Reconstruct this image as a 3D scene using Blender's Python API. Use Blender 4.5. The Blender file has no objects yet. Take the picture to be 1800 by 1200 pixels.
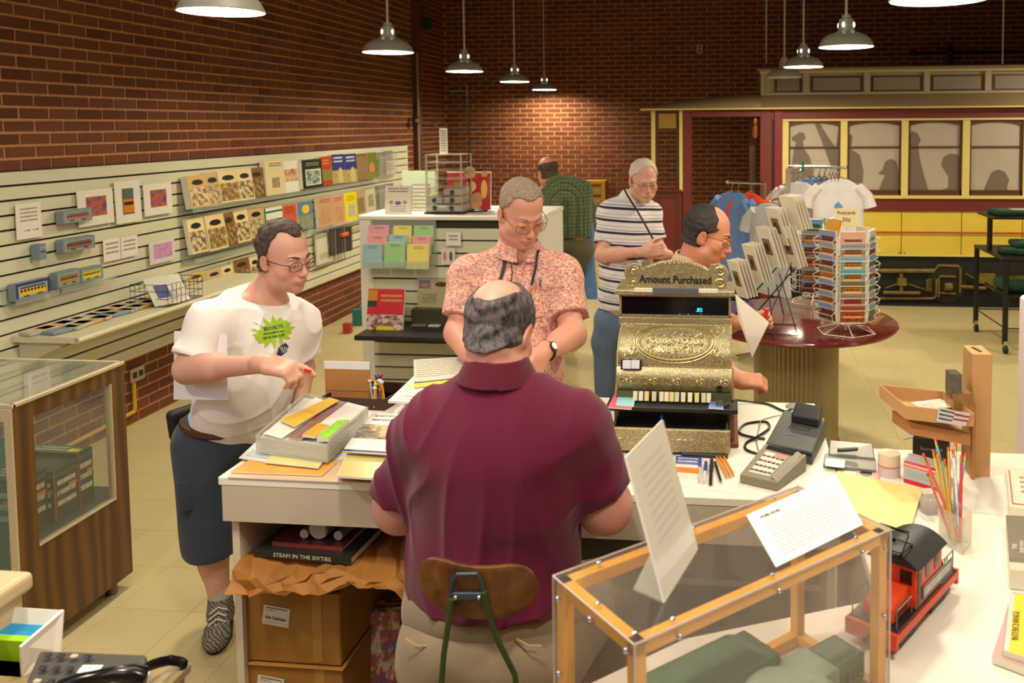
import bpy,bmesh,math,random
import numpy as np
from mathutils import Vector,Matrix,Euler

S = bpy.context.scene
COL = S.collection
PI = math.pi
random.seed(7)

# ------------------------------------------------------------------ camera, world, light, exposure
FPX,PX0,PY0 = 1510.52,1108.6,312.97          # focal length and principal point, in pixels of the 1800 x 1200 frame
YAW,PITCH,ROLL,EYE = .11123613,.06212788,-.00648705,1.85
_cy,_sy,_cp,_sp = math.cos(YAW),math.sin(YAW),math.cos(PITCH),math.sin(PITCH)
_fw = Vector((-_sy*_cp,_cy*_cp,-_sp)); _rt0 = Vector((_cy,_sy,0)); _up0 = _rt0.cross(_fw)
_cr,_sr = math.cos(ROLL),math.sin(ROLL)
_rt = _cr*_rt0 + _sr*_up0; _up = -_sr*_rt0 + _cr*_up0
EYEP = Vector((0,0,EYE))
cam_data = bpy.data.cameras.new('camera'); cam = bpy.data.objects.new('camera',cam_data); COL.objects.link(cam)
cam_data.sensor_width = 36; cam_data.lens = FPX/1800*36
cam_data.shift_x = (900-PX0)/1800; cam_data.shift_y = (PY0-600)/1800
cam_data.dof.use_dof = True; cam_data.dof.focus_distance = 3.0; cam_data.dof.aperture_fstop = 5.0
cam_data.clip_start = .05; cam_data.clip_end = 60
_m = Matrix((_rt,_up,-_fw)).transposed().to_4x4(); _m.translation = EYEP
cam.matrix_world = _m
S.camera = cam

w = bpy.data.worlds.new('world'); S.world = w; w.use_nodes = True
w.node_tree.nodes['Background'].inputs[0].default_value = (.62,.60,.78,1)
w.node_tree.nodes['Background'].inputs[1].default_value = .35
S.view_settings.view_transform = 'Standard'; S.view_settings.look = 'None'
S.view_settings.gamma = 1; S.view_settings.use_curve_mapping = False
S.view_settings.exposure = -0.16
LAMP_W = 27          # watts of each pendant
WARM = (1.0,.86,.63)

def area_light(name,loc,size,power,color=WARM,rot=(0,0,0),spread=PI,sy=None,shape=None):
    l = bpy.data.lights.new(name,'AREA'); l.energy = power; l.color = color; l.size = size
    l.shape = shape or ('RECTANGLE' if sy else 'DISK')
    if sy: l.size_y = sy
    l.spread = spread
    o = bpy.data.objects.new(name,l); COL.objects.link(o); o.location = loc; o.rotation_euler = rot
    return o
# counter_light: a fluorescent fitting hung above the sales counter, out of the frame
area_light('counter_light',(-.6,2.7,3.5),2.2,34,(1,.9,.74),sy=1.2)
area_light('front_light',(-.2,-.2,3.4),1.6,24,(1,.93,.84),sy=1.6,rot=(.5,0,0))  # unseen fill light above and behind the camera, tilted towards the counter
area_light('cool_window',(-3.2,.2,2.4),1.2,24,(.72,.72,1.0),sy=1.2,rot=(PI/2-.2,0,-.9))  # added bluish fill from the front left, no window stands there

# ------------------------------------------------------------------ survey helpers: a sight line of the photograph cut with a real plane
def sight(x,y): return (x-PX0)/FPX*_rt - (y-PY0)/FPX*_up + _fw
def at_x(x,y,X): d = sight(x,y); return EYEP + d*(X/d.x)
def at_y(x,y,Y): d = sight(x,y); return EYEP + d*(Y/d.y)
def at_z(x,y,Z): d = sight(x,y); return EYEP + d*((Z-EYE)/d.z)
V = Vector

# ------------------------------------------------------------------ materials
def lin(c):
    c = c/255.0
    return c/12.92 if c <= .04045 else ((c+.055)/1.055)**2.4
def rgb(c):
    if isinstance(c,str): c = tuple(int(c[i:i+2],16) for i in (0,2,4))
    return (lin(c[0]),lin(c[1]),lin(c[2]),1)
_mats = {}
class NT:
    """tiny node writer"""
    def __init__(s,m): s.t = m.node_tree; s.n = s.t.nodes; s.b = s.n['Principled BSDF']
    def node(s,k,**a):
        x = s.n.new(k)
        for q,v in a.items():
            if q.startswith('i_'):
                i = q[2:]; x.inputs[int(i) if i.isdigit() else i.replace('_',' ')].default_value = v
            else: setattr(x,q,v)
        return x
    def link(s,a,b): s.t.links.new(a,b)
    def val(s,v,sock):
        if isinstance(v,(int,float)): sock.default_value = v
        elif isinstance(v,(tuple,list)): sock.default_value = v
        else: s.link(v,sock)
    def math(s,op,a,b=0.,c=None):
        x = s.node('ShaderNodeMath',operation=op); s.val(a,x.inputs[0]); s.val(b,x.inputs[1])
        if c is not None: s.val(c,x.inputs[2])
        return x.outputs[0]
    def mix(s,f,a,b,mode='MIX'):
        x = s.node('ShaderNodeMix',data_type='RGBA',blend_type=mode)
        s.val(f,x.inputs[0]); s.val(a,x.inputs[6]); s.val(b,x.inputs[7]); return x.outputs[2]
    def coord(s,k='Object'): return s.node('ShaderNodeTexCoord').outputs[k]
    def sep(s,v):
        x = s.node('ShaderNodeSeparateXYZ'); s.link(v,x.inputs[0]); return x.outputs
    def mapping(s,v,scale=(1,1,1),rot=(0,0,0),loc=(0,0,0)):
        x = s.node('ShaderNodeMapping'); s.link(v,x.inputs[0]); x.inputs[1].default_value = loc; x.inputs[2].default_value = rot; x.inputs[3].default_value = scale
        return x.outputs[0]
    def noise(s,v,scale=5,detail=3,rough=.5,out=0):
        x = s.node('ShaderNodeTexNoise'); x.inputs['Scale'].default_value = scale; x.inputs['Detail'].default_value = detail; x.inputs['Roughness'].default_value = rough
        if v is not None: s.link(v,x.inputs[0])
        return x.outputs[out]
    def ramp(s,f,stops,interp='LINEAR'):
        x = s.node('ShaderNodeValToRGB'); s.link(f,x.inputs[0]); r = x.color_ramp; r.interpolation = interp
        while len(r.elements) < len(stops): r.elements.new(.5)
        for e,(p,c) in zip(r.elements,stops): e.position = p; e.color = rgb(c) if not (isinstance(c,tuple) and len(c) == 4) else c
        return x.outputs[0]
    def rect(s,u,v,r):
        """1 inside the rectangle r = (u0, v0, u1, v1)"""
        a = s.math('GREATER_THAN',u,r[0]); b = s.math('LESS_THAN',u,r[2])
        c = s.math('GREATER_THAN',v,r[1]); d = s.math('LESS_THAN',v,r[3])
        return s.math('MULTIPLY',s.math('MULTIPLY',a,b),s.math('MULTIPLY',c,d))
    def bump(s,h,strength=.3,dist=.01):
        x = s.node('ShaderNodeBump'); x.inputs['Strength'].default_value = strength; x.inputs['Distance'].default_value = dist
        s.link(h,x.inputs['Height']); s.link(x.outputs[0],s.b.inputs['Normal'])
def newmat(name,color=(200,200,200),rough=.6,metal=0.,spec=.5,**k):
    m = bpy.data.materials.new(name); m.use_nodes = True; n = NT(m)
    n.b.inputs['Base Color'].default_value = rgb(color); n.b.inputs['Roughness'].default_value = rough; n.b.inputs['Metallic'].default_value = metal
    n.b.inputs['Specular IOR Level'].default_value = spec
    return m,n
def M(name,color=None,rough=.6,metal=0.,grain=.0,gscale=40,emit=None,power=1.,trans=0.,alpha=None,spec=.5,bump=0.,coat=0.):
    """plain material; a little colour grain and relief comes from object-space noise"""
    if name in _mats: return _mats[name]
    m,n = newmat(name,color,rough,metal,spec)
    if grain or bump:
        f = n.noise(n.coord(),gscale,4)
        if grain:
            c = rgb(color); lo = tuple(x*(1-grain) for x in c[:3])+(1,); hi = tuple(min(1,x*(1+grain)) for x in c[:3])+(1,)
            n.link(n.ramp(f,[(.3,lo),(.7,hi)]),n.b.inputs['Base Color'])
        if bump: n.bump(f,bump,.004)
    if emit: n.b.inputs['Emission Color'].default_value = rgb(emit); n.b.inputs['Emission Strength'].default_value = power
    if trans: n.b.inputs['Transmission Weight'].default_value = trans
    if coat: n.b.inputs['Coat Weight'].default_value = coat
    if alpha is not None: n.b.inputs['Alpha'].default_value = alpha
    _mats[name] = m
    return m
def clear_mat(name,tint=(225,232,225),alpha=.16,rough=.08,ior=1.45):
    """thin clear plastic or glass: mostly see-through with a reflecting skin"""
    if name in _mats: return _mats[name]
    m = bpy.data.materials.new(name); m.use_nodes = True; t = m.node_tree; t.nodes.clear()
    out = t.nodes.new('ShaderNodeOutputMaterial'); mx = t.nodes.new('ShaderNodeMixShader'); mx2 = t.nodes.new('ShaderNodeMixShader')
    tr = t.nodes.new('ShaderNodeBsdfTransparent'); gl = t.nodes.new('ShaderNodeBsdfGlossy'); df = t.nodes.new('ShaderNodeBsdfDiffuse'); lw = t.nodes.new('ShaderNodeLayerWeight'); lw.inputs[0].default_value = .5
    pw = t.nodes.new('ShaderNodeMath'); pw.operation = 'POWER'; pw.inputs[1].default_value = 5.; t.links.new(lw.outputs['Facing'],pw.inputs[0])
    fr = t.nodes.new('ShaderNodeMath'); fr.operation = 'MULTIPLY_ADD'; t.links.new(pw.outputs[0],fr.inputs[0]); f0 = ((ior-1)/(ior+1))**2; fr.inputs[1].default_value = .8*min(1,f0*25); fr.inputs[2].default_value = f0; gl.inputs['Roughness'].default_value = rough
    gl.inputs[0].default_value = (1,1,1,1); df.inputs[0].default_value = rgb(tint); tr.inputs[0].default_value = tuple(1-(1-x)*.25 for x in rgb(tint)[:3])+(1,)
    mx.inputs[0].default_value = alpha
    t.links.new(tr.outputs[0],mx.inputs[1]); t.links.new(df.outputs[0],mx.inputs[2])
    t.links.new(fr.outputs[0],mx2.inputs[0]); t.links.new(mx.outputs[0],mx2.inputs[1]); t.links.new(gl.outputs[0],mx2.inputs[2])
    t.links.new(mx2.outputs[0],out.inputs[0]); _mats[name] = m
    return m

# ------------------------------------------------------------------ mesh builder
class MB:
    def __init__(s): s.v = []; s.f = []; s.uv = []; s.mi = []; s.cur = 0
    def _add(s,vs,fs,uvs=None):
        o = len(s.v); s.v += [tuple(p) for p in vs]
        for k,f in enumerate(fs):
            s.f.append(tuple(o+i for i in f)); s.mi.append(s.cur)
            s.uv.append(uvs[k] if uvs else [(0,0)]*len(f))
        return s
    def mat(s,i): s.cur = i; return s
    def box(s,c,d,rz=0,rx=0,ry=0):
        """c centre, d full sizes"""
        R = Euler((rx,ry,rz)).to_matrix(); c = V(c); h = V(d)/2
        P = [c + R @ V((h.x*a,h.y*b,h.z*e)) for e in (-1,1) for b in (-1,1) for a in (-1,1)]
        Q = [(0,2,3,1),(4,5,7,6),(0,1,5,4),(2,6,7,3),(0,4,6,2),(1,3,7,5)]
        u = [(0,0),(1,0),(1,1),(0,1)]
        return s._add(P,Q,[[(0,1),(0,0),(1,0),(1,1)],u,u,[(1,0),(1,1),(0,1),(0,0)],[(1,0),(1,1),(0,1),(0,0)],[(0,0),(1,0),(1,1),(0,1)]])
    def span(s,a,b):
        a,b = V(a),V(b); return s.box((a+b)/2,[abs(x) for x in (b-a)])
    def hexa(s,P):
        """eight corners: bottom loop then top loop, counter-clockwise from above"""
        u = [(0,0),(1,0),(1,1),(0,1)]
        return s._add(P,[(3,2,1,0),(4,5,6,7),(0,1,5,4),(1,2,6,5),(2,3,7,6),(3,0,4,7)],[u]*6)
    def slab(s,quad,t):
        """four corners (counter-clockwise seen from the front), thickened backwards by t; uv on the front"""
        q = [V(p) for p in quad]; n = (q[1]-q[0]).cross(q[3]-q[0]).normalized()
        b = [p - n*t for p in q]; u = [(0,0),(1,0),(1,1),(0,1)]; z = [(0,0)]*4
        return s._add(q+b,[(0,1,2,3),(7,6,5,4),(1,0,4,5),(2,1,5,6),(3,2,6,7),(0,3,7,4)],[u,z,z,z,z,z])
    def cyl(s,a,b,r,r2=None,n=12,cap=True):
        a,b = V(a),V(b); r2 = r if r2 is None else r2; d = (b-a).normalized()
        x = d.orthogonal().normalized(); y = d.cross(x)
        P = [a + (x*math.cos(t)+y*math.sin(t))*r for t in (2*PI*i/n for i in range(n))]
        P += [b + (x*math.cos(t)+y*math.sin(t))*r2 for t in (2*PI*i/n for i in range(n))]
        F = [(i,(i+1) % n,n+(i+1) % n,n+i) for i in range(n)]
        if cap: F += [tuple(range(n-1,-1,-1)),tuple(range(n,2*n))]
        return s._add(P,F)
    def tube(s,pts,r,n=6,closed=False,radii=None):
        pts = [V(p) for p in pts]; m = len(pts); P = []; F = []
        x = None
        for i,p in enumerate(pts):
            a = pts[i-1] if (i or closed) else p; b = pts[(i+1) % m] if (i < m-1 or closed) else p
            d = (b-a).normalized() if (b-a).length > 1e-9 else V((0,0,1))
            x = (x - d*x.dot(d)) if x is not None else d.orthogonal()
            if x.length < 1e-6: x = d.orthogonal()
            x.normalize(); y = d.cross(x); rr = radii[i] if radii else r
            P += [p + (x*math.cos(2*PI*k/n) + y*math.sin(2*PI*k/n))*rr for k in range(n)]
        for i in range(m if closed else m-1):
            j = (i+1) % m
            F += [(i*n+k,i*n+(k+1) % n,j*n+(k+1) % n,j*n+k) for k in range(n)]
        if not closed: F += [tuple(range(n-1,-1,-1)),tuple(range((m-1)*n,m*n))]
        return s._add(P,F)
    def lathe(s,prof,c=(0,0,0),n=32,axis='Z',sx=1,sy=1):
        """prof: (r, h) pairs turned about the axis through c"""
        P = []; F = []; m = len(prof); c = V(c)
        for r,h in prof:
            for k in range(n):
                t = 2*PI*k/n; a,b = r*math.cos(t)*sx,r*math.sin(t)*sy
                P.append(c + (V((a,b,h)) if axis == 'Z' else V((a,h,b)) if axis == 'Y' else V((h,a,b))))
        for i in range(m-1): F += [(i*n+k,i*n+(k+1) % n,(i+1)*n+(k+1) % n,(i+1)*n+k) for k in range(n)]
        return s._add(P,F)
    def prism(s,poly,z0,z1,M_=None):
        """poly in the local x-y plane, raised from z0 to z1, then placed by the matrix M_"""
        n = len(poly); P = [V((x,y,z0)) for x,y in poly] + [V((x,y,z1)) for x,y in poly]
        if M_ is not None: P = [M_ @ p for p in P]
        xs = [p[0] for p in poly]; ys = [p[1] for p in poly]; w_,h_ = max(xs)-min(xs) or 1,max(ys)-min(ys) or 1
        uv = [((x-min(xs))/w_,(y-min(ys))/h_) for x,y in poly]
        F = [tuple(range(n-1,-1,-1)),tuple(range(n,2*n))] + [(i,(i+1) % n,n+(i+1) % n,n+i) for i in range(n)]
        return s._add(P,F,[uv[::-1],uv] + [[(0,0)]*4]*n)
    def grid(s,P,nu,nv,closed_u=False):
        """P: nv rows of nu points"""
        F = []; U = []
        for j in range(nv-1):
            for i in range(nu if closed_u else nu-1):
                k = (i+1) % nu
                F.append((j*nu+i,j*nu+k,(j+1)*nu+k,(j+1)*nu+i))
                U.append([(i/(nu-1),j/(nv-1)),((i+1)/(nu-1),j/(nv-1)),((i+1)/(nu-1),(j+1)/(nv-1)),(i/(nu-1),(j+1)/(nv-1))])
        return s._add(P,F,U)
    def sphere(s,c,r,n=12,m=8,sc=(1,1,1)):
        c = V(c); P = []; F = []
        for j in range(m+1):
            a = -PI/2+PI*j/m
            P += [c + V((math.cos(a)*math.cos(2*PI*k/n)*r*sc[0],math.cos(a)*math.sin(2*PI*k/n)*r*sc[1],math.sin(a)*r*sc[2])) for k in range(n)]
        for j in range(m): F += [(j*n+k,j*n+(k+1) % n,(j+1)*n+(k+1) % n,(j+1)*n+k) for k in range(n)]
        return s._add(P,F)
    def build(s,name,mats,parent=None,smooth=False,bevel=0.,local=False,seg=1,angle=.6):
        me = bpy.data.meshes.new(name); me.from_pydata(s.v,[],s.f)
        mats = mats if isinstance(mats,(list,tuple)) else [mats]
        for x in mats: me.materials.append(x)
        uvl = me.uv_layers.new(name='UVMap')
        flat = [c for f in s.uv for q in f for c in q]
        uvl.data.foreach_set('uv',flat)
        me.polygons.foreach_set('material_index',s.mi)
        o = bpy.data.objects.new(name,me); COL.objects.link(o)
        if parent is not None:
            o.parent = parent
            if not local: me.transform(WORLD[parent].inverted()); WORLD[o] = WORLD[parent].copy()
            else: WORLD[o] = WORLD[parent].copy()
        else: WORLD[o] = Matrix.Identity(4)
        me.update()
        if smooth:
            me.polygons.foreach_set('use_smooth',[True]*len(me.polygons))
            if angle: me.set_sharp_from_angle(angle=angle)
        if bevel:
            b = o.modifiers.new('bevel','BEVEL'); b.width = bevel; b.segments = seg; b.limit_method = 'ANGLE'; b.angle_limit = .6
        return o
WORLD = {}
def tag(o,label,cat,group=None,kind=None):
    if label: o['label'] = label
    if cat: o['category'] = cat
    if group: o['group'] = group
    if kind: o['kind'] = kind
    return o
def thing(name,label,cat,loc=(0,0,0),rz=0,group=None,kind=None):
    o = bpy.data.objects.new(name,None); COL.objects.link(o); o.empty_display_size = .05
    o.location = loc; o.rotation_euler = (0,0,rz)
    WORLD[o] = Matrix.Translation(V(loc)) @ Matrix.Rotation(rz,4,'Z')
    return tag(o,label,cat,group,kind)
def solo(o,label,cat,group=None,kind=None):
    """a thing that is one mesh: move its origin to its base"""
    me = o.data; vs = [v.co.copy() for v in me.vertices]
    c = V(((min(v.x for v in vs)+max(v.x for v in vs))/2,(min(v.y for v in vs)+max(v.y for v in vs))/2,min(v.z for v in vs)))
    me.transform(Matrix.Translation(-c)); o.location = c; WORLD[o] = Matrix.Translation(c)
    return tag(o,label,cat,group,kind)
def structure(o): o['kind'] = 'structure'; return o
def dup(root,loc=None,rz=None,label=None,group=None,mats=None):
    """a copy of a thing with copies of its parts and sub-parts"""
    r = root.copy(); COL.objects.link(r)
    if loc is not None: r.location = loc
    if rz is not None: r.rotation_euler = (0,0,rz)
    if label: r['label'] = label
    if group: r['group'] = group
    WORLD[r] = Matrix.Translation(r.location) @ r.rotation_euler.to_matrix().to_4x4()
    def kids(a,b):
        for ch in list(a.children):
            c = ch.copy(); COL.objects.link(c); c.parent = b; kids(ch,c)
    kids(root,r)
    return r
def text(s,size,mat,parent,loc,xdir,ydir,name='lettering',ext=.0004,align='CENTER',wide=1.,bold=0.,spacing=1.,width=None):
    """flat lettering; loc is the middle of the text, xdir reads along, ydir is up"""
    c = bpy.data.curves.new(name,'FONT'); c.body = s; c.size = size; c.extrude = ext; c.align_x = align; c.align_y = 'CENTER'; c.offset = bold; c.space_character = spacing
    c.resolution_u = 2
    o = bpy.data.objects.new(name,c); COL.objects.link(o)
    me = bpy.data.meshes.new_from_object(o.evaluated_get(bpy.context.evaluated_depsgraph_get())); bpy.data.objects.remove(o); bpy.data.curves.remove(c)
    me.name = name; me.materials.clear(); me.materials.append(mat)
    if width:
        xs = [v.co.x for v in me.vertices]; k = width/(max(xs)-min(xs)); me.transform(Matrix.Diagonal((k,1,1,1)))
    x = V(xdir).normalized(); y = V(ydir).normalized(); z = x.cross(y)
    m = Matrix((x*wide,y,z)).transposed().to_4x4(); m.translation = V(loc)
    me.transform((WORLD[parent].inverted() @ m) if parent is not None else m)
    o = bpy.data.objects.new(name,me); COL.objects.link(o)
    if parent is not None: o.parent = parent; WORLD[o] = WORLD[parent].copy()
    else: WORLD[o] = Matrix.Identity(4)
    return o
# ------------------------------------------------------------------ the room
XL,XREC,YJOG,YB,ZC = -3.70,-4.17,9.9,12.45,3.9      # left wall, its recess, the jog, back wall, ceiling
XR,YF = 5.2,-1.6
def brick_mat(name,per_object):
    m,n = newmat(name,(90,45,25),.82)
    r = n.node('ShaderNodeObjectInfo').outputs['Random'] if per_object else n.node('ShaderNodeNewGeometry').outputs['Random Per Island']
    g = n.node('ShaderNodeNewGeometry').outputs['Position']
    c = n.ramp(r,[(0,(98,50,22)),(.3,(112,58,25)),(.55,(122,66,30)),(.8,(104,52,24)),(1,(90,42,20))])
    f = n.noise(g,60,5,.6); c2 = n.mix(n.math('MULTIPLY',f,.5),c,rgb((78,42,22)))
    n.link(c2,n.b.inputs['Base Color']); n.bump(f,.5,.004)
    return m
BR_O,BR_I = brick_mat('fired_brick',True),brick_mat('fired_brick_far',False)
mo,n = newmat('mortar',(160,112,84),.9)
f = n.noise(n.node('ShaderNodeNewGeometry').outputs['Position'],30,4)
n.link(n.ramp(f,[(.3,(168,116,74)),(.7,(196,144,98))]),n.b.inputs['Base Color']); n.bump(f,.4,.004); MORTAR = mo
BL,BH,CL,CH = .1900,.0545,.2032,.0677
def brick_verts(L=BL):
    a,b,t,e = L/2,BH/2,.0055,.002
    return [(-a,0,-b),(a,0,-b),(a,0,b),(-a,0,b),(-a+e,-t,-b+e),(a-e,-t,-b+e),(a-e,-t,b-e),(-a+e,-t,b-e)]
BF = [(4,5,6,7),(0,1,5,4),(1,2,6,5),(2,3,7,6),(3,0,4,7)]
def brick_mesh():
    me = bpy.data.meshes.new('brick'); me.from_pydata(brick_verts(),[],BF); me.materials.append(BR_O); me.update(); return me
BMESH = brick_mesh()
def brick_face(parent,p0,ux,u1,z0,z1,eye_key,limit,phase=0,skip=None):
    """running bond on the plane through p0 with direction ux (outward = left of ux turned -90); nearest `limit` bricks are parts"""
    ux = V(ux); rot = math.atan2(ux.y,ux.x); R = Matrix.Rotation(rot,4,'Z'); sites = []
    k = 0
    while z0+k*CH+CH/2 < z1:
        z = z0+(k+.5)*CH; o = (k % 2)*CL/2+phase
        i = -1
        while i*CL+o-CL/2 < u1:
            a,b = max(0,i*CL+o-BL/2),min(u1,i*CL+o+BL/2)
            if b-a > .03 and not (skip and skip((a+b)/2,z)): sites.append(((a+b)/2,z,b-a))
            i += 1
        k += 1
    pts = [(V(p0)+ux*u+V((0,0,z-V(p0).z)),u,z,L) for u,z,L in sites]
    pts.sort(key=lambda q: eye_key(q[0]))
    n = 0; m = MB()
    for P,u,z,L in pts:
        dy = random.uniform(-.0015,.0015)
        if n < limit and abs(L-BL) < .001:
            o = bpy.data.objects.new('brick',BMESH); COL.objects.link(o); o.parent = parent; o.location = P-parent.location; o.location += R @ V((0,-dy,0)); o.rotation_euler = (0,0,rot); n += 1
        else:
            vs = [P + R @ V((x,y-dy,zz)) for x,y,zz in brick_verts(L)]
            m._add(vs,BF)
    far = m.build('bricks_beyond',BR_I,parent); far['kind'] = 'stuff'
def key_left(P):
    inframe = 1.7 < P.z < 2.75 and P.y > 3.7
    return (0 if inframe else 50) + P.y + abs(P.z-2.1)*.3
def key_back(P):
    return abs(P.x+.6)+abs(P.z-1.9)*1.3 + (0 if P.z > 1.3 and P.x < .3 else 9)

wl = MB().span((XL-.3,1.2,0),(XL,YJOG,ZC)).build('wall_left',MORTAR); structure(wl); WORLD[wl] = Matrix.Identity(4)
brick_face(wl,(XL,1.2,0),(0,1,0),YJOG-1.2,0,3.75,key_left,300,skip=lambda u,z: u < 9.5-1.2 and .5 < z < 1.6)
wr = MB().span((XREC-.3,YJOG,0),(XREC,YB,ZC)).build('wall_left_recess',MORTAR); structure(wr); WORLD[wr] = Matrix.Identity(4)
brick_face(wr,(XREC,YJOG,0),(0,1,0),YB-YJOG,0,3.75,key_left,0)
wj = MB().span((XREC-.3,YJOG-.3,0),(XL-.3,YJOG,ZC)).build('wall_left_return',MORTAR); structure(wj)
wb = MB().span((XREC-.3,YB,0),(XR,YB+.3,ZC)).build('wall_back',MORTAR); structure(wb); WORLD[wb] = Matrix.Identity(4)
# outward is -Y, so run along +X
brick_face(wb,(XREC,YB,0),(1,0,0),9.0,0,3.75,key_back,300,phase=.03)
for nm,a,b,c in (('wall_right',(XR,YF,0),(XR+.2,YB+.3,ZC),(176,160,130)),('wall_front',(XREC-.3,YF-.2,0),(XR+.2,YF,ZC),(176,160,130)),
                    ('wall_left_front',(XL-.3,YF,0),(XL,1.2,ZC),(120,66,44))):
    structure(MB().span(a,b).build(nm,M('plaster_'+nm,c,.9,grain=.08,gscale=6)))
structure(MB().span((XREC-.3,YF-.2,ZC),(XR+.2,YB+.3,ZC+.2)).build('ceiling',M('ceiling_paint',(92,84,72),.9,grain=.1,gscale=4)))
# steel pillar at the end of the left wall with its conduit
pl = structure(MB().span((XL-.02,YJOG-.02,0),(XL+.05,YJOG+.14,ZC)).span((XL-.30,YJOG+.14,0),(XL-.02,YJOG+.20,ZC)).build('trim_1',M('pillar_paint',(84,40,20),.6,grain=.15,gscale=8)))

# floor: vinyl tiles laid edge to edge on a screed
fl = structure(MB().span((XREC-.3,YF-.2,-.12),(XR+.2,YB+.3,-.003)).build('floor',M('screed',(150,138,100),.8)))
WORLD[fl] = Matrix.Identity(4)
def tile_mat(name,per_object):
    m,n = newmat(name,(214,202,158),.34,spec=.45)
    r = n.node('ShaderNodeObjectInfo').outputs['Random'] if per_object else n.node('ShaderNodeNewGeometry').outputs['Random Per Island']
    g = n.node('ShaderNodeNewGeometry').outputs['Position']
    turn = n.node('ShaderNodeVectorRotate',rotation_type='Z_AXIS'); n.link(g,turn.inputs[0])
    n.link(n.math('MULTIPLY',n.math('ROUND',n.math('MULTIPLY',r,1.0)),PI/2),turn.inputs['Angle'])
    st = n.noise(n.mapping(turn.outputs[0],(9,110,1),(0,0,.5)),1.0,3,.65)
    wear = n.noise(g,1.3,4,.6)
    c = n.ramp(r,[(0,(194,180,132)),(.5,(198,184,137)),(1,(191,177,129))])
    c = n.mix(n.math('MULTIPLY',n.math('GREATER_THAN',st,.66),.35),c,rgb((150,132,92)))
    c = n.mix(n.math('MULTIPLY',wear,.28),c,rgb((168,150,108)))
    n.link(c,n.b.inputs['Base Color']); n.link(n.math('MULTIPLY_ADD',wear,.3,.2),n.b.inputs['Roughness'])
    return m
TM_O,TM_I = tile_mat('vinyl_tile',True),tile_mat('vinyl_tile_far',False)
TS = .3048; tm = MB(); te = TS/2-.0003
tm._add([(-te,-te,-.002),(te,-te,-.002),(te,te,-.002),(-te,te,-.002),(-te+.0005,-te+.0005,0),(te-.0005,-te+.0005,0),(te-.0005,te-.0005,0),(-te+.0005,te-.0005,0)],[(4,5,6,7),(0,1,5,4),(1,2,6,5),(2,3,7,6),(3,0,4,7)])
tmesh = bpy.data.meshes.new('tile'); tmesh.from_pydata(tm.v,[],tm.f); tmesh.materials.append(TM_O)
sites = [(XREC+TS*(i+.5),YF+TS*(j+.5)) for i in range(31) for j in range(46)]
def key_floor(q):
    x,y = q; vis = (y > 2.2) and (-3.6 < x < 2.6)
    # floor shows left of the counter and in the aisles behind it
    return (0 if vis else 40) + y + (4 if (-1.4 < x < .9 and y < 3.6) else 0)
sites.sort(key=key_floor); far = MB()
for k,(x,y) in enumerate(sites):
    if k < 300:
        o = bpy.data.objects.new('tile',tmesh); COL.objects.link(o); o.parent = fl; o.location = (x,y,0)
    else: far._add([(x+a,y+b,c) for a,b,c in tm.v],tm.f)
ft = far.build('tiles_beyond',TM_I,fl); ft['kind'] = 'stuff'

# wall fittings
def outlet(name,label,P,nrm,sz=(.075,.12),dark=False):
    t = thing(name,label,'outlet',P)
    x = V((-nrm.y,nrm.x,0)); z = V((0,0,1)); a,b = sz[0]/2,sz[1]/2; P = V(P)
    q = [P+nrm*.014-x*a-z*b,P+nrm*.014+x*a-z*b,P+nrm*.014+x*a+z*b,P+nrm*.014-x*a+z*b]
    MB().slab([q[1],q[0],q[3],q[2]] if False else q,.014).build('plate',M('steel_plate',(176,170,150),.4,.4),t,bevel=.002)
    for s in (-1,1):
        c = P+nrm*.015 + (x*s*a*.45 if sz[0] > sz[1] else z*s*b*.42)
        r = .019
        MB().slab([c-x*r-z*r,c+x*r-z*r,c+x*r+z*r,c-x*r+z*r],.002).build('socket',M('socket_dark',(34,28,26),.5),t)
    return t
op = at_x(239,657,XL+.008)
outlet('wall_outlet','small steel double outlet on the brick wall just right of the wooden showcase',op,V((1,0,0)),(.125,.085))
cd = MB(); cp = at_x(235,672,XL+.02); cq = at_x(238,722,XL+.02)
cd.tube([cp,V((cp.x,cp.y,cq.z+.02)),V((cp.x,cp.y-.01,cq.z)),V((cp.x,cp.y-.9,cq.z-.02))],.0125,10)
cd2 = cd.build('conduit',M('yellow_conduit',(205,160,40),.45),smooth=True); solo(cd2,'yellow conduit pipe running down the brick from the steel outlet','pipe')
outlet('wall_outlet','white outlet plate high on the back brick wall above the streetcar roof end',V(at_y(1230,86,YB-.01)),V((0,-1,0)),(.075,.12))
gb = at_x(752,42,XREC+.1)
t = thing('exit_box','dark green box mounted high on the recessed brick wall','sign',gb)
MB().box(gb,(.09,.10,.17)).build('housing',M('green_box',(24,70,40),.5),t,bevel=.004)
MB().box(gb+V((-.07,0,0)),(.07,.02,.02)).build('bracket',M('dark_steel',(40,36,34),.5,.5),t)
pc = at_x(742,95,XL+.07); pe = at_x(748,300,XL+.07)
cdm = MB().tube([(pc.x,YJOG-.03,pc.z),(pc.x,YJOG-.03,0)],.011,8).build('conduit',M('pale_conduit',(150,128,100),.5),smooth=True)
solo(cdm,'thin pale conduit running down the dark pillar in the corner','pipe')
pb = at_x(733,212,XL+.1)
t = thing('junction_box','small junction box with a valve on the corner pillar','box',pb)
MB().box(pb+V((-.015,0,0)),(.075,.07,.1)).build('housing',M('dark_steel2',(70,50,34),.5,.3),t,bevel=.004)
MB().cyl(pb+V((.02,-.03,.0)),pb+V((.03,-.08,.0)),.022,n=12).build('valve',M('dull_brass',(150,130,96),.4,.6),t,smooth=True)
hb = at_x(765,219,XREC+.06)
MB_ = MB().tube([hb+V((0,-.45,0)),hb],.012,8).sphere(hb,.03,10,6)
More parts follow.
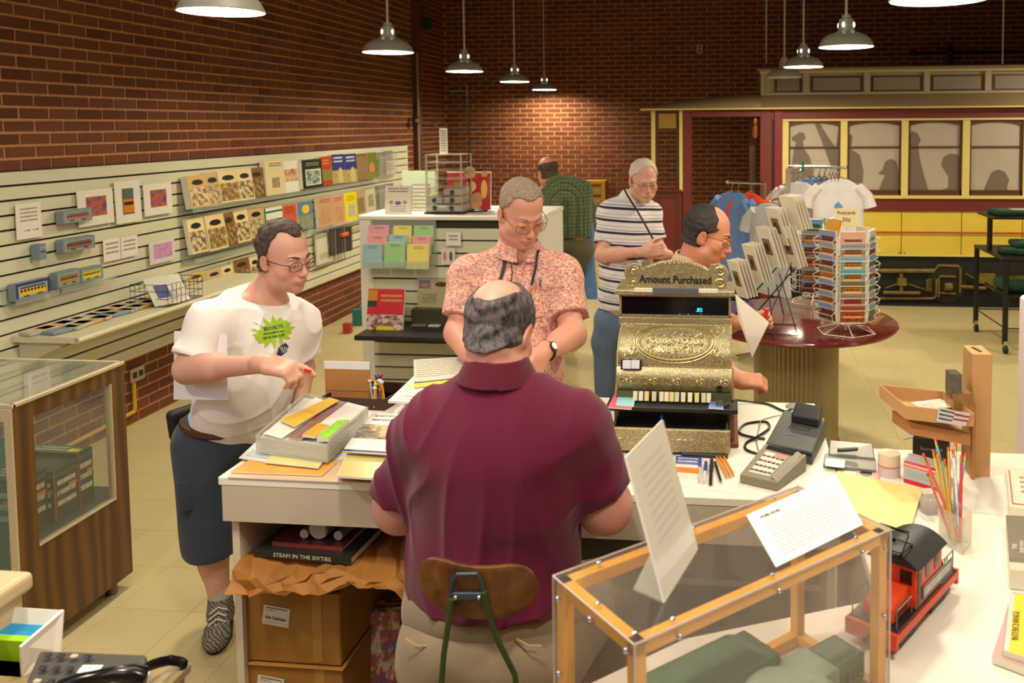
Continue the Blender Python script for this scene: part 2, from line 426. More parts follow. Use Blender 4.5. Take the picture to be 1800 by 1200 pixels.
solo(MB_.build('pipe_stub',M('dull_brass',(150,130,96),.4,.6),smooth=True),'short horizontal pipe with a ball end on the recessed wall','pipe')
pp = at_y(1670,92,YB-.1); 
t = thing('wall_pipe','dark pipe with a valve crossing the back wall above the streetcar roof','pipe',pp)
MB().cyl(pp+V((-.5,0,0)),pp+V((1.8,0,0)),.02,n=10).build('run',M('dark_steel',(40,36,34),.5,.5),t,smooth=True)
MB().cyl(pp+V((0,0,-.16)),pp+V((0,0,.1)),.035,n=12).sphere(pp,.06,12,8).build('valve',M('dark_steel',(40,36,34),.5,.5),t,smooth=True)
MB().cyl(pp+V((-.5,0,-.04)),pp+V((-.5,0,.04)),.03,n=10).build('bracket',M('dark_steel',(40,36,34),.5,.5),t,smooth=True)

# ------------------------------------------------------------------ slatwall on the left wall
sw = thing('slatwall_panel','long pale green slatwall panel fixed along the left brick wall','slatwall',(XL,6,.42))
SL = M('slat_paint',(206,204,176),.55,grain=.03,gscale=3); SLE = M('slat_edge',(226,220,196),.5); GR = M('groove_dark',(44,40,26),.8)
SY0,SY1,SZ0,SZ1 = 1.6,9.58,.415,1.632
MB().span((XL+.0085,SY0,SZ0),(XL+.014,SY1,SZ1)).build('backing',GR,sw)
NS = 16; pitch = (SZ1-SZ0)/NS; slat_me = None
for k in range(NS):
    z0 = SZ0+k*pitch
    if slat_me is None:
        m_ = MB(); m_.box((0,0,0),(.018,SY1-SY0,pitch-.0115)); slat0 = m_.build('slat',SL,sw,local=True,bevel=.0015); slat_me = slat0.data; o = slat0
    else:
        o = slat0.copy(); COL.objects.link(o)
    o.location = (.024-.0,(SY0+SY1)/2-6,z0+pitch/2-.42)
MB().span((XL+.009,SY1,SZ0),(XL+.034,SY1+.012,SZ1)).build('end_trim',SLE,sw)
XS = XL+.036       # front face of the slats

# ------------------------------------------------------------------ pendant lamps
def pendant(loc,lit,label,shade_c=(188,186,170)):
    """enamelled warehouse shade, its rim at loc"""
    t = thing('pendant_lamp',label,'lamp',loc,group='warehouse pendant lamps')
    R = .17; enamel = M('grey_enamel',shade_c,.38,.1); inner = M('white_enamel',(250,245,230),.3,emit=(255,244,220) if lit else None,power=5.5) if lit else M('white_enamel_unlit',(205,200,185),.4)
    prof = [(R,0),(R+.004,.004),(R-.004,.018),(R-.016,.045),(R-.045,.072),(R-.085,.088),(.062,.097),(.052,.105),(.05,.115),(.047,.16),(.043,.175),(.03,.18),(.028,.2),(.014,.205)]
    MB().lathe(prof,loc,40).build('lamp_shade',enamel,t,smooth=True)
    MB().lathe([(R-.002,.001),(R-.02,.04),(R-.05,.066),(R-.09,.082),(.05,.092),(.0,.094)],loc,40).build('reflector',inner,t,smooth=True)
    neck = [(.053,.118),(.052,.15)]
    for k in range(4):
        a = PI/4+PI/2*k+.3; c = V(loc)+V((math.cos(a)*.049,math.sin(a)*.049,.138))
        MB().sphere(c,.013,8,6,(.7,.7,1.35)).build('vent',M('vent_glow',(255,250,230),.4,emit=(255,246,220),power=3.) if lit else M('vent_dark',(120,118,108),.5),t,smooth=True)
    MB().cyl(V(loc)+V((0,0,.2)),(loc[0],loc[1],ZC),.009,n=10).build('rod',M('white_rod',(196,192,178),.4,.2),t,smooth=True)
    MB().cyl((loc[0],loc[1],ZC-.03),(loc[0],loc[1],ZC),.05,n=16).build('ceiling_rose',enamel,t,smooth=True)
    if lit:
        MB().sphere(V(loc)+V((0,0,.035)),.036,14,10,(1,1,1.2)).build('bulb',M('lit_bulb',(255,250,235),.3,emit=(255,240,205),power=14.),t,smooth=True)
    else:
        MB().sphere(V(loc)+V((0,0,.035)),.036,14,10,(1,1,1.2)).build('bulb',M('dead_bulb',(210,208,200),.2),t,smooth=True)
    return t
ordin = ['large foremost','second','third','fourth','farthest']
LZ = 2.34
lampX = {0: -2.36,1: .69}
rowsY = (3.42,5.7,7.85,9.8,11.9)
lf = ['grey enamel pendant lamp hanging at the top edge, nearest over the left aisle','grey pendant lamp over the left aisle, second from the front, bright vents in its neck',
      'grey pendant lamp over the left aisle, in the middle of its row of five','small grey pendant lamp hanging between the third and the farthest of the left row',
      'farthest and smallest lit pendant lamp, its pool of light on the back brick wall']
rf = ['glaring pendant lamp cut by the top edge, nearest over the right aisle','grey pendant lamp hanging in front of the streetcar roof, second of the right row',
      'lit pendant lamp just before the unlit one at the streetcar roof end','unlit grey pendant lamp hanging against the streetcar clerestory']
lx = [-2.10,-2.30,-2.43,-2.44,-2.54]; lz = [2.33,2.352,2.354,2.352,2.344]
for i in range(5): pendant((lx[i],rowsY[i],lz[i]),True,lf[i])
rx = [.752,.752,.669,.565]; rz_ = [2.285,2.33,2.343,2.30]; ry = (3.2,5.6,7.7,8.62)
for i in range(4): pendant((rx[i],ry[i],rz_[i]),i < 3,rf[i])
def lampglow(x,y,z,p=LAMP_W): area_light('pendant_glow',(x,y,z+.03),.22,p)
for i in range(5): lampglow(lx[i],rowsY[i],lz[i],LAMP_W*(1,1.3,1.6,1.6,1.7)[i])
for i in range(3): lampglow(rx[i],ry[i],rz_[i],LAMP_W*(.9,1.4,1.7)[i])
# the same fittings go on outside the frame
for x,y in ((-2.0,1.1),(.75,1.0),(3.6,3.2),(3.6,5.6),(3.6,7.8),(-.7,1.4)): area_light('pendant_glow',(x,y,2.6),.22,LAMP_W*(1.7 if y > 5 else 1.))
for (px_,yy,lab) in ((1347,9.5,'thin hanging rod that ends at the left end of the streetcar roof'),(1762,9.3,'thin hanging rod above the streetcar roof at the right')):
    a = at_y(px_,112,yy)
    solo(MB().cyl(a,(a.x,a.y,ZC),.009,n=8).build('hanging_rod',M('white_rod',(196,192,178),.4,.2),smooth=True),lab,'rod')
# ------------------------------------------------------------------ printed surfaces: covers, cards, notices
def cover(name,bg,items=(),rough=.35):
    """flat print on the UV square. items: ('rect', r, colour) ('pic', r, [colours], scale) ('lines', r, colour, n) ('arch', (cu, cv, ru, rv), colour) ('tram', r, body, roof, band)"""
    if name in _mats: return _mats[name]
    m,n = newmat(name,bg,rough); uvn = n.coord('UV'); u,v,_ = n.sep(uvn); c = rgb(bg)
    for it in items:
        k = it[0]
        if k == 'rect': c = n.mix(n.rect(u,v,it[1]),c,rgb(it[2]))
        elif k == 'pic':
            f = n.noise(n.mapping(uvn,(it[3],it[3]*1.3,1),loc=(hash(name) % 17 if False else len(name)*1.7,3.1*len(items),0)),1.,4,.65)
            st = [(.25+.5*i/(len(it[2])-1),x) for i,x in enumerate(it[2])]
            c = n.mix(n.rect(u,v,it[1]),c,n.ramp(f,st))
        elif k == 'lines':
            r = it[1]; nn = it[3]
            row = n.math('FRACT',n.math('MULTIPLY',n.math('SUBTRACT',v,r[1]),nn/(r[3]-r[1])))
            on = n.math('MULTIPLY',n.math('GREATER_THAN',row,.42),n.math('LESS_THAN',row,.88))
            wd = n.noise(n.mapping(uvn,(70/(r[2]-r[0])*.5,nn*1.0/(r[3]-r[1]),1)),1.,2,.5)
            on = n.math('MULTIPLY',on,n.math('GREATER_THAN',wd,.40))
            c = n.mix(n.math('MULTIPLY',on,n.rect(u,v,r)),c,rgb(it[2]))
        elif k == 'ell':
            cu,cv,ru,rv = it[1]
            d = n.math('ADD',n.math('POWER',n.math('DIVIDE',n.math('ABSOLUTE',n.math('SUBTRACT',u,cu)),ru),2.),n.math('POWER',n.math('DIVIDE',n.math('ABSOLUTE',n.math('SUBTRACT',v,cv)),rv),2.))
            c = n.mix(n.math('LESS_THAN',d,1.),c,rgb(it[2]))
        elif k == 'tram':
            a,b,cc,d = it[1]; W_,H_ = cc-a,d-b
            c = n.mix(n.rect(u,v,(a,b+.12*H_,cc,b+.88*H_)),c,rgb(it[2]))
            c = n.mix(n.rect(u,v,(a+.04*W_,b+.82*H_,cc-.04*W_,d)),c,rgb(it[3]))
            win = n.math('GREATER_THAN',n.math('FRACT',n.math('MULTIPLY',n.math('SUBTRACT',u,a),8/W_)),.3)
            c = n.mix(n.math('MULTIPLY',win,n.rect(u,v,(a+.03*W_,b+.5*H_,cc-.03*W_,b+.76*H_))),c,rgb(it[4]))
            c = n.mix(n.rect(u,v,(a+.15*W_,b,a+.35*W_,b+.13*H_)),c,rgb((30,26,24)))
            c = n.mix(n.rect(u,v,(a+.65*W_,b,a+.85*W_,b+.13*H_)),c,rgb((30,26,24)))
    n.val(c,n.b.inputs['Base Color']); _mats[name] = m
    return m
PAPER = M('page_edges',(226,220,204),.7); WHITE = M('white_card',(236,232,220),.6); BLACK = M('matte_black',(22,20,20),.5)
INK = M('ink',(30,28,32),.7)
CLEAR = clear_mat('clear_acrylic')
CHROME = M('chrome',(200,198,190),.18,1.); WIREW = M('white_wire',(222,218,204),.35,.1); WIREB = M('black_wire',(26,24,24),.4,.2)

# ------------------------------------------------------------------ the streetcar built along the back of the shop
TY = 8.95
def tp(x,y,Y=TY): return at_y(x,y,Y)
car = thing('streetcar','yellow and maroon old streetcar built along the back of the shop','streetcar',(1.0,TY,0))
CRM = M('cream_trim',(218,202,120),.5); MAR = M('maroon_paint',(108,34,28),.5,grain=.06,gscale=5); YEL = M('yellow_panel',(216,190,68),.5,grain=.05,gscale=4)
ROOF = M('roof_canvas',(150,128,88),.8,grain=.05,gscale=3); CLER = M('clerestory_paint',(176,166,128),.6); BRN = M('sash_brown',(84,44,18),.5)
PANEW = M('frosted_pane',(176,166,146),.5,grain=.04,gscale=3); CPANE = M('clerestory_pane',(140,128,108),.5); SIL = M('silhouette',(112,100,86),.6); BLK = M('undercar_black',(20,18,14),.7)
XE = 4.9
def zx(y,x=1600): return tp(x,y).z
def xx(x,y=300): return tp(x,y).x
x0 = xx(1357,250); x375 = xx(1375)
def slabz(name,xa,xb,za,zb,m_,y0=TY,y1=TY+.08,bevel=.0,par=None): return MB().span((xa,y0,za),(xb,y1,zb)).build(name,m_,par or car,bevel=bevel)
slabz('underframe',x375,XE,.01,zx(450),BLK,TY+.02,TY+.5)
# lower yellow panels, each its own part
zy0,zy1,zs = zx(450),zx(371),zx(408)
seams = [xx(1376)] + [xx(1586),xx(1692)]
pw = seams[2]-seams[1]
edges = [x375,seams[1]-pw,seams[1],seams[2],seams[2]+pw,seams[2]+2*pw,seams[2]+3*pw,XE]
for a,b in zip(edges[:-1],edges[1:]):
    if b-a > .05: slabz('panel',a+.004,b-.004,zy0+.014,zy1,YEL,TY,TY+.05,bevel=.003)
slabz('panel_backing',x375,XE,zy0,zy1,M('seam_brown',(120,90,30),.8),TY+.02,TY+.06)
slabz('rub_rail',x375,XE,zy0,zy0+.016,CRM,TY-.012,TY+.02)
slabz('pinstripe',x375,XE,zs-.012,zs+.006,M('stripe_orange',(176,66,18),.5),TY-.004,TY+.001)
slabz('pinstripe',x375,XE,zs-.030,zs-.024,M('stripe_green',(90,96,30),.5),TY-.004,TY+.001)
slabz('pinstripe',x375,XE,zy1-.012,zy1-.006,M('stripe_green',(90,96,30),.5),TY-.004,TY+.001)
for xx_ in (1581,1590): MB().cyl(tp(xx_,444)+V((0,-.01,0)),tp(xx_,444),.008,n=8).build('catch',M('dull_brass',(150,130,96),.4,.6),car)
slabz('belt_board',x375-.1,XE,zy1,zx(349),MAR,TY-.005,TY+.08)
slabz('window_sill',x375,XE,zx(349),zx(343.5),CRM,TY-.03,TY+.08,bevel=.004)
slabz('window_header',x375,XE,zx(211.5),zx(208),CRM,TY-.02,TY+.08)
slabz('letterboard',xx(1338,200),XE,zx(209),zx(189.5),MAR,TY,TY+.08)
wy0,wy1 = zx(343.5),zx(211.5)
posts = [(1375,1386),(1477,1489),(1584,1596),(1691,1704),(1798,1811)]
pr = [(xx(a),xx(b)) for a,b in posts]; stp = pr[3][0]-pr[2][0]
while pr[-1][1] < XE-.1: pr.append((pr[-1][0]+stp,pr[-1][1]+stp))
for a,b in pr: slabz('window_post',a,b,wy0,wy1,CRM,TY-.012,TY+.08,bevel=.003)
def sil(name,pts,wpane,par):
    q = [tp(x,y) for x,y in pts]; mtx = Matrix(((1,0,0),(0,0,1),(0,1,0))).to_4x4(); mtx.translation = V((0,TY+.031,0))
    MB().prism([(p.x,p.z) for p in q],0,.003,mtx).build(name,SIL,par)
for i,((a,b),(c,d)) in enumerate(zip(pr[:-1],pr[1:])):
    wdw = slabz('window',b,c,wy0,wy1,BRN,TY+.05,TY+.08)
    fr = MB(); t_ = .018; zt = wy1; zm = zx(258.5)
    fr.span((b,TY+.01,wy0),(b+t_,TY+.06,zt)).span((c-t_,TY+.01,wy0),(c,TY+.06,zt)).span((b,TY+.01,wy0),(c,TY+.06,wy0+.055)).span((b,TY+.015,zm-.008),(c,TY+.06,zm+.008))
    # arched head of the sash
    hb,N = (c-b)/2,12; cx_ = (b+c)/2
    for k in range(N):
        u0,u1 = -1+2*k/N,-1+2*(k+1)/N
        f = lambda u: zt-.018-.045*(1-math.sqrt(max(0,1-u*u*.92)))/.72
        fr.hexa([(cx_+u0*hb,TY+.01,f(u0)),(cx_+u1*hb,TY+.01,f(u1)),(cx_+u1*hb,TY+.05,f(u1)),(cx_+u0*hb,TY+.05,f(u0)),
                 (cx_+u0*hb,TY+.01,zt),(cx_+u1*hb,TY+.01,zt),(cx_+u1*hb,TY+.05,zt),(cx_+u0*hb,TY+.05,zt)])
    fo = MB(); fo = fr.build('sash',BRN,wdw)
    pn = MB().span((b+.01,TY+.034,wy0+.03),(c-.01,TY+.05,zt)).build('pane',PANEW,wdw)
sils = [[(1390,337),(1391,300),(1396,262),(1400,250),(1392,246),(1393,240),(1401,236),(1405,232),(1414,234),(1417,243),(1412,248),(1414,262),(1424,276),(1430,300),(1425,337)],
        [(1474,300),(1460,290),(1444,245),(1432,217),(1442,217),(1456,240),(1470,260),(1474,232),(1475,220),(1476,300)],
        [(1492,337),(1493,270),(1490,240),(1496,235),(1500,240),(1496,262),(1512,272),(1519,300),(1516,337)],
        [(1545,337),(1552,318),(1557,308),(1544,306),(1552,299),(1557,284),(1566,279),(1576,283),(1580,296),(1581,337)],
        [(1598,337),(1598,262),(1602,250),(1598,240),(1604,230),(1614,234),(1620,246),(1615,256),(1618,280),(1626,310),(1634,337)],
        [(1650,337),(1668,330),(1669,312),(1656,290),(1660,276),(1672,270),(1687,272),(1688,337)],
        [(1730,337),(1736,322),(1742,308),(1746,302),(1756,298),(1768,302),(1776,316),(1772,330),(1774,337)]]
wins = [o for o in car.children if o.name.startswith('window') and not any(k in o.name for k in ('sill','head','post'))]
for k,s_ in zip((0,0,1,1,2,2,3),sils): sil('silhouette',s_,None,wins[k])
# roof, eave and clerestory
slabz('eave',tp(1127,192).x,XE,zx(190.2),zx(187.2),CRM,TY-.10,TY+.02,bevel=.003)
xa = xx(1338,150); z1,z2 = zx(187.5),zx(164.5)
rf_ = MB()
rf_.hexa([(xa,TY-.09,z1),(XE,TY-.09,z1),(XE,TY+.6,z1),(xa,TY+.6,z1),(xa-.0,TY+.10,z2),(XE,TY+.10,z2),(XE,TY+.6,z2),(xa,TY+.6,z2)])
rf_.build('lower_roof',ROOF,car)
def cz(y): return tp(1600,y,TY+.12).z
slabz('clerestory_wall',xa,XE,cz(165),cz(122),CLER,TY+.14,TY+.55)
slabz('clerestory_rail',xa,XE,cz(165),cz(160.5),CLER,TY+.10,TY+.16,bevel=.003)
slabz('clerestory_rail',xa-.01,XE,cz(126.5),cz(121.5),M('pale_rail',(196,182,138),.6),TY+.08,TY+.16,bevel=.003)
slabz('upper_roof',xa-.04,XE,cz(121.5),cz(117),ROOF,TY+.04,TY+.6,bevel=.01)
cps = [(1337,1344),(1411,1423),(1518,1529),(1623,1634),(1730,1742)]
cpr = [(tp(a,140,TY+.12).x,tp(b,140,TY+.12).x) for a,b in cps]; st2 = cpr[4][0]-cpr[3][0]
while cpr[-1][1] < XE-.2: cpr.append((cpr[-1][0]+st2,cpr[-1][1]+st2))
for a,b in cpr: slabz('clerestory_post',a,b,cz(161),cz(126),CLER,TY+.09,TY+.16,bevel=.004)
for i,((a,b),(c,d)) in enumerate(zip(cpr[:-1],cpr[1:])):
    l = tp(1362,140,TY+.12).x if i == 0 else b+.015
    f = slabz('clerestory_window',l,c-.012,cz(161),cz(132),BRN,TY+.12,TY+.145)
    slabz('pane',l+.022,c-.034,cz(157.5),cz(135),CPANE,TY+.112,TY+.13,par=f)
# the end platform: curved hood, posts, doorway
hood = MB(); P = []; nu,nv = 24,8; xL,xR = tp(1127,191).x,xa; zt = zx(165,1338)
for j in range(nv):
    v = j/(nv-1)
    for i in range(nu):
        u = i/(nu-1); h = (zt-z1)*math.sin(min(1,u*1.05)*PI/2)**.8
        P.append((xL+(xR-xL)*u,TY-.09+(1-math.cos(v*PI/2))*.34,z1+h*math.sin(PI/2*v)))
hood.grid(P,nu,nv).build('platform_hood',ROOF,car,smooth=True)
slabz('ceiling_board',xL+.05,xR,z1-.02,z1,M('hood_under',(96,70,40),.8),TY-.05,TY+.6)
def post(xa_,xb_,ya,yb,m_,nm='platform_post',y0=TY-.02,y1=TY+.06): return slabz(nm,xx(xa_,250),xx(xb_,250),zx(yb,1200),zx(ya,1200),m_,y0,y1,bevel=.004)
post(1145,1152,192,337,CRM); post(1194,1200,192,337,CRM); post(1200.3,1216,196,520,MAR); post(1216,1338,195.5,206,MAR,'door_header')
post(1336,1356,191,533,MAR,'corner_post'); post(1361,1375,191,533,M('maroon_bright',(124,26,24),.45),'corner_post')
post(1355,1362,191,533,M('maroon_dark',(60,18,18),.6),'corner_gap',TY+.01)
for a,b in ((1152,1157),(1189,1194)): post(a,b,193,337,BRN,'end_sash_stile',TY+.0,TY+.04)
post(1157,1189,193,199,BRN,'end_sash_rail',TY+.0,TY+.04)
post(1157,1189,199,225.5,M('tan_blind',(168,130,52),.7),'roller_blind',TY+.01,TY+.03)
post(1147,1199,333,337,MAR,'dash_rail',TY-.03,TY+.06)
post(1147,1199,337,470,MAR,'dash_panel',TY-.0,TY+.05); post(1153,1158,348,455,BRN,'dash_moulding',TY-.01,TY+.01); post(1187,1192,348,455,BRN,'dash_moulding',TY-.01,TY+.01)
post(1153,1192,343,348,BRN,'dash_moulding',TY-.01,TY+.01); post(1153,1192,452,457,BRN,'dash_moulding',TY-.01,TY+.01)
post(1145,1338,478,533,BLK,'platform_step',TY+.0,TY+.5)
post(1318,1332,206,480,M('door_wood',(78,40,14),.5,grain=.2,gscale=12),'folded_door',TY+.2,TY+.4)
lp = tp(1328,205,TY+.05)
MB().lathe([(.0,.0),(.02,-.01),(.028,-.05),(.02,-.09),(.03,-.1),(.036,-.18),(.02,-.22),(0,-.23)],lp,14).build('platform_lamp',M('copper',(190,110,60),.3,.8),car,smooth=True)
# the truck under the car, in worn olive-yellow relief
OLV = M('truck_yellow',(116,96,36),.6,grain=.25,gscale=14)
def T(x,y,d=0): p = tp(x,y); return V((p.x,TY-.01-d,p.z))
tk = MB(); tk.cyl(T(1500,475.5),T(1642,475.5),.022,n=8); tk.tube([T(1500,524),T(1640,524),T(1645,520),T(1646,490)],.013,8)
tk.cyl(T(1552,513,.02),T(1616,514,.02),.018,n=8).span(T(1577,488,.03)+V((0,0,0)),T(1592,501,-.02)).cyl(T(1584,480),T(1584,512),.02,n=8)
tk.tube([T(1556,506),T(1578,498)],.006,6).tube([T(1594,498),T(1630,510)],.006,6)
tk.tube([T(1500,475),T(1642,475),T(1649,466),T(1684,467),T(1688,472),T(1687,514)],.012,8).tube([T(1650,522),T(1650,488),T(1653,485),T(1680,486)],.010,8).tube([T(1650,514),T(1680,516)],.012,8)
tk.cyl(T(1660,503,.02),T(1672,503,.02),.04,n=10).cyl(T(1687,503),T(1732,506),.018,n=8).span(T(1720,480,.02),T(1748,497,-.02))
tk.tube([T(1697,480),T(1748,510)],.007,6)
tk.build('truck_frame',OLV,car,smooth=True)
sp_ = MB(); c0,c1 = T(1632,490,.02),T(1632,510,.02)
sp_.tube([c0.lerp(c1,k/40)+V((math.cos(k*.8)*.026,math.sin(k*.8)*.026,0)) for k in range(41)],.006,6).build('truck_spring',OLV,car,smooth=True)
for cxx in (1665,1500):
    c = T(cxx,500,-.05); MB().lathe([(.0,-.03),(.19,-.03),(.2,-.02),(.2,.02),(.0,.02)],c,32,'Y').build('truck_wheel',M('wheel_dark',(40,34,24),.6),car,smooth=True)
slabz('rail',x375,XE,0,.02,BLK,TY-.1,TY-.04)

# ------------------------------------------------------------------ sales counter
CZ = .85
WT = M('counter_laminate',(232,228,214),.38,grain=.02,gscale=3); FASC = M('counter_fascia',(190,180,160),.5,grain=.02,gscale=3); CIN = M('counter_inside',(150,138,112),.6)
ct = thing('sales_counter','long white laminate sales counter with open shelves behind the fascia','counter',(-.6,2.65,0))
MB().span((-1.45,2.26,CZ-.025),(.315,3.075,CZ)).build('worktop',WT,ct,bevel=.003)
MB().span((-1.44,2.262,.72),(.30,2.28,CZ-.025)).build('fascia',FASC,ct)
for xa_ in (-1.43,-.72,.27): MB().span((xa_,2.29,0),(xa_+.022,3.05,CZ-.026)).build('side_panel',M('counter_edge',(206,196,174),.5),ct)
MB().span((-1.43,3.04,0),(.29,3.06,CZ-.026)).build('back_panel',CIN,ct)
MB().span((-1.407,2.33,.55),(-.721,3.03,.57)).build('shelf',M('counter_edge',(206,196,174),.5),ct)
MB().span((-.697,2.45,.50),(.269,3.03,.52)).build('shelf',M('counter_edge',(206,196,174),.5),ct)
# right-hand counter, one top running towards the camera
rc = thing('side_counter','white laminate side counter crowded with pencils, books and a model engine','counter',(.9,1.6,0))
poly = [(.318,2.657),(.318,1.80),(-.08,1.62),(-.36,1.36),(-.22,.55),(1.6,.55),(1.6,2.657)]
MB().prism(poly[::-1],CZ-.03,CZ).build('worktop',WT,rc,bevel=.003)
inset = [(.34,2.63),(.34,1.78),(-.06,1.59),(-.33,1.35),(-.2,.58),(1.57,.58),(1.57,2.63)]
MB().prism(inset[::-1],.0,CZ-.03).build('cabinet',CIN,rc)
# ------------------------------------------------------------------ figures: one continuous surface grown from a distance field
class Field:
    def __init__(s,lo,hi,h):
        s.lo = np.array(lo,np.float32); s.h = h
        s.n = np.maximum(8,np.ceil((np.array(hi)-s.lo)/h).astype(int)+1)
        s.d = np.full(s.n,.3,np.float32); s.ax = [s.lo[i]+h*np.arange(s.n[i],dtype=np.float32) for i in range(3)]
    def _sub(s,lo,hi):
        a = [max(0,int(math.floor((lo[i]-s.lo[i])/s.h))) for i in range(3)]; b = [min(int(s.n[i]),int(math.ceil((hi[i]-s.lo[i])/s.h))+1) for i in range(3)]
        if any(b[i] <= a[i] for i in range(3)): return None,None
        sl = tuple(slice(a[i],b[i]) for i in range(3))
        return sl,(s.ax[0][a[0]:b[0]][:,None,None],s.ax[1][a[1]:b[1]][None,:,None],s.ax[2][a[2]:b[2]][None,None,:])
    def put(s,fn,lo,hi,k=.0,op='add'):
        m = max(k,.0)+.02
        sl,g = s._sub([v-m for v in lo],[v+m for v in hi])
        if sl is None: return s
        b = fn(*g); a = s.d[sl]
        if op == 'add':
            if k > 0: t = np.clip(.5+.5*(a-b)/k,0,1); r = a*(1-t)+b*t - k*t*(1-t)
            else: r = np.minimum(a,b)
        else:
            if k > 0: t = np.clip(.5-.5*(a+b)/k,0,1); r = a*(1-t)-b*t + k*t*(1-t)
            else: r = np.maximum(a,-b)
        s.d[sl] = r
        return s
    def cone(s,a,b,r1,r2=None,k=.02,op='add',cut=None):
        a,b = V(a),V(b); r2 = r1 if r2 is None else r2; d = b-a; L = max(d.length_squared,1e-9); R = max(r1,r2)
        def f(X,Y,Z):
            t = np.clip(((X-a.x)*d.x+(Y-a.y)*d.y+(Z-a.z)*d.z)/L,0,1)
            q = np.sqrt((X-a.x-t*d.x)**2+(Y-a.y-t*d.y)**2+(Z-a.z-t*d.z)**2)-(r1+(r2-r1)*t)
            if cut is not None:
                c,nn = cut; q = np.maximum(q,(X-c[0])*nn[0]+(Y-c[1])*nn[1]+(Z-c[2])*nn[2])
            return q
        return s.put(f,[min(a[i],b[i])-R for i in range(3)],[max(a[i],b[i])+R for i in range(3)],k,op)
    def chain(s,pts,rs,k=.02):
        for i in range(len(pts)-1): s.cone(pts[i],pts[i+1],rs[i],rs[i+1],k)
        return s
    def ell(s,c,r,R=None,k=.02,op='add'):
        c = V(c); R = R or Matrix.Identity(3); a = R.transposed(); m = max(r)
        def f(X,Y,Z):
            x,y,z = X-c.x,Y-c.y,Z-c.z
            p = [(a[i][0]*x+a[i][1]*y+a[i][2]*z) for i in range(3)]
            k0 = np.sqrt(sum((p[i]/r[i])**2 for i in range(3)))+1e-6; k1 = np.sqrt(sum((p[i]/r[i]**2)**2 for i in range(3)))+1e-6
            return k0*(k0-1)/k1
        return s.put(f,[c[i]-m for i in range(3)],[c[i]+m for i in range(3)],k,op)
    def box(s,c,hs,R,rad=.005,k=.01,op='add'):
        c = V(c); a = R.transposed(); m = math.sqrt(sum(x*x for x in hs))
        def f(X,Y,Z):
            x,y,z = X-c.x,Y-c.y,Z-c.z
            q = [np.abs(a[i][0]*x+a[i][1]*y+a[i][2]*z)-(hs[i]-rad) for i in range(3)]
            return np.sqrt(sum(np.maximum(v,0)**2 for v in q))+np.minimum(np.maximum(np.maximum(q[0],q[1]),q[2]),0)-rad
        return s.put(f,[c[i]-m for i in range(3)],[c[i]+m for i in range(3)],k,op)
    def noise(s,amp,freq,seed=1,stretch=(1,1,1),n=7,R=None):
        rng = np.random.RandomState(seed); X,Y,Z = (s.ax[0][:,None,None],s.ax[1][None,:,None],s.ax[2][None,None,:])
        near = np.argwhere(np.abs(s.d) < amp*3+s.h*3)
        if not len(near): return s
        i,j,k = near.T; p = np.stack([s.ax[0][i],s.ax[1][j],s.ax[2][k]],1)
        acc = np.zeros(len(p),np.float32)
        for q in range(n):
            v = rng.normal(size=3); v = v/np.linalg.norm(v)*freq*rng.uniform(.6,1.6)*np.array(stretch)
            if R is not None: v = np.array(R) @ v
            acc += np.sin(p @ v + rng.uniform(0,6.3) + .8*np.sin(p @ (v[[1,2,0]]*.5)+rng.uniform(0,6)))
        s.d[i,j,k] += amp*acc/math.sqrt(n)
        return s
    def folds(s,amp,freq,seed=1,axis=(.3,.2,1),n=3,warp=2.2):
        """soft creases: ridged waves running across `axis`, broken up by a slow warp"""
        rng = np.random.RandomState(seed); near = np.argwhere(np.abs(s.d) < amp*3+s.h*3)
        if not len(near): return s
        i,j,k = near.T; p = np.stack([s.ax[0][i],s.ax[1][j],s.ax[2][k]],1); acc = np.zeros(len(p))
        for q in range(n):
            v = np.array(axis,float)+rng.normal(size=3)*.45; v = v/np.linalg.norm(v)*freq*rng.uniform(.7,1.4)
            w_ = warp*(np.sin(p @ (rng.normal(size=3)*7)+rng.uniform(0,6))+.6*np.sin(p @ (rng.normal(size=3)*13)+rng.uniform(0,6)))
            m_ = .5+.5*np.sin(p @ (rng.normal(size=3)*9)+rng.uniform(0,6))
            acc += m_*((1-np.abs(np.sin(p @ v*.5+w_)))**2-.3)
        s.d[i,j,k] -= (amp*acc).astype(np.float32)
        return s
    def cut(s,c,n):
        """keep the side where (p-c).n < 0"""
        X,Y,Z = (s.ax[0][:,None,None],s.ax[1][None,:,None],s.ax[2][None,None,:])
        s.d = np.maximum(s.d,((X-c[0])*n[0]+(Y-c[1])*n[1]+(Z-c[2])*n[2]).astype(np.float32)); return s
    def mesh(s,name,mats,parent,colour=None,keep=True):
        d = s.d; d[0] = d[-1] = .1; d[:,0] = d[:,-1] = .1; d[:,:,0] = d[:,:,-1] = .1
        sg = d < 0
        c = sg[:-1,:-1,:-1].astype(np.uint8)
        for a in ((1,0,0),(0,1,0),(0,0,1),(1,1,0),(1,0,1),(0,1,1),(1,1,1)):
            c = c+sg[a[0]:d.shape[0]-1+a[0],a[1]:d.shape[1]-1+a[1],a[2]:d.shape[2]-1+a[2]]
        cells = np.argwhere((c > 0) & (c < 8)); N = len(cells)
        idx = np.full(c.shape,-1,np.int32); idx[tuple(cells.T)] = np.arange(N)
        off = np.array([(a,b,e) for a in (0,1) for b in (0,1) for e in (0,1)])
        vals = np.stack([d[tuple((cells+o).T)] for o in off],1)
        pos = np.zeros((N,3),np.float32); cnt = np.zeros(N,np.float32)
        for i in range(8):
            for j in range(i+1,8):
                if np.abs(off[i]-off[j]).sum() == 1:
                    a,b = vals[:,i],vals[:,j]; m = (a < 0) != (b < 0); t = np.where(m,a/np.where(m,a-b,1),0)
                    pos += m[:,None]*(off[i]+(off[j]-off[i])*t[:,None]); cnt += m
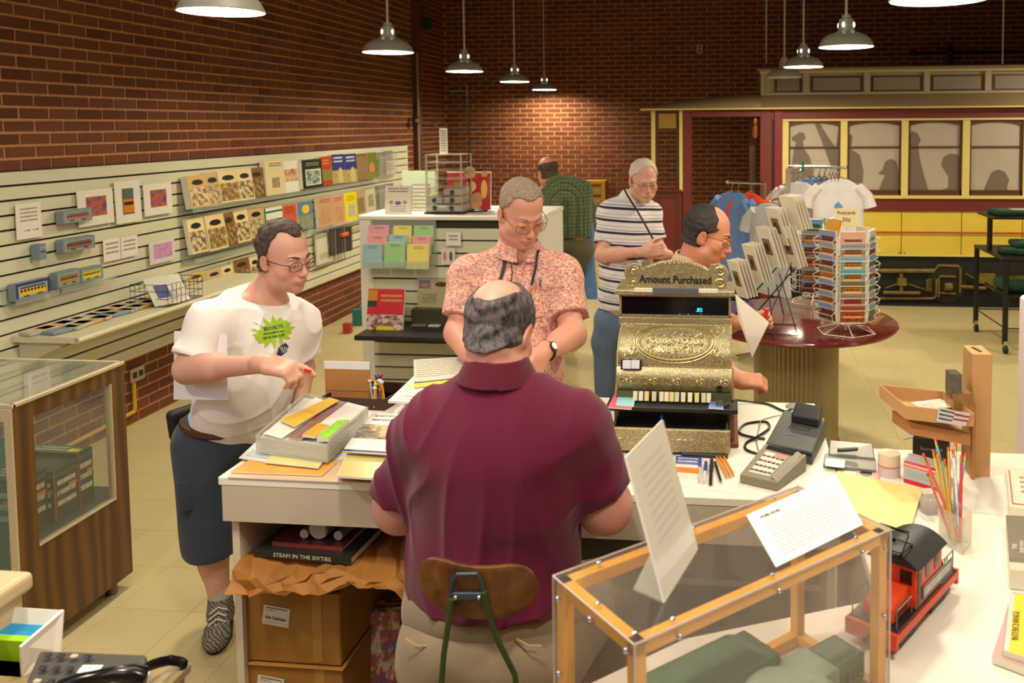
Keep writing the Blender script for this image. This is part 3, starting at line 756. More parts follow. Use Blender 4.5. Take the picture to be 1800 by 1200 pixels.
        P = (cells+pos/cnt[:,None])*s.h+s.lo
        F = []
        for ax in range(3):
            e = [slice(None)]*3; e2 = [slice(None)]*3; e[ax] = slice(0,-1); e2[ax] = slice(1,None)
            A,B = sg[tuple(e)],sg[tuple(e2)]
            for flip,mm in ((False,A & ~B),(True,~A & B)):
                q = np.argwhere(mm); u,w_ = (ax+1) % 3,(ax+2) % 3
                q = q[(q[:,u] > 0) & (q[:,w_] > 0) & (q[:,u] < c.shape[u]) & (q[:,w_] < c.shape[w_])]
                if not len(q): continue
                def at(du,dw): r = q.copy(); r[:,u] += du; r[:,w_] += dw; return idx[tuple(r.T)]
                f = np.stack([at(-1,-1),at(0,-1),at(0,0),at(-1,0)],1)
                F.append(f[:,::-1] if flip else f)
        F = np.concatenate(F); F = F[(F >= 0).all(1)]
        me = bpy.data.meshes.new(name); me.vertices.add(N); me.loops.add(len(F)*4); me.polygons.add(len(F))
        Wm = np.array(WORLD[parent].inverted()); Pl = P @ Wm[:3,:3].T + Wm[:3,3]
        me.vertices.foreach_set('co',Pl.astype(np.float32).ravel()); me.loops.foreach_set('vertex_index',F.astype(np.int32).ravel())
        me.polygons.foreach_set('loop_start',np.arange(0,len(F)*4,4,dtype=np.int32))
        me.polygons.foreach_set('use_smooth',np.ones(len(F),bool)); me.update(calc_edges=True)
        mats = mats if isinstance(mats,(list,tuple)) else [mats]
        for x in mats: me.materials.append(x)
        if colour is not None:
            col = colour(P); at_ = me.color_attributes.new('tint','FLOAT_COLOR','POINT')
            at_.data.foreach_set('color',np.concatenate([col,np.ones((N,1))],1).astype(np.float32).ravel())
        o = bpy.data.objects.new(name,me); COL.objects.link(o); o.parent = parent; WORLD[o] = WORLD[parent].copy()
        return o

def frame(f,up=(0,0,1),roll=0):
    """columns: person's right, forward, up"""
    f = V(f).normalized(); u = V(up); r = f.cross(u).normalized(); u = r.cross(f)
    m = Matrix((r,f,u)).transposed()
    if roll: m = m @ Matrix.Rotation(roll,3,'Y')
    return m
def skin_mat(name,tone,rough=.5):
    if name in _mats: return _mats[name]
    m,n = newmat(name,tone,rough)
    a = n.node('ShaderNodeVertexColor'); a.layer_name = 'tint'
    f = n.noise(n.coord(),45,4)
    c = n.mix(1.,rgb(tone),a.outputs[0],'MULTIPLY'); c = n.mix(n.math('MULTIPLY',f,.16),c,rgb((190,90,70)))
    n.link(c,n.b.inputs['Base Color']); n.b.inputs['Subsurface Weight'].default_value = .12; n.b.inputs['Subsurface Radius'].default_value = (.02,.008,.004); n.b.inputs['Subsurface Scale'].default_value = .5
    n.bump(n.noise(n.coord(),220,3),.15,.001); _mats[name] = m
    return m
def hair_mat(name,a,b,scale=220):
    if name in _mats: return _mats[name]
    m,n = newmat(name,a,.7); f = n.noise(n.mapping(n.coord(),(1,1,.45)),scale,3,.7)
    n.link(n.ramp(f,[(.35,a),(.62,b)]),n.b.inputs['Base Color']); n.bump(f,.7,.003); _mats[name] = m
    return m

def head_prims(F,H,s=1.,fat=0.,nose=1.,smile=0.,off=0.):
    c,R = H
    def p(x,y,z): return c + R @ V((x*s,y*s,z*s))
    def E(x,y,z,rx,ry,rz,k=.015,op='add',tilt=0):
        RR = R @ Matrix.Rotation(tilt,3,'Y') if tilt else R
        F.ell(p(x,y,z),(rx*s+off,ry*s+off,rz*s+off),RR,k,op)
    E(0,-.012,.042,.074,.094,.083,.0)
    E(0,.025,-.03,.060+fat*.006,.062,.078,.035)
    E(0,.038,-.078,.044+fat*.010,.042,.034,.03)
    E(0,.070,-.098,.020,.018,.016,.02)
    for q in (-1,1):
        E(q*.044,.046,-.028,.024+fat*.006,.026,.026,.02)      # cheeks
        E(q*.050,.015,-.065,.018+fat*.010,.03,.03,.02)         # jaw corners
    E(0,.076,.024,.046,.016,.011,.014)                          # brow
    for q in (-1,1): E(q*.031,.103,.004,.020,.017,.013,.014,'sub')   # sockets
    for q in (-1,1):
        E(q*.031,.078,.003,.0155,.0125,.0105,.004)              # lids
    F.cone(p(0,.082,.012),p(0,.104*nose,-.028),.007*s,.0105*s,.012)
    E(0,.106*nose,-.033,.0105,.010,.0085,.008)
    for q in (-1,1): E(q*.0125,.096,-.036,.007,.010,.0068,.007)
    E(0,.086,-.058,.025,.014,.013,.012)                         # muzzle
    E(0,.0965,-.0585,.021,.007,.0045,.004); E(0,.0945,-.0685,.018,.0075,.0055,.004)
    E(0,.101,-.0635,.023,.008,.0016,.002,'sub')
    for q in (-1,1): F.cone(p(q*.017,.100,-.036),p(q*.030,.088,-.058),.0015*s,.0022*s,.006,'sub')   # folds beside the mouth
    for q in (-1,1):
        RR = R @ Matrix.Rotation(q*.16,3,'Y')
        F.ell(p(q*.078,-.012,-.006),(.007*s,.018*s,.031*s),RR @ Matrix.Rotation(-.2*1,3,'X'),.005)
        F.ell(p(q*.074,-.004,-.026),(.008*s,.010*s,.010*s),RR,.008)
        F.ell(p(q*.085,-.009,.002),(.004*s,.009*s,.017*s),RR,.003,'sub')
def hand_prims(F,W,d,n,right=True,curl=(.3,.5,.4),s=1.,spread=.0,thumb=.3,per=None):
    d = V(d).normalized(); n = V(n); n = (n-d*n.dot(d)).normalized(); t = d.cross(n) if right else n.cross(d)
    R = Matrix((t,d,n)).transposed(); W = V(W)
    F.cone(W-d*.03,W+d*.02,.027*s,.026*s,.02)
    F.box(W+d*.048*s,(.040*s,.047*s,.0155*s),R,.014*s,.02)
    F.ell(W+d*.035*s+t*.024*s+n*.010*s,(.018*s,.028*s,.014*s),R,.012)
    for i,(o,L) in enumerate(((.030,.072),(.010,.080),(-.011,.074),(-.030,.058))):
        cc = per[i] if per else curl
        p = W+d*.088*s+t*o*s; a = 0.; dd = (d+t*(o*spread*12)).normalized()
        for q,(f_,cr) in enumerate(zip((.46,.30,.24),cc)):
            a += cr; v = dd*math.cos(a)+n*math.sin(a); e = p+v*L*f_*s
            F.cone(p,e,(.0098,.0090,.0082)[q]*s,(.0090,.0082,.0074)[q]*s,.0045 if q else .008); p = e
    b = W+d*.022*s+t*.030*s+n*.006*s; v = (d*.75+t*(.75-thumb*.8)+n*(.15+thumb)).normalized(); e = b+v*.046*s
    F.cone(b,e,.015*s,.0115*s,.010); v2 = (v*.7+d*.5+n*thumb*.8).normalized(); F.cone(e,e+v2*.032*s,.0112*s,.0088*s,.004)
def torso_prims(F,J,off=0.,k=.06):
    R = frame(J['f'],J['C']-J['P'])
    F.ell(J['C'],[x+off for x in J['chest']],R,k); F.ell(J['B'],[x+off for x in J['belly']],R,k); F.ell(J['P'],[x+off for x in J['hip']],R,k)
    for u,v in (('C','B'),('B','P')):
        F.ell(V(J[u]).lerp(V(J[v]),.5),[(a_+b_)/2+off-.004 for a_,b_ in zip(*[J['chest' if q == 'C' else 'belly' if q == 'B' else 'hip'] for q in (u,v)])],R,k)
    for a in ('SR','SL'):
        F.cone(J['N'],J[a],.052+off,J['sr']+off,k*.8)
        F.cone(J[a],J['C'],J['sr']+off,.09+off,k)
def eyes(parent,H,s=1.,iris=(70,60,50),look=0.):
    c,R = H
    for q in (-1,1):
        o = c + R @ V((q*.031*s,.0765*s,.002*s)); m = MB(); m.sphere(o,.0125*s,14,10)
        e = m.build('eye',M('eye_white',(226,218,206),.25),parent,smooth=True,angle=0)
        d = R @ V((look,1,-.12)).normalized(); m2 = MB(); m2.cyl(o+d*.0112*s,o+d*.0129*s,.0062*s,.0052*s,14); m2.build('iris',M('iris_%d' % iris[0],iris,.2),e,smooth=True)
def lids_and_brows(parent,H,s,hairm,off=0.):
    c,R = H
    for q in (-1,1):
        pts = [c + R @ V((q*(.014+.034*t)*s,(.091-.022*t*t)*s,(.0245+.006*math.sin(t*PI*.8))*s)) for t in (0,.25,.5,.75,1)]
        MB().tube(pts,.0035*s,6,radii=[.003*s,.0042*s,.004*s,.003*s,.0012*s]).build('eyebrow',hairm,parent,smooth=True)
def glasses(parent,H,s=1.,w=.024,h=.018,m_=None,lens=True,drop=0.,sq=2.6):
    c,R = H; g = m_ or M('gold_wire',(150,120,80),.25,.9); P = lambda x,y,z: c + R @ V((x*s,y*s,z*s))
    fr = MB(); root = None
    for q in (-1,1):
        cx,cy,cz = q*.033,.100,-.001-drop
        loop = []
        for k in range(20):
            a = 2*PI*k/20; ca,sa = math.cos(a),math.sin(a)
            ux = math.copysign(abs(ca)**(2/sq),ca)*w; uz = math.copysign(abs(sa)**(2/sq),sa)*h
            loop.append(P(cx+ux,cy-abs(cx+ux)*.22+.004,cz+uz))
        fr.tube(loop,.0011*s+.0003,5,closed=True)
        fr.tube([P(q*(.033+w),.0905,.006-drop),P(q*.074,.072,.010-drop),P(q*.078,.03,.008),P(q*.080,-.006,.008),P(q*.079,-.02,-.006)],.0012*s+.0003,5)
    fr.tube([P(-.010,.101,.002-drop),P(0,.105,.006-drop),P(.010,.101,.002-drop)],.0012*s,5)
    root = fr.build('eyeglasses',g,parent,smooth=True)
    if lens:
        for q in (-1,1):
            cx,cz = q*.033,-.001-drop; poly = []
            for k in range(16):
                a = 2*PI*k/16; ca,sa = math.cos(a),math.sin(a)
                poly.append(P(cx+math.copysign(abs(ca)**(2/sq),ca)*w*.97,.101-abs(cx)*.22+.002,cz+math.copysign(abs(sa)**(2/sq),sa)*h*.97))
            MB()._add(poly,[tuple(range(16))]).build('lens',clear_mat('lens_glass',(230,230,235),.03,.03,1.12),root)
    return root
def face_tint(H,s=1.,stubble=.0,flush=.12,bald=None):
    c,R = H; Rn = np.array(R).T; cn = np.array(c)
    def f(P):
        q = (P-cn) @ Rn.T / s; x,y,z = q.T; col = np.ones((len(P),3)); inhead = (np.abs(x) < .1) & (np.abs(z) < .14) & (np.abs(y) < .14)
        lip = np.exp(-((x/.022)**2+((z+.0635)/.009)**2)*1.2)*(y > .07)*inhead
        ck = np.exp(-(((np.abs(x)-.04)/.02)**2+((z+.03)/.02)**2))*(y > .03)*inhead + np.exp(-((x/.012)**2+((z+.034)/.012)**2))*(y > .08)*inhead
        st = np.exp(-((x/.06)**2+((z+.085)/.035)**2))*(y > 0)*inhead*stubble
        col[:,1] *= 1-.32*lip-flush*ck; col[:,2] *= 1-.28*lip-flush*ck; col[:,0] *= 1-.10*lip
        col *= (1-st)[:,None]
        ear = (np.abs(x) > .076)*inhead; col[:,1] *= 1-.12*ear; col[:,2] *= 1-.12*ear
        return col
    return f
def hair_field(F,H,s,keep,thick=.010,k=.0):
    """hair shell over the skull where keep(x, y, z) < 0 in head space (metres)"""
    c,R = H; a = np.array(R); cn = np.array(c)
    def f(X,Y,Z):
        dx,dy,dz = X-cn[0],Y-cn[1],Z-cn[2]
        x = (a[0][0]*dx+a[1][0]*dy+a[2][0]*dz)/s; y = (a[0][1]*dx+a[1][1]*dy+a[2][1]*dz)/s; z = (a[0][2]*dx+a[1][2]*dy+a[2][2]*dz)/s
        k0 = np.sqrt((x/(.074+thick))**2+((y+.012)/(.094+thick))**2+((z-.042)/(.083+thick))**2); q = (k0-1)*.085
        # nape and sides below the skull ball
        r2 = np.sqrt((x/(.066+thick*.4))**2+((y+.030)/(.064+thick*.5))**2); q2 = np.maximum((r2-1)*.07,np.maximum(z-.05,-z-.075)); q = np.minimum(q,q2)
        return np.maximum(q,keep(x,y,z))*s
    F.put(f,[v-.14 for v in c],[v+.14 for v in c],k)
def smoothstep(a,b,x): t = np.clip((x-a)/(b-a),0,1); return t*t*(3-2*t)
# ------------------------------------------------------------------ the people
def bounds(pts,m): 
    return [min(p[i] for p in pts)-m for i in range(3)],[max(p[i] for p in pts)+m for i in range(3)]
def sleeve(F,sh,el,t_end,r0,r1,off=.012,k=.05,hollow=True):
    """short sleeve from the shoulder to a cuff part-way down the upper arm"""
    e = V(sh).lerp(V(el),t_end); d = (V(el)-V(sh)).normalized()
    F.cone(sh,e+d*.03,r0+off,r1+off,k,cut=(e,d))
    rr = r1+off-.012; return (e+d*(rr-.024),e+d*(rr+.03),rr,rr+.002)
def hollow(F,*cs):
    for c in cs: F.cone(c[0],c[1],c[2],c[3],.0,'sub')
def cloth(name,color,kind=None,**k):
    if name in _mats: return _mats[name]
    m,n = newmat(name,color,.85,spec=.25); o = n.coord(); x,y,z = n.sep(o); c = rgb(color)
    if kind == 'stripes':
        zz = n.math('ADD',n.math('MULTIPLY',z,13.5),n.math('MULTIPLY',x,k.get('sl',1.2)))
        fr = n.math('FRACT',zz)
        c = n.mix(n.math('LESS_THAN',fr,.20),c,rgb((40,40,58))); c = n.mix(n.math('MULTIPLY',n.math('GREATER_THAN',fr,.32),n.math('LESS_THAN',fr,.38)),c,rgb((120,122,140)))
        c = n.mix(n.math('MULTIPLY',n.math('GREATER_THAN',fr,.62),n.math('LESS_THAN',fr,.66)),c,rgb((150,150,165)))
    elif kind == 'plaid':
        for ax,fq in ((x,34.),(z,34.),(y,34.)):
            s_ = n.math('FRACT',n.math('MULTIPLY',ax,fq))
            c = n.mix(n.math('MULTIPLY',n.math('LESS_THAN',s_,.40),.42),c,rgb((26,40,34)))
            c = n.mix(n.math('MULTIPLY',n.math('GREATER_THAN',s_,.93),.5),c,rgb((150,160,110)))
    elif kind == 'print':
        f1 = n.noise(n.mapping(o,(190,190,34)),1.,2,.6); f2 = n.noise(n.mapping(o,(60,60,240)),1.,2,.6); f3 = n.noise(o,22,2)
        c = n.mix(n.math('MULTIPLY',n.math('GREATER_THAN',f1,.50),.75),c,rgb((170,78,80))); c = n.mix(n.math('MULTIPLY',n.math('GREATER_THAN',f2,.54),.7),c,rgb((230,206,172)))
        c = n.mix(n.math('MULTIPLY',n.math('GREATER_THAN',f3,.60),.25),c,rgb((130,110,140)))
    f = n.noise(o,9,3); c = n.mix(n.math('MULTIPLY',f,k.get('fade',.12)),c,rgb(k.get('shade',(70,60,60))))
    n.link(c,n.b.inputs['Base Color']); n.b.inputs['Sheen Weight'].default_value = k.get('sheen',.15)
    n.bump(n.noise(n.mapping(o,(1,1,.6)),420,2),.25,.0015)
    _mats[name] = m; return m
def shoe(F,ankle,toe_dir,L=.28,s=1.):
    a = V(ankle); d = V(toe_dir).normalized(); R = frame(d)
    F.ell(V((a.x,a.y,.05))+d*.01,(.042*s,.075*s,.05),R,.02); F.ell(V((a.x,a.y,.035))+d*.13,(.046*s,.085*s,.036),R,.03)
    F.cone(V((a.x,a.y,.05)),V((a.x,a.y,.105)),.045*s,.043*s,.02)

# ---- man in the white T-shirt, leaning in at the left end of the counter
def man_white():
    t = thing('person','man in a white T-shirt with a green starburst print, leaning in at the counter end','person',(-1.80,2.92,0))
    P = at_y(408,745,2.93); C = at_y(452,585,2.90); B = at_y(440,675,2.87); N = at_y(466,522,2.92)
    f = V((.72,-.68,-.12)); SR = at_y(372,566,2.74); SL = at_y(524,574,3.02)
    ER = at_y(332,648,2.66); WR = at_y(470,640,2.46); EL = at_y(532,650,3.06); WL = at_y(528,715,2.99)
    Hc = at_y(500,452,2.87); H = (Hc,frame((.93,-.36,-.22),(.05,-.05,1),.06)); s = 1.0
    kneeR,ankR = at_y(368,925,2.88),V((-1.868,2.90,.09)); toe = V((.42,-.90,0))
    hipR,hipL = P+V((-.07,-.07,-.05)),P+V((.07,.09,-.05)); kneeL = V((-1.66,3.02,.44)); ankL = V((-1.70,3.12,.09))
    J = dict(f=f,P=P,C=C,B=B,N=N,SR=SR,SL=SL,sr=.058,chest=(.150,.112,.17),belly=(.145,.128,.15),hip=(.150,.125,.12))
    pts = [Hc,P,SR,SL,ER,WR,WL,EL,kneeR,ankR,ankL,kneeL,V((-1.8,2.7,.02))]
    lo,hi = bounds(pts,.17); F = Field(lo,hi,.0042)
    torso_prims(F,J,-.012); head_prims(F,H,s,.4)
    F.chain([Hc + H[1] @ V((0,-.03,-.06)),N],[.052,.058],.03)
    F.chain([SR,ER,WR],[.052,.043,.026],.02); F.cone(ER,ER.lerp(WR,.35),.043,.043,.03); hand_prims(F,WR,at_y(535,655,2.44)-WR,V((.1,.25,-1)),True,per=[(.15,.25,.2),(.7,.8,.5),(.9,.9,.6),(1.,.9,.6)],s=.95,thumb=.35)
    F.chain([SL,EL,WL],[.05,.042,.027],.02); hand_prims(F,WL,V((.35,-.35,-.55)),V((-.8,-.2,.1)),False,(.3,.5,.4),.95)
    F.chain([hipR,kneeR,ankR],[.08,.056,.036],.04); F.ell(kneeR.lerp(ankR,.35)+V((-.02,.02,0)),(.048,.052,.10),None,.04)
    F.chain([hipL,kneeL,ankL],[.08,.056,.036],.04)
    skin = skin_mat('skin_fair',(206,158,138))
    body = F.mesh('body',skin,t,face_tint(H,s,.16,.16))
    # T-shirt
    F = Field(*bounds([P,SR,SL,N,C,B],.22),.0045)
    torso_prims(F,J,.010); h1 = sleeve(F,SR,ER,.80,.055,.060,.016,k=.035); h2 = sleeve(F,SL,EL,.66,.055,.056,.014,k=.035)
    F.folds(.008,46,5,(.5,-.2,.8)); F.noise(.0020,34,3,(1,1,.5)); hollow(F,h1,h2); ax = (N-C).normalized(); F.cut(N+ax*.020,(ax*.9+f*.42).normalized()); F.cut(P+V((0,0,.0)),-(C-P).normalized())
    F.cone(N-ax*.05,N+ax*.1,.066,.060,.004,'sub')
    shirt = F.mesh('t_shirt',cloth('white_jersey',(232,228,226),fade=.04),t)
    F = Field(*bounds([N],.13),.0035)
    def ring(X,Y,Z):
        x,y,z = X-N.x,Y-N.y,Z-N.z; h = x*ax.x+y*ax.y+z*ax.z+.006; q = np.sqrt(np.maximum(x*x+y*y+z*z-(h-.006)**2,0))
        return np.sqrt((q-.067)**2+(h*.8)**2)-.006
    F.put(ring,[v-.1 for v in N],[v+.1 for v in N]); F.mesh('neckband',cloth('white_rib',(224,220,220),fade=.03),t)
    # shorts, cut at the knee
    F = Field(*bounds([P,hipR,hipL,kneeR,kneeL],.19),.005)
    F.ell(P+V((0,0,-.02)),(.158,.15,.12),frame(f),.03); kR = kneeR+V((0,0,-.0)); F.chain([hipR,kR+V((0,0,-.06))],[.105,.098],.05); F.chain([hipL,kneeL],[.10,.092],.05)
    F.cut(P+V((0,0,.045)),(0.1,0,1)); zc = at_y(360,972,2.88).z; F.cut((0,0,zc),(0,0,-1)); F.cone(kR+V((0,0,-.16)),kR+V((0,0,-.03)),.088,.085,0,'sub')
    F.noise(.003,28,5,(1,1,.6)); F.mesh('shorts',cloth('navy_twill',(52,62,76),shade=(30,34,44)),t)
    pk = at_y(340,868,2.775); MB().box(pk+V((.0,-.0,0)),(.014,.10,.11),rz=-.75,rx=.0).build('cargo_pocket',cloth('navy_twill',(52,62,76)),t,bevel=.004)
    # belt with a pouch
    R = frame(f); bp = [P+R @ V((.163*math.sin(a),.152*math.cos(a),.028)) for a in (2*PI*k/40 for k in range(40))]
    MB().tube(bp,.015,6,closed=True).build('belt',M('brown_leather',(74,42,26),.5),t,smooth=True)
    pc = at_y(324,742,2.88); MB().box(pc,(.05,.11,.115),rz=-.6,rx=.1).build('pouch',M('black_nylon',(24,22,24),.6),t,bevel=.018,seg=3)
    # shoes and sock
    F = Field((ankR.x-.15,ankR.y-.32,-.01),(ankR.x+.25,ankR.y+.12,.2),.004); shoe(F,ankR,toe); F.cone(ankR+V((0,0,-.01)),ankR+V((0,0,.06)),.036,.036,0,'sub')
    m,n = newmat('trainer_mesh',(150,140,124),.7); o_ = n.coord(); wv = n.node('ShaderNodeTexWave',bands_direction='DIAGONAL'); wv.inputs['Scale'].default_value = 34; wv.inputs['Distortion'].default_value = 6; n.link(o_,wv.inputs[0])
    n.link(n.ramp(wv.outputs[1],[(.3,(74,68,64)),(.7,(134,126,112))]),n.b.inputs['Base Color']); sm = m
    sh_ = F.mesh('trainer',sm,t)
    Rf = frame(toe); lc = MB()
    for k in range(5):
        q = V((ankR.x,ankR.y,0))+toe.normalized()*(.055+.022*k); zz = .098-.010*k
        lc.tube([q+Rf @ V((-.028,0,zz-.012)),q+Rf @ V((0,0,zz+.002)),q+Rf @ V((.028,.012,zz-.012))],.0035,5)
    lc.build('laces',M('lace_white',(200,196,186),.8),sh_,smooth=True)
    sp = [V((ankR.x,ankR.y,.012))+Rf @ V((.050*math.sin(a)*(1 if math.cos(a) > 0 else .9),.055+.135*math.cos(a),0)) for a in (2*PI*k/24 for k in range(24))]
    m2 = MB(); m2._add([p+V((0,0,dz)) for dz in (-.011,.012) for p in sp],[tuple(range(24)),tuple(range(47,23,-1))]+[(i,(i+1) % 24,24+(i+1) % 24,24+i) for i in range(24)]); m2.build('sole',M('dark_rubber',(36,32,32),.7),sh_)
    F = Field((ankR.x-.07,ankR.y-.07,.08),(ankR.x+.07,ankR.y+.07,.22),.004); F.cone(ankR,ankR+V((.0,0,.05)),.042,.041,0); F.mesh('sock',M('grey_sock',(170,166,160),.9),t)
    F = Field((ankL.x-.15,ankL.y-.32,-.01),(ankL.x+.25,ankL.y+.12,.2),.006); shoe(F,ankL,toe); F.mesh('trainer',sm,t)
    # hair: short, dark, receding at the temples
    F = Field(*bounds([Hc],.15),.003)
    def keep(x,y,z):
        front = y-(.040+.028*np.cos(np.clip(x/.05,-1,1)*PI))+(z-.09)*-.2      # hairline on the crown with a widow's peak
        side = np.where(y > -.012,(.026+.9*(y+.012))-z,-.048-z)
        return np.maximum(front,side)
    hair_field(F,H,s,keep,.009); F.noise(.0022,260,4); F.noise(.0015,90,6)
    hm = hair_mat('hair_brown',(36,26,22),(84,66,54)); F.mesh('hair',hm,t)
    eyes(t,H,s,(64,60,50),.15); lids_and_brows(t,H,s,hm); glasses(t,H,s,.023,.0165,M('dark_wire',(60,50,44),.3,.8))
    # print on the chest: starburst, words, streetcar and skater marks, thin raised ink following the cloth
    fd = f.normalized(); fc = at_y(472,572,2.90); Rr = frame(V((.62,-.78,-.02)).normalized(),(0.03,0,1)); xr,nn,up = -Rr.col[0],Rr.col[1],Rr.col[2]
    deps = bpy.context.evaluated_depsgraph_get(); inv = WORLD[t].inverted()
    from mathutils.bvhtree import BVHTree
    bv = BVHTree.FromPolygons([v.co for v in shirt.data.vertices],[tuple(p.vertices) for p in shirt.data.polygons])
    def drape(P2):
        o = inv @ (fc+xr*P2[0]+up*P2[1]+nn*.25); h = bv.ray_cast(o,-nn,.6)[0]
        return (WORLD[t] @ h)+nn*.0022 if h is not None else fc+xr*P2[0]+up*P2[1]+nn*.0
    def fill(poly,m_,nm,lift=0.):
        """triangulate a fan in rings so the ink follows the cloth"""
        c = (sum(p[0] for p in poly)/len(poly),sum(p[1] for p in poly)/len(poly)); rings = 6; P_ = [drape(c)+nn*lift]; F_ = []; L = len(poly)
        for q in range(1,rings+1): P_ += [drape((c[0]+(p[0]-c[0])*q/rings,c[1]+(p[1]-c[1])*q/rings))+nn*lift for p in poly]
        F_ += [(0,1+i,1+(i+1) % L) for i in range(L)]
        for q in range(rings-1): F_ += [(1+q*L+i,1+(q+1)*L+i,1+(q+1)*L+(i+1) % L,1+q*L+(i+1) % L) for i in range(L)]
        return MB()._add(P_,F_).build(nm,m_,shirt,smooth=True)
    star = []
    for k in range(32):
        a = 2*PI*k/32; r_ = (1.0 if k % 2 == 0 else .66)*(1+.18*math.sin(k*2.7)); star.append((math.cos(a)*.082*r_,math.sin(a)*.052*r_))
    G = M('lime_ink',(156,196,32),.6); DK = M('navy_ink',(44,44,74),.6)
    fill(star,G,'starburst')
    def words(s_,w_,y_,h_):
        c = bpy.data.curves.new('w','FONT'); c.body = s_; c.size = h_; c.align_x = 'CENTER'; c.align_y = 'CENTER'; c.resolution_u = 1; c.offset = .0004
        o = bpy.data.objects.new('w',c); COL.objects.link(o); dg = bpy.context.evaluated_depsgraph_get(); me = bpy.data.meshes.new_from_object(o.evaluated_get(dg)); bpy.data.objects.remove(o); xs = [v.co.x for v in me.vertices]
        sc = w_/(max(xs)-min(xs)); P_ = [drape((v.co.x*sc,v.co.y+y_))+nn*.0012 for v in me.vertices]; F_ = [tuple(p.vertices) for p in me.polygons]
        MB()._add(P_,F_).build('lettering',DK,shirt)
    words('BROOKLYN',.066,.014,.019); words('HISTORIC STREETCAR TOUR',.070,-.002,.008); words('MAY 28, 2005 • 12 PM',.072,-.016,.012)
    fill([(.018,-.052),(.040,-.046),(.052,-.060),(.046,-.078),(.026,-.088),(.010,-.104),(-.002,-.100),(.008,-.078)],DK,'print_figure')
    fill([(-.035,-.112),(-.012,-.106),(.000,-.118),(-.006,-.138),(-.034,-.140),(-.046,-.128)],DK,'print_figure')
    for k in range(4):
        a = drape((.018+.008*k,-.052-.003*k)); b = drape((.030+.006*k,-.078)); MB().tube([a+nn*.002,a.lerp(b,.5)+nn*.003,b+nn*.002],.0012,4).build('print_line',M('white_ink',(230,228,226),.6),shirt)
    # red scrap held between the fingers and the sheet clasped under the arm
    hp = at_y(541,652,2.42); o = MB().box(hp,(.022,.004,.012),rz=.2,ry=.3).build('paper_scrap',M('red_plastic',(210,40,30),.5),bevel=.001); solo(o,'small red scrap between the fingertips of the man in the white T-shirt','paper')
    sp_ = [at_y(305,702,2.70),at_y(400,703,2.66),at_y(398,588,2.68),at_y(306,582,2.72)]
    solo(MB().slab(sp_,.003).build('card_sheet',M('white_sheet',(232,230,230),.5)),'white sheet of card clasped under the right arm of the man in the white T-shirt','paper')
    return t
MANS = [man_white]
man_white()
def collar(F,N,ax,r,h,fwd,flare=.012,open_=0.):
    """a folded collar: a short flared ring around the neck"""
    N = V(N); ax = V(ax).normalized(); fwd = V(fwd); fwd = (fwd-ax*fwd.dot(ax)).normalized()
    def f(X,Y,Z):
        x,y,z = X-N.x,Y-N.y,Z-N.z; t = x*ax.x+y*ax.y+z*ax.z; q = np.sqrt(np.maximum(x*x+y*y+z*z-t*t,0)); w_ = x*fwd.x+y*fwd.y+z*fwd.z
        tt = t+.30*np.maximum(w_,0)                                # dips at the front
        rr = r+flare*np.clip(1-tt/h,0,1.4)
        d = np.maximum(np.abs(q-rr)-.0045,np.maximum(-tt-.012,tt-h))
        if open_: d = np.maximum(d,open_-(np.abs(x*(ax.y*fwd.z-ax.z*fwd.y)+y*(ax.z*fwd.x-ax.x*fwd.z)+z*(ax.x*fwd.y-ax.y*fwd.x))+np.maximum(-w_,0)*3))
        return d
    F.put(f,[v-.14 for v in N],[v+.14 for v in N])

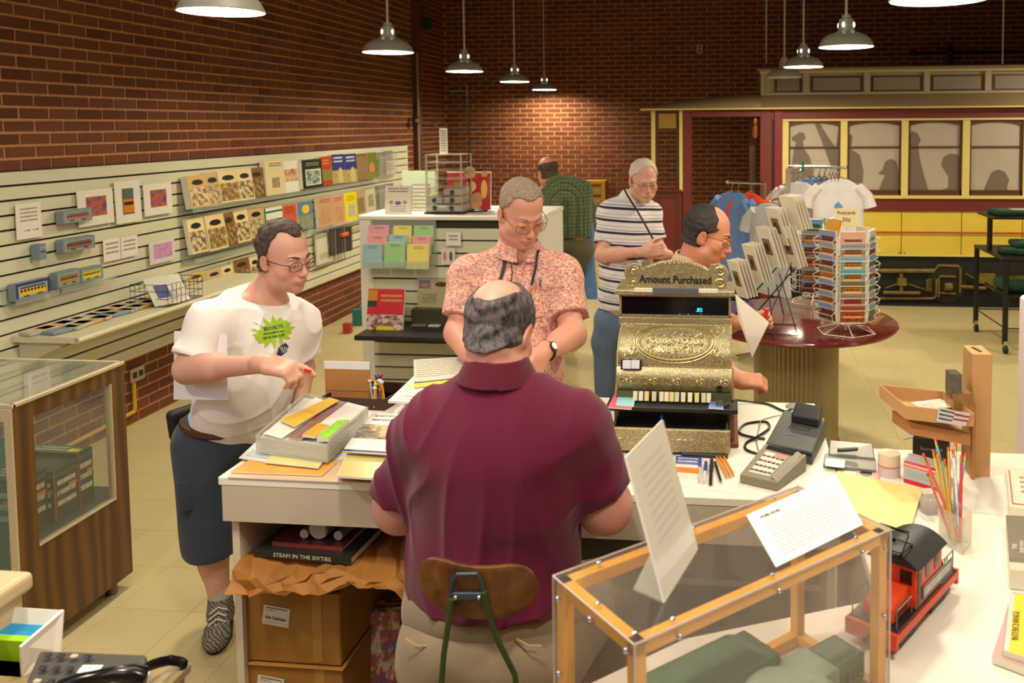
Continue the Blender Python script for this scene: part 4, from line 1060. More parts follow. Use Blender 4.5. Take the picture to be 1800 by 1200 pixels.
def figure(label,base,H,hs,J,arms,skin,shirt_m,voxel=.0045,fat=.4,stub=.06,hair=None,cuffs=(.6,.6),hem=None,legs=None,pants_m=None,pants_cut=None,shirt_off=.010,
           wr=(.0026,30),collar_=None,hl=1.,seat=None,longsl=False,neck_r=.055,noise_seed=3,hand_s=.95,cuffoff=.016,fold_ax=(.5,-.2,.8),chain_neck=(0,-.03,-.06)):
    """arms: two dicts S, E, W, d, n, curl/per, thumb, r ; legs: list of (hip, knee, ankle, toe direction)"""
    t = thing('person',label,'person',base)
    pts = [H[0],J['P'],J['C'],J['SR'],J['SL']]+[a[k] for a in arms for k in 'EW']
    F = Field(*bounds(pts,.19),voxel)
    torso_prims(F,J,-.012); head_prims(F,H,hs,fat)
    F.chain([H[0] + H[1] @ (V(chain_neck)*hs),J['N']],[neck_r*hs,neck_r*hs*1.08],.03)
    for a,right in zip(arms,(True,False)):
        r = a.get('r',(.050,.042,.027)); F.chain([a['S'],a['E'],a['W']],r,.02); F.cone(a['E'],V(a['E']).lerp(V(a['W']),.4),r[1]*1.02,r[1]*.95,.03)
        if a.get('d') is not None: hand_prims(F,a['W'],a['d'],a['n'],right,a.get('curl',(.35,.5,.4)),hand_s,thumb=a.get('thumb',.3),per=a.get('per'))
    body = F.mesh('body',skin,t,face_tint(H,hs,stub,.14))
    F = Field(*bounds([J['P'],J['C'],J['N'],J['SR'],J['SL']]+[a['E'] for a in arms]+([a['W'] for a in arms] if longsl else []),.23),voxel)
    torso_prims(F,J,shirt_off); hs_ = []
    for a,c in zip(arms,cuffs):
        if c:
            r = a.get('r',(.050,.042,.027))
            if longsl: F.chain([a['S'],a['E']],[r[0]+.016,r[1]+.016],.035); hs_.append(sleeve(F,a['E'],a['W'],c,r[1],r[2],.016,.03))
            else: hs_.append(sleeve(F,a['S'],a['E'],c,r[0]+.003,r[1]+.012,cuffoff,.035))
    ax = (V(J['N'])-V(J['C'])).normalized(); fd = V(J['f']).normalized(); N = V(J['N'])
    F.folds(wr[0]*2.3,wr[1]*1.5,noise_seed,fold_ax); F.noise(wr[0]*.8,wr[1],noise_seed,(1,1,.5)); hollow(F,*hs_)
    F.cut(N+ax*.022,(ax+fd*.25).normalized())
    F.cone(N-ax*.05,N+ax*.12,neck_r*hs*1.12,neck_r*hs*1.1,.004,'sub')
    if hem is not None: F.cut(hem[0],hem[1])
    shirt = F.mesh('shirt',shirt_m,t)
    if collar_:
        F = Field(*bounds([N],.15),.0032); collar(F,N+ax*collar_.get('up',.014),ax,neck_r*hs*1.12,collar_.get('h',.045),fd,collar_.get('flare',.014),collar_.get('open',0)); F.mesh('collar',collar_.get('m',shirt_m),t)
    if legs:
        F = Field(*bounds([J['P']]+[p for l in legs for p in l[:3]],.2),voxel*1.1); R = frame(J['f'])
        F.ell(V(J['P'])+V((0,0,-.02)),[x+.006 for x in J['hip']],frame(J['f'],J['C']-J['P']) if seat is None else R,.03)
        for h,k,a,td in legs: F.chain([h,k,a],legs_r,.05)
        if pants_cut: F.cut(*pants_cut)
        F.noise(.003,26,noise_seed+2,(1,1,.6)); F.mesh('trousers',pants_m,t)
        for h,k,a,td in legs:
            if td is not None:
                F = Field((a[0]-.3,a[1]-.3,-.01),(a[0]+.3,a[1]+.3,.22),.006); shoe(F,a,td); F.mesh('shoe',M('shoe_grey',(70,66,64),.6),t)
    if hair:
        F = Field(*bounds([H[0]],.16),.003); hair_field(F,H,hs,hair['keep'],hair.get('thick',.009)); F.noise(hair.get('amp',.002),hair.get('fr',240),4); F.noise(hair.get('amp',.002)*.7,hair.get('fr',240)*.35,6)
        F.mesh('hair',hair['m'],t)
    return t,body,shirt
legs_r = (.105,.078,.060)
SKF = skin_mat('skin_fair',(206,158,138)); SKR = skin_mat('skin_ruddy',(210,152,132)); SKP = skin_mat('skin_pale',(220,168,148))

# ---- man in the salmon print shirt, behind the counter
def man_salmon():
    Y = 3.32; Hc = at_y(916,374,Y-.05); H = (Hc,frame((.62,-.74,-.52),(0,-.06,1),.0))
    J = dict(f=V((.34,-.94,-.10)),P=at_y(922,735,Y),C=at_y(908,535,Y),B=at_y(916,640,Y-.04),N=at_y(912,440,Y+.02),SR=at_y(824,486,Y-.02),SL=at_y(988,486,Y+.03),sr=.056,
             chest=(.170,.125,.17),belly=(.160,.150,.16),hip=(.160,.14,.13))
    arms = [dict(S=J['SR'],E=at_y(806,585,Y-.12),W=at_y(862,665,Y-.34),d=V((.7,-.5,-.2)),n=V((.3,0,-1)),r=(.054,.048,.030)),
            dict(S=J['SL'],E=at_y(1006,588,Y-.10),W=at_y(952,622,Y-.34),d=at_y(925,672,Y-.46)-at_y(952,622,Y-.34),n=V((-.5,-.7,-.6)),r=(.054,.048,.029),per=[(.2,.4,.3),(.5,.6,.4),(.7,.8,.5),(.9,.8,.5)],thumb=.5)]
    def keep(x,y,z):
        front = y-(.045-.9*np.maximum(0,.03-np.abs(x))*0)-(.02*np.cos(x*40)); side = np.where(y > -.010,(.024+.8*(y+.010))-z,-.050-z)
        return np.maximum(front,side)
    hm = hair_mat('hair_grey_brown',(110,92,76),(160,142,120))
    sh = cloth('salmon_print',(222,166,152),'print',fade=.05)
    t,body,shirt = figure('stocky man with gold glasses in a salmon print shirt, standing behind the counter',(Hc.x,Y,0),H,1.06,J,arms,SKR,sh,.0045,.9,.06,
        hair=dict(keep=keep,m=hm,thick=.005,amp=.0012),cuffs=(.72,.70),hem=((0,0,at_y(920,720,Y).z-.12),(0,0,-1)),neck_r=.062,cuffoff=.020,
        collar_=dict(h=.05,flare=.022,open=.016,up=.0),legs=[(at_y(885,760,Y),V((Hc.x-.10,Y+.02,.47)),V((Hc.x-.12,Y+.05,.09)),V((.2,-1,0))),(at_y(960,760,Y),V((Hc.x+.14,Y+.04,.47)),V((Hc.x+.15,Y+.07,.09)),V((.3,-1,0)))],
        pants_m=cloth('tan_trousers',(150,130,100)),pants_cut=((0,0,at_y(920,735,Y).z+.02),(0,0,1)))
    eyes(t,H,1.06,(80,84,90),0); lids_and_brows(t,H,1.06,hm); glasses(t,H,1.06,.026,.019,M('gold_wire',(170,136,80),.25,.9),drop=.004)
    # straps, pen, watch
    bv_pts = lambda x,y,d: at_y(x,y,Y-d)
    st = M('strap_black',(26,24,26),.6)
    c1 = [bv_pts(879,446,.135),bv_pts(877,470,.155),bv_pts(874,500,.165),bv_pts(877,520,.165)]
    def ribbon(ps,w_,nm,m_):
        b = MB(); P_ = []
        for p in ps: P_ += [p+V((-w_/2,0,0)),p+V((w_/2,0,0)),p+V((w_/2,-.003,0)),p+V((-w_/2,-.003,0))]
        F_ = []
        for i in range(len(ps)-1):
            for k in range(4): F_.append((i*4+k,i*4+(k+1) % 4,i*4+4+(k+1) % 4,i*4+4+k))
        F_ += [(0,1,2,3),tuple(len(P_)-4+i for i in (3,2,1,0))]
        return b._add(P_,F_).build(nm,m_,t)
    def proud(P_,lift=.006):
        """push points out onto the shirt surface"""
        from mathutils.bvhtree import BVHTree
        bv = BVHTree.FromPolygons([WORLD[t] @ v.co for v in shirt.data.vertices],[tuple(p.vertices) for p in shirt.data.polygons]); out = []
        for p in P_:
            h = bv.ray_cast(p+V((0,-.6,0)),V((0,1,0)),1.2)[0]; out.append((h if h is not None else p)+V((0,-lift,0)))
        return out
    def rsm(ps,k=6): return [ps[i].lerp(ps[i+1],q/k) for i in range(len(ps)-1) for q in range(k)]+[ps[-1]]
    ribbon(proud(rsm(c1)),.014,'neck_strap',st)
    ribbon(proud(rsm([bv_pts(938,445,.1),bv_pts(934,470,.13),bv_pts(929,505,.15)])),.010,'neck_strap',st)
    MB().tube(proud(rsm([bv_pts(893,462,.1),bv_pts(900,480,.1),bv_pts(903,510,.1),bv_pts(905,560,.1)])),.0022,5).build('cord',st,t,smooth=True)
    pp_ = proud([bv_pts(948,493,.1),bv_pts(948,506,.1)],.008); MB().cyl(pp_[0],pp_[1],.0035,n=8).build('pen',M('blue_pen',(60,80,130),.3),t)
    pk = proud([bv_pts(933,507,.1),bv_pts(990,505,.1),bv_pts(988,555,.1),bv_pts(936,556,.1)],.004)
    MB().tube(rsm(pk+[pk[0]],1),.0018,4).build('pocket_seam',M('seam_salmon',(190,110,92),.8),t)
    pl = proud(rsm([bv_pts(918,452,.1),bv_pts(915,520,.1),bv_pts(916,600,.1),bv_pts(917,680,.1)]),.003); MB().tube(pl,.0016,4).build('placket_seam',M('seam_salmon',(190,110,92),.8),t)
    a = arms[1]; w0 = V(a['W']); ad = (w0-V(a['E'])).normalized(); wc = w0-ad*.035
    x_ = ad.orthogonal().normalized(); y_ = ad.cross(x_)
    MB().tube([wc+(x_*math.cos(q)+y_*math.sin(q))*.034 for q in (2*PI*k/24 for k in range(24))],.007,6,closed=True).build('watch_strap',BLACK,t,smooth=True)
    fd = (EYEP-wc).normalized(); fd = (fd-ad*fd.dot(ad)).normalized(); wf = MB().cyl(wc+fd*.030,wc+fd*.042,.019,n=20).build('watch',BLACK,t,bevel=.002)
    MB().cyl(wc+fd*.042,wc+fd*.0432,.014,n=20).build('watch_face',M('watch_face',(240,240,240),.3),wf)
    return t

# ---- the seated man in the maroon polo, seen from behind
def man_maroon():
    Y = 1.90; Hc = at_y(877,585,Y+.05); H = (Hc,frame((.10,.88,-.50),(0,.10,1),.0))
    P_ = at_y(862,1040,Y-.02); J = dict(f=V((.06,1,-.12)),P=P_,C=at_y(876,800,Y),B=at_y(868,930,Y+.03),N=at_y(876,668,Y),SR=at_y(1002,762,Y+.02),SL=at_y(756,762,Y+.02),sr=.066,
             chest=(.190,.135,.19),belly=(.182,.165,.16),hip=(.180,.145,.12))
    arms = [dict(S=J['SR'],E=at_y(1062,888,Y+.06),W=at_y(1070,862,Y+.36),d=V((-.3,.9,-.1)),n=V((0,.1,-1)),r=(.062,.058,.033)),
            dict(S=J['SL'],E=at_y(705,888,Y+.06),W=at_y(735,862,Y+.36),d=V((.3,.9,-.1)),n=V((0,.1,-1)),r=(.062,.058,.033))]
    def keep(x,y,z):
        qx,qy,qz = x,y+.012,z-.042; bald = ((qy*-.66+qz*.75)/np.sqrt(qx**2*1.1+qy**2+qz**2+1e-6)-.70)*.09                      # round bare crown, open to the forehead
        top = np.where(z > .03,bald,-1.)
        side = np.where(y > .0,(.0+.7*y)-z,-.074+.045*(x/.07)**2-z); fr = y-.045
        return np.maximum(np.maximum(top,side),fr)
    hm = hair_mat('hair_salt',(24,22,26),(92,84,86),90)
    sh = cloth('maroon_pique',(96,10,48),fade=.25,shade=(52,4,24),sheen=.18)
    t,body,shirt = figure('heavy balding man in a maroon polo shirt, seated with his back turned at the counter',(P_.x,Y-.1,0),H,.97,J,arms,skin_mat('skin_scalp',(206,148,132)),sh,.0042,.8,.0,
        hair=dict(keep=keep,m=hm,thick=.009,amp=.0026,fr=170),cuffs=(.86,.86),hem=(P_+V((0,0,-.015)),(0.0,-.15,-1)),neck_r=.060,cuffoff=.016,
        wr=(.0048,20),fold_ax=(.7,.0,.7),collar_=dict(h=.042,flare=.022,up=.016,m=cloth('maroon_rib',(84,10,36),fade=.2,shade=(50,4,22),sheen=.15)),seat=True,
        legs=[(P_+V((.10,.02,-.06)),V((P_.x+.24,2.44,.50)),V((P_.x+.24,2.42,.10)),V((.2,1,0))),(P_+V((-.10,.02,-.06)),V((P_.x-.20,2.44,.50)),V((P_.x-.22,2.44,.10)),V((-.1,1,0)))],
        pants_m=cloth('khaki_twill',(146,130,104),shade=(84,74,60)),noise_seed=11)
    # back pockets, belt and the lower back of the trousers
    F = Field((P_.x-.3,Y-.32,.30),(P_.x+.32,Y+.25,P_.z+.08),.0045); F.ell(P_+V((0,.0,-.10)),(.205,.170,.13),None,.03); F.cone(P_+V((-.09,-.02,-.16)),P_+V((-.14,.22,-.17)),.12,.10,.06); F.cone(P_+V((.09,-.02,-.16)),P_+V((.16,.22,-.17)),.12,.10,.06)
    F.cut(P_+V((0,0,.03)),(0,.1,1)); F.noise(.003,26,9); F.mesh('trouser_seat',cloth('khaki_twill',(146,130,104)),t)
    for px_,q in ((735,-1),(930,1)):
        a = at_y(px_-22,1122,Y-.155); b = at_y(px_+22,1135,Y-.155)
        MB().tube([a,a.lerp(b,.5)+V((0,-.006,-.004)),b],.0022,5).build('pocket_seam',M('khaki_seam',(170,150,110),.8),t)
    return t
# ---- man in the striped polo beyond the register
def man_stripes():
    Y = 5.3; Hc = at_y(1131,318,Y-.06); H = (Hc,frame((.40,-.88,-.26),(0,0,1))); 
    J = dict(f=V((.45,-.89,-.04)),P=at_y(1092,555,Y+.04),C=at_y(1103,400,Y),B=at_y(1097,480,Y-.02),N=at_y(1113,350,Y+.02),SR=at_y(1072,376,Y-.05),SL=at_y(1140,376,Y+.08),sr=.058,chest=(.155,.12,.17),belly=(.15,.135,.17),hip=(.155,.13,.13))
    arms = [dict(S=J['SR'],E=at_y(1060,448,Y-.14),W=at_y(1132,442,Y-.28),d=V((.9,.1,.12)),n=V((.1,1,0)),curl=(.5,.8,.6)),dict(S=J['SL'],E=at_y(1158,440,Y+.04),W=at_y(1168,446,Y-.22),d=V((-.85,-.3,.15)),n=V((-.2,.8,-.2)),curl=(.5,.8,.6))]
    def keep(x,y,z):
        front = y-(.050); side = np.where(y > -.010,(.020+.8*(y+.010))-z,-.050-z); return np.maximum(front,side)
    hm = hair_mat('hair_white',(196,180,160),(226,214,198)); sh = cloth('striped_jersey',(226,222,224),'stripes',fade=.04)
    t,b,s_ = figure('white-haired man in a white polo with dark stripes, standing beyond the cash register',(J['P'].x,Y,0),H,1.05,J,arms,SKP,sh,.0052,.5,.0,hair=dict(keep=keep,m=hm,thick=.007,amp=.0014),cuffs=(.72,.72),
        hem=(at_y(1092,540,Y)+V((0,0,-.0)),(0,0,-1)),collar_=dict(h=.04,flare=.022,open=.012,m=cloth('white_rib',(224,220,220))),wr=(.003,26),
        legs=[(at_y(1075,570,Y),V((J['P'].x-.10,Y,.48)),V((J['P'].x-.11,Y+.03,.09)),V((.3,-1,0))),(at_y(1110,570,Y+.05),V((J['P'].x+.10,Y+.05,.48)),V((J['P'].x+.12,Y+.08,.09)),V((.5,-1,0)))],pants_m=cloth('blue_denim',(92,112,140),shade=(60,74,100)))
    eyes(t,H,1.05,(80,84,90)); lids_and_brows(t,H,1.05,hm); glasses(t,H,1.05,.025,.016)
    MB().tube([at_y(1096,330,Y-.10),at_y(1104,345,Y-.135),at_y(1120,370,Y-.145),at_y(1136,398,Y-.15),at_y(1150,424,Y-.15)],.006,6).build('shoulder_strap',M('strap_black',(26,24,26),.6),t)
    return t
# ---- man bending in profile behind the register
def man_profile():
    Y = 3.62; Hc = at_y(1243,414,Y); H = (Hc,frame((.97,-.10,-.32),(.25,0,1),.0))
    J = dict(f=V((.90,-.22,-.30)),P=at_y(1170,690,Y+.10),C=at_y(1204,560,Y+.06),B=at_y(1190,625,Y+.06),N=at_y(1213,468,Y+.03),SR=at_y(1216,520,Y-.14),SL=at_y(1220,505,Y+.22),sr=.058,chest=(.165,.125,.16),belly=(.155,.14,.15),hip=(.155,.14,.13))
    arms = [dict(S=J['SR'],E=at_y(1245,618,Y-.22),W=at_y(1298,668,Y-.38),d=V((.95,.05,-.05)),n=V((.2,.5,-.9)),curl=(.8,1.1,.8),thumb=.5,r=(.052,.044,.028)),dict(S=J['SL'],E=at_y(1262,570,Y+.24),W=at_y(1310,566,Y+.02),d=V((.9,-.25,.25)),n=V((.1,-.9,-.1)),curl=(.5,.7,.5),thumb=.6,r=(.052,.044,.028))]
    def keep(x,y,z):
        # thinning front, full dark back and sides
        front = np.where(z > .05,y-(.030-.9*np.maximum(z-.085,0)),y-.045); side = np.where(y > -.004,(.006+.9*(y+.004))-z,-.050-z); bald = np.where((z > .10),.03-np.sqrt(x*x+((y+.045)/1.2)**2),-1)
        return np.maximum(np.maximum(front,side),bald*0-1)
    hm = hair_mat('hair_dark',(24,18,16),(58,46,38)); sh = cloth('beige_linen',(206,186,154),fade=.1,shade=(120,100,80))
    t,b,s_ = figure('dark-haired man in a beige shirt bending in profile behind the cash register',(J['P'].x,Y,0),H,1.02,J,arms,skin_mat('skin_tan',(206,140,112)),sh,.0048,.8,.10,hair=dict(keep=keep,m=hm,thick=.007,amp=.0016),cuffs=(.45,.4),longsl=True,
        hem=((0,0,.72),(0,0,-1)),collar_=dict(h=.045,flare=.02,open=.012),legs=[(J['P']+V((0,-.10,-.08)),V((J['P'].x+.04,Y-.02,.46)),V((J['P'].x-.02,Y,.09)),V((1,0,0))),(J['P']+V((0,.10,-.08)),V((J['P'].x+.02,Y+.22,.46)),V((J['P'].x-.05,Y+.24,.09)),V((1,.1,0)))],pants_m=cloth('dark_denim',(60,70,90)))
    eyes(t,H,1.02,(50,40,34)); lids_and_brows(t,H,1.02,hm); glasses(t,H,1.02,.023,.015)
    return t
# ---- man in the green plaid shirt, turned away at the back
def man_plaid():
    Y = 6.85; Hc = at_y(963,303,Y+.03); H = (Hc,frame((-.62,.76,-.22),(-.1,0,1)))
    J = dict(f=V((-.12,.98,-.12)),P=at_y(1003,420,Y),C=at_y(998,350,Y-.02),B=at_y(1002,390,Y+.0),N=at_y(976,322,Y+.0),SR=at_y(1022,334,Y+.02),SL=at_y(962,336,Y+.04),sr=.062,chest=(.175,.13,.18),belly=(.165,.14,.17),hip=(.165,.135,.14))
    arms = [dict(S=J['SR'],E=at_y(1043,385,Y+.12),W=at_y(1034,410,Y+.34),d=V((-.2,1,-.1)),n=V((0,.1,-1))),dict(S=J['SL'],E=at_y(953,385,Y+.12),W=at_y(960,405,Y+.36),d=V((.2,1,-.1)),n=V((0,.1,-1)))]
    def keep(x,y,z):
        qx,qy,qz = x,y+.012,z-.042; bald = ((qy*-.10+qz*.995)/np.sqrt(qx**2+qy**2+qz**2+1e-6)-.40)*.09; return np.maximum(np.maximum(np.where(z > .03,bald,-1.),np.where(y > 0,(.0+.7*y)-z,-.05-z)),y-.02)
    hm = hair_mat('hair_brown',(36,26,22),(84,66,54)); sh = cloth('green_plaid',(92,106,74),'plaid')
    t,b,s_ = figure('balding man in a green plaid shirt, back turned, at the rear of the shop',(J['P'].x,Y,0),H,1.0,J,arms,skin_mat('skin_tan',(206,140,112)),sh,.0055,.6,.0,hair=dict(keep=keep,m=hm,thick=.006,amp=.001),cuffs=(.85,.85),longsl=True,
        hem=(at_y(1000,414,Y),(0,0,-1)),collar_=dict(h=.04,flare=.015),legs=[(at_y(1024,440,Y),V((-1.36,Y+.02,.48)),V((-1.30,Y+.0,.09)),V((.1,1,0))),(at_y(985,440,Y),V((-1.52,Y,.48)),V((-1.46,Y-.16,.09)),V((-.1,1,0)))],
        pants_m=cloth('olive_trousers',(98,92,72),shade=(54,52,44)))
    eyes(t,H,1.0); glasses(t,H,1.0)
    g = at_y(1036,392,Y-.02); b_ = MB(); P2 = []; nu,nv = 14,8
    for j in range(nv):
        for i in range(nu):
            u,v = i/(nu-1),j/(nv-1); a = 2*PI*u; w_ = .030+.030*v; P2.append(g+V((math.cos(a)*w_+.004*math.sin(9*v),math.sin(a)*.016+.0*v,-v*.62)))
    b_.grid(P2,nu,nv).build('draped_shirt',M('light_blue_cloth',(96,134,190),.9,grain=.12,gscale=20),t,smooth=True)
    return t
def profile_bits(Y=3.62):
    q = [at_y(1352,566,Y-.30),at_y(1292,516,Y-.22),at_y(1298,560,Y-.26),at_y(1322,628,Y-.34)]
    solo(MB().slab([q[3],q[0],q[1],q[2]],.003).build('paper_sheet',M('beige_sheet',(208,198,182),.6)),'white folded paper held against the arm of the man in beige','paper')
    p = [at_y(x,y,Y-.10) for x,y in ((1348,542),(1346,556),(1340,566),(1334,582),(1328,596))]
    solo(MB().tube(p,.008,8,radii=[.010,.008,.005,.005,.009]).build('red_tag',M('red_plastic',(226,34,30),.35),smooth=True),'bright red plastic tag in the far hand of the man in beige','tag')
    MB_ = None
profile_bits(); man_salmon(); man_maroon(); man_stripes(); man_profile(); man_plaid()
# ------------------------------------------------------------------ books and cards on the slatwall
XB = XS+.012
SEP = [(214,186,128),(120,84,48),(232,214,168),(88,62,38)]
def face_card(name,cat,label,x0,x1,y0,y1,mt,t=.014,lean=.05,X=None,group=None,edge=None,off=.0):
    """a book or card standing face-out on the left wall: x0..x1, y0 (top), y1 (bottom) are its sight lines"""
    X = XB if X is None else X
    yc = (y0+y1)/2
    a = at_x(x0,y1,X+off); b = at_x(x1,y1-(y1-215)*(x1-x0)/1300 if False else y1,X+off); ya,yb = a.y,at_x(x1,yc,X+off).y
    h = (y1-y0)/(1300-x0)*3.70*1.0; z = at_x((x0+x1)/2,y1,X+off).z
    q = [V((X+off+lean*h*1.0+t,ya,z)),V((X+off+lean*h+t,yb,z)),V((X+off+t,yb,z+h)),V((X+off+t,ya,z+h))]
    m = MB(); m.mat(0).slab(q,t); o = m.build(name,[mt,edge or PAPER])
    for k,p in enumerate(o.data.polygons): p.material_index = 0 if k == 0 else 1
    return solo(o,label,cat,group)
def cls(name,bg,cols,badge=(30,34,28),extra=()):
    return cover(name,bg,[('pic',(.04,.06,.96,.62),cols,5.)]+list(extra)+[('ell',(.5,.78,.30,.085),badge),('rect',(.2,.73,.8,.785),badge)])
arcs = [cls('sepia_cover_a',(206,170,96),SEP),cls('sepia_cover_b',(196,168,118),[(90,74,52),(214,196,150),(120,92,56),(232,220,184)]),cls('sepia_cover_c',(222,200,144),[(200,170,110),(110,82,48),(180,148,92),(236,220,176)]),
        cls('sepia_cover_d',(226,206,150),[(140,110,66),(224,204,156),(70,52,36),(190,160,104)]),cls('sepia_cover_e',(130,92,52),[(96,66,38),(176,140,88),(62,42,26),(204,176,128)],(60,40,30))]
adj = ['golden','dim brown','pale tan','cream','dark brown']
def shelfrow(n_,pts):
    for p in pts: pass
def book(*a,**k): return face_card('book','book',*a,**k)
GB1 = 'sepia history books on the top acrylic shelf'; GB2 = 'sepia history books on the middle acrylic shelf'; GB3 = 'sepia history books on the lower acrylic shelf'
book('golden sepia paperback, leftmost on the top book shelf of the slatwall',318,350,306,364,arcs[0],t=.05,lean=.16)
book('brown sepia paperback with dark badge, second from the left on the top shelf',352,378,302,361,arcs[1],lean=.16,t=.03)
book('tan sepia paperback, third from the left on the top book shelf',374,408,298,355,arcs[2],lean=.14,t=.04)
book('cream sepia paperback, fourth from the left on the top book shelf',409,435,295,351,arcs[3],lean=.14,t=.03)
book('dark brown paperback just left of the tall cream book on the top shelf',431,457,293,347,arcs[4],lean=.10,t=.03)
book('tall cream book with a small engraving on the top shelf',457,490,279,342,cover('cream_tall',(222,208,160),[('lines',(.2,.8,.85,.93),(110,90,60),2),('pic',(.3,.2,.7,.5),[(200,184,136),(150,128,88),(214,198,150)],7)]),t=.045,lean=.06)
book('white book with an orange and green vehicle photograph on the top shelf',492,521,280,338,cover('white_vehicle',(232,228,214),[('pic',(.1,.35,.9,.74),[(50,80,60),(190,110,60),(220,196,160),(60,70,70)],4),('rect',(0,0,1,.12),(230,226,210))]),t=.02)
book('dark green book with a white-framed town picture on the top shelf',521,556,278,330,cover('green_town',(22,46,34),[('rect',(.16,.10,.92,.66),(226,226,214)),('pic',(.2,.13,.88,.62),[(70,110,70),(180,200,190),(60,90,60),(222,230,232)],5),('lines',(.2,.76,.85,.9),(170,150,90),2)]),t=.05)
book('orange-red book with a green picture, right of the dark green book',557,577,273,326,cover('red_green',(176,66,30),[('pic',(.0,.18,1,.55),[(60,100,60),(130,130,70),(176,80,40)],5),('lines',(.2,.7,.8,.9),(226,140,60),2)]),t=.03)
blu = cover('blue_track',(38,56,120),[('pic',(.0,.0,1,.45),[(60,90,60),(180,160,100),(60,80,60)],3.5),('ell',(.65,.2,.2,.34),(196,176,120)),('lines',(.15,.68,.85,.92),(196,206,230),2)])
book('blue book with a tan road picture, left one of the blue pair',578,599,269,322,blu,t=.03); book('blue book with a tan road picture, right one of the blue pair',600,621,268,320,blu,t=.03)
book('brown forest-picture book right of the blue pair',622,639,268,318,cover('brown_wood',(110,88,56),[('pic',(.05,.05,.95,.9),[(80,66,40),(150,126,90),(60,60,36)],5)]),t=.03)
book('olive green book at the right end of the top row',640,656,266,314,cover('olive',(110,122,34),[('ell',(.5,.42,.3,.2),(196,130,100)),('pic',(.0,.0,1,.25),[(80,96,30),(160,150,60)],4)]),t=.03)
book('cream sepia paperback, leftmost on the middle book shelf',322,350,381,444,arcs[3],lean=.16,t=.03)
book('large sepia paperback, second from the left on the middle shelf',352,384,375,438,arcs[2],lean=.15,t=.04)
book('dark sepia paperback, third from the left on the middle shelf',384,404,372,432,arcs[4],lean=.15,t=.03)
book('pale sepia paperback with cars, fourth from the left on the middle shelf',404,428,367,425,arcs[3],lean=.13,t=.03)
book('sepia paperback above the bald man\'s forehead side, fifth on the middle shelf',430,456,363,417,arcs[1],lean=.10,t=.03).__setitem__('label','sepia paperback just left of the green and white book on the middle shelf')
book('white book with green band behind the head of the man in white',461,492,362,410,cover('green_band',(228,228,216),[('rect',(0,.80,1,.88),(20,120,60)),('rect',(0,0,1,.55),(30,96,60)),('rect',(0,.0,.08,1),(20,120,60))]),t=.02)
book('salmon red picture book behind the head of the man in white',493,517,358,405,cover('salmon_pic',(206,92,70),[('pic',(.1,.1,.9,.55),[(50,60,90),(206,110,80),(60,70,100)],5),('lines',(.15,.66,.85,.92),(150,60,46),3)]),t=.02)
book('blue and yellow picture book right of the salmon one',519,545,352,402,cover('blue_yellow',(96,128,160),[('ell',(.55,.72,.25,.16),(226,200,40)),('pic',(.0,.0,1,.5),[(70,90,70),(150,160,130),(50,70,60)],5)]),t=.02)
book('tan pink booklet, left one of the tan pair on the middle shelf',553,578,343,398,cover('tan_pair',(196,152,116),[('lines',(.15,.78,.85,.92),(150,70,50),2),('pic',(.2,.1,.8,.6),[(150,116,76),(196,156,110),(110,84,54)],6)]),t=.03)
book('tan pink booklet, right one of the tan pair on the middle shelf',580,599,340,394,_mats['tan_pair'],t=.03)
book('bright yellow book with a grey photograph on the middle shelf',600,621,336,388,cover('yellow_book',(222,206,24),[('pic',(.3,.16,.82,.6),[(60,60,70),(190,190,190),(90,90,100)],6),('lines',(.2,.7,.85,.9),(150,130,20),3)]),t=.03)
book('grey tan booklet right of the yellow book',623,638,334,382,cover('grey_tan',(172,154,116),[('pic',(.15,.2,.85,.75),[(150,134,98),(110,96,66)],6)]),t=.02)
book('off-white booklet with a dark engraving at the end of the middle row',640,656,328,377,cover('off_white_eng',(200,192,164),[('pic',(.2,.3,.8,.75),[(196,188,160),(90,84,70)],7)]),t=.02)
for (a,b,c,d,k,lab) in ((322,352,478,512,0,'golden sepia paperback, leftmost of the lower row beside the wire basket'),(356,382,472,510,1,'sepia paperback, second in the lower row, left of the man in white'),(383,402,465,505,2,'pale sepia paperback in the lower row above the shoulder of the man in white'),
                             (404,431,453,500,4,'brown orange paperback in the lower row beside the neck of the man in white'),(433,449,449,495,3,'cream paperback in the lower row touching the collar of the man in white')):
    book(lab,a,b,c,d,arcs[k],lean=.12,t=.03)
book('white booklet with a small yellow engine, right of the head of the man in white',553,577,408,462,cover('white_engine',(206,204,184),[('ell',(.45,.25,.3,.09),(190,150,50)),('pic',(.2,.15,.9,.35),[(206,204,184),(150,130,90)],6)]),t=.02)
# acrylic shelves under the book rows
def ashelf(label,p,q,depth=.10,lip=.03):
    a = at_x(p[0],p[1],XS); b = at_x(q[0],q[1],XS); z = (a.z+b.z)/2-.012
    t = thing('acrylic_shelf',label,'shelf',(XS,a.y,z))
    MB().span((XS,a.y,z),(XS+depth,b.y,z+.005)).build('ledge',CLEAR,t); MB().span((XS+depth,a.y,z),(XS+depth+.004,b.y,z+lip)).build('lip',CLEAR,t); MB().span((XS,a.y,z),(XS+.004,b.y,z+.09)).build('back',CLEAR,t)
    return t
ashelf('clear acrylic book shelf carrying the top row of books',(314,368),(660,318)); ashelf('clear acrylic book shelf carrying the middle row of books',(318,446),(660,383)); ashelf('clear acrylic book shelf carrying the lowest row of books',(318,515),(455,490))
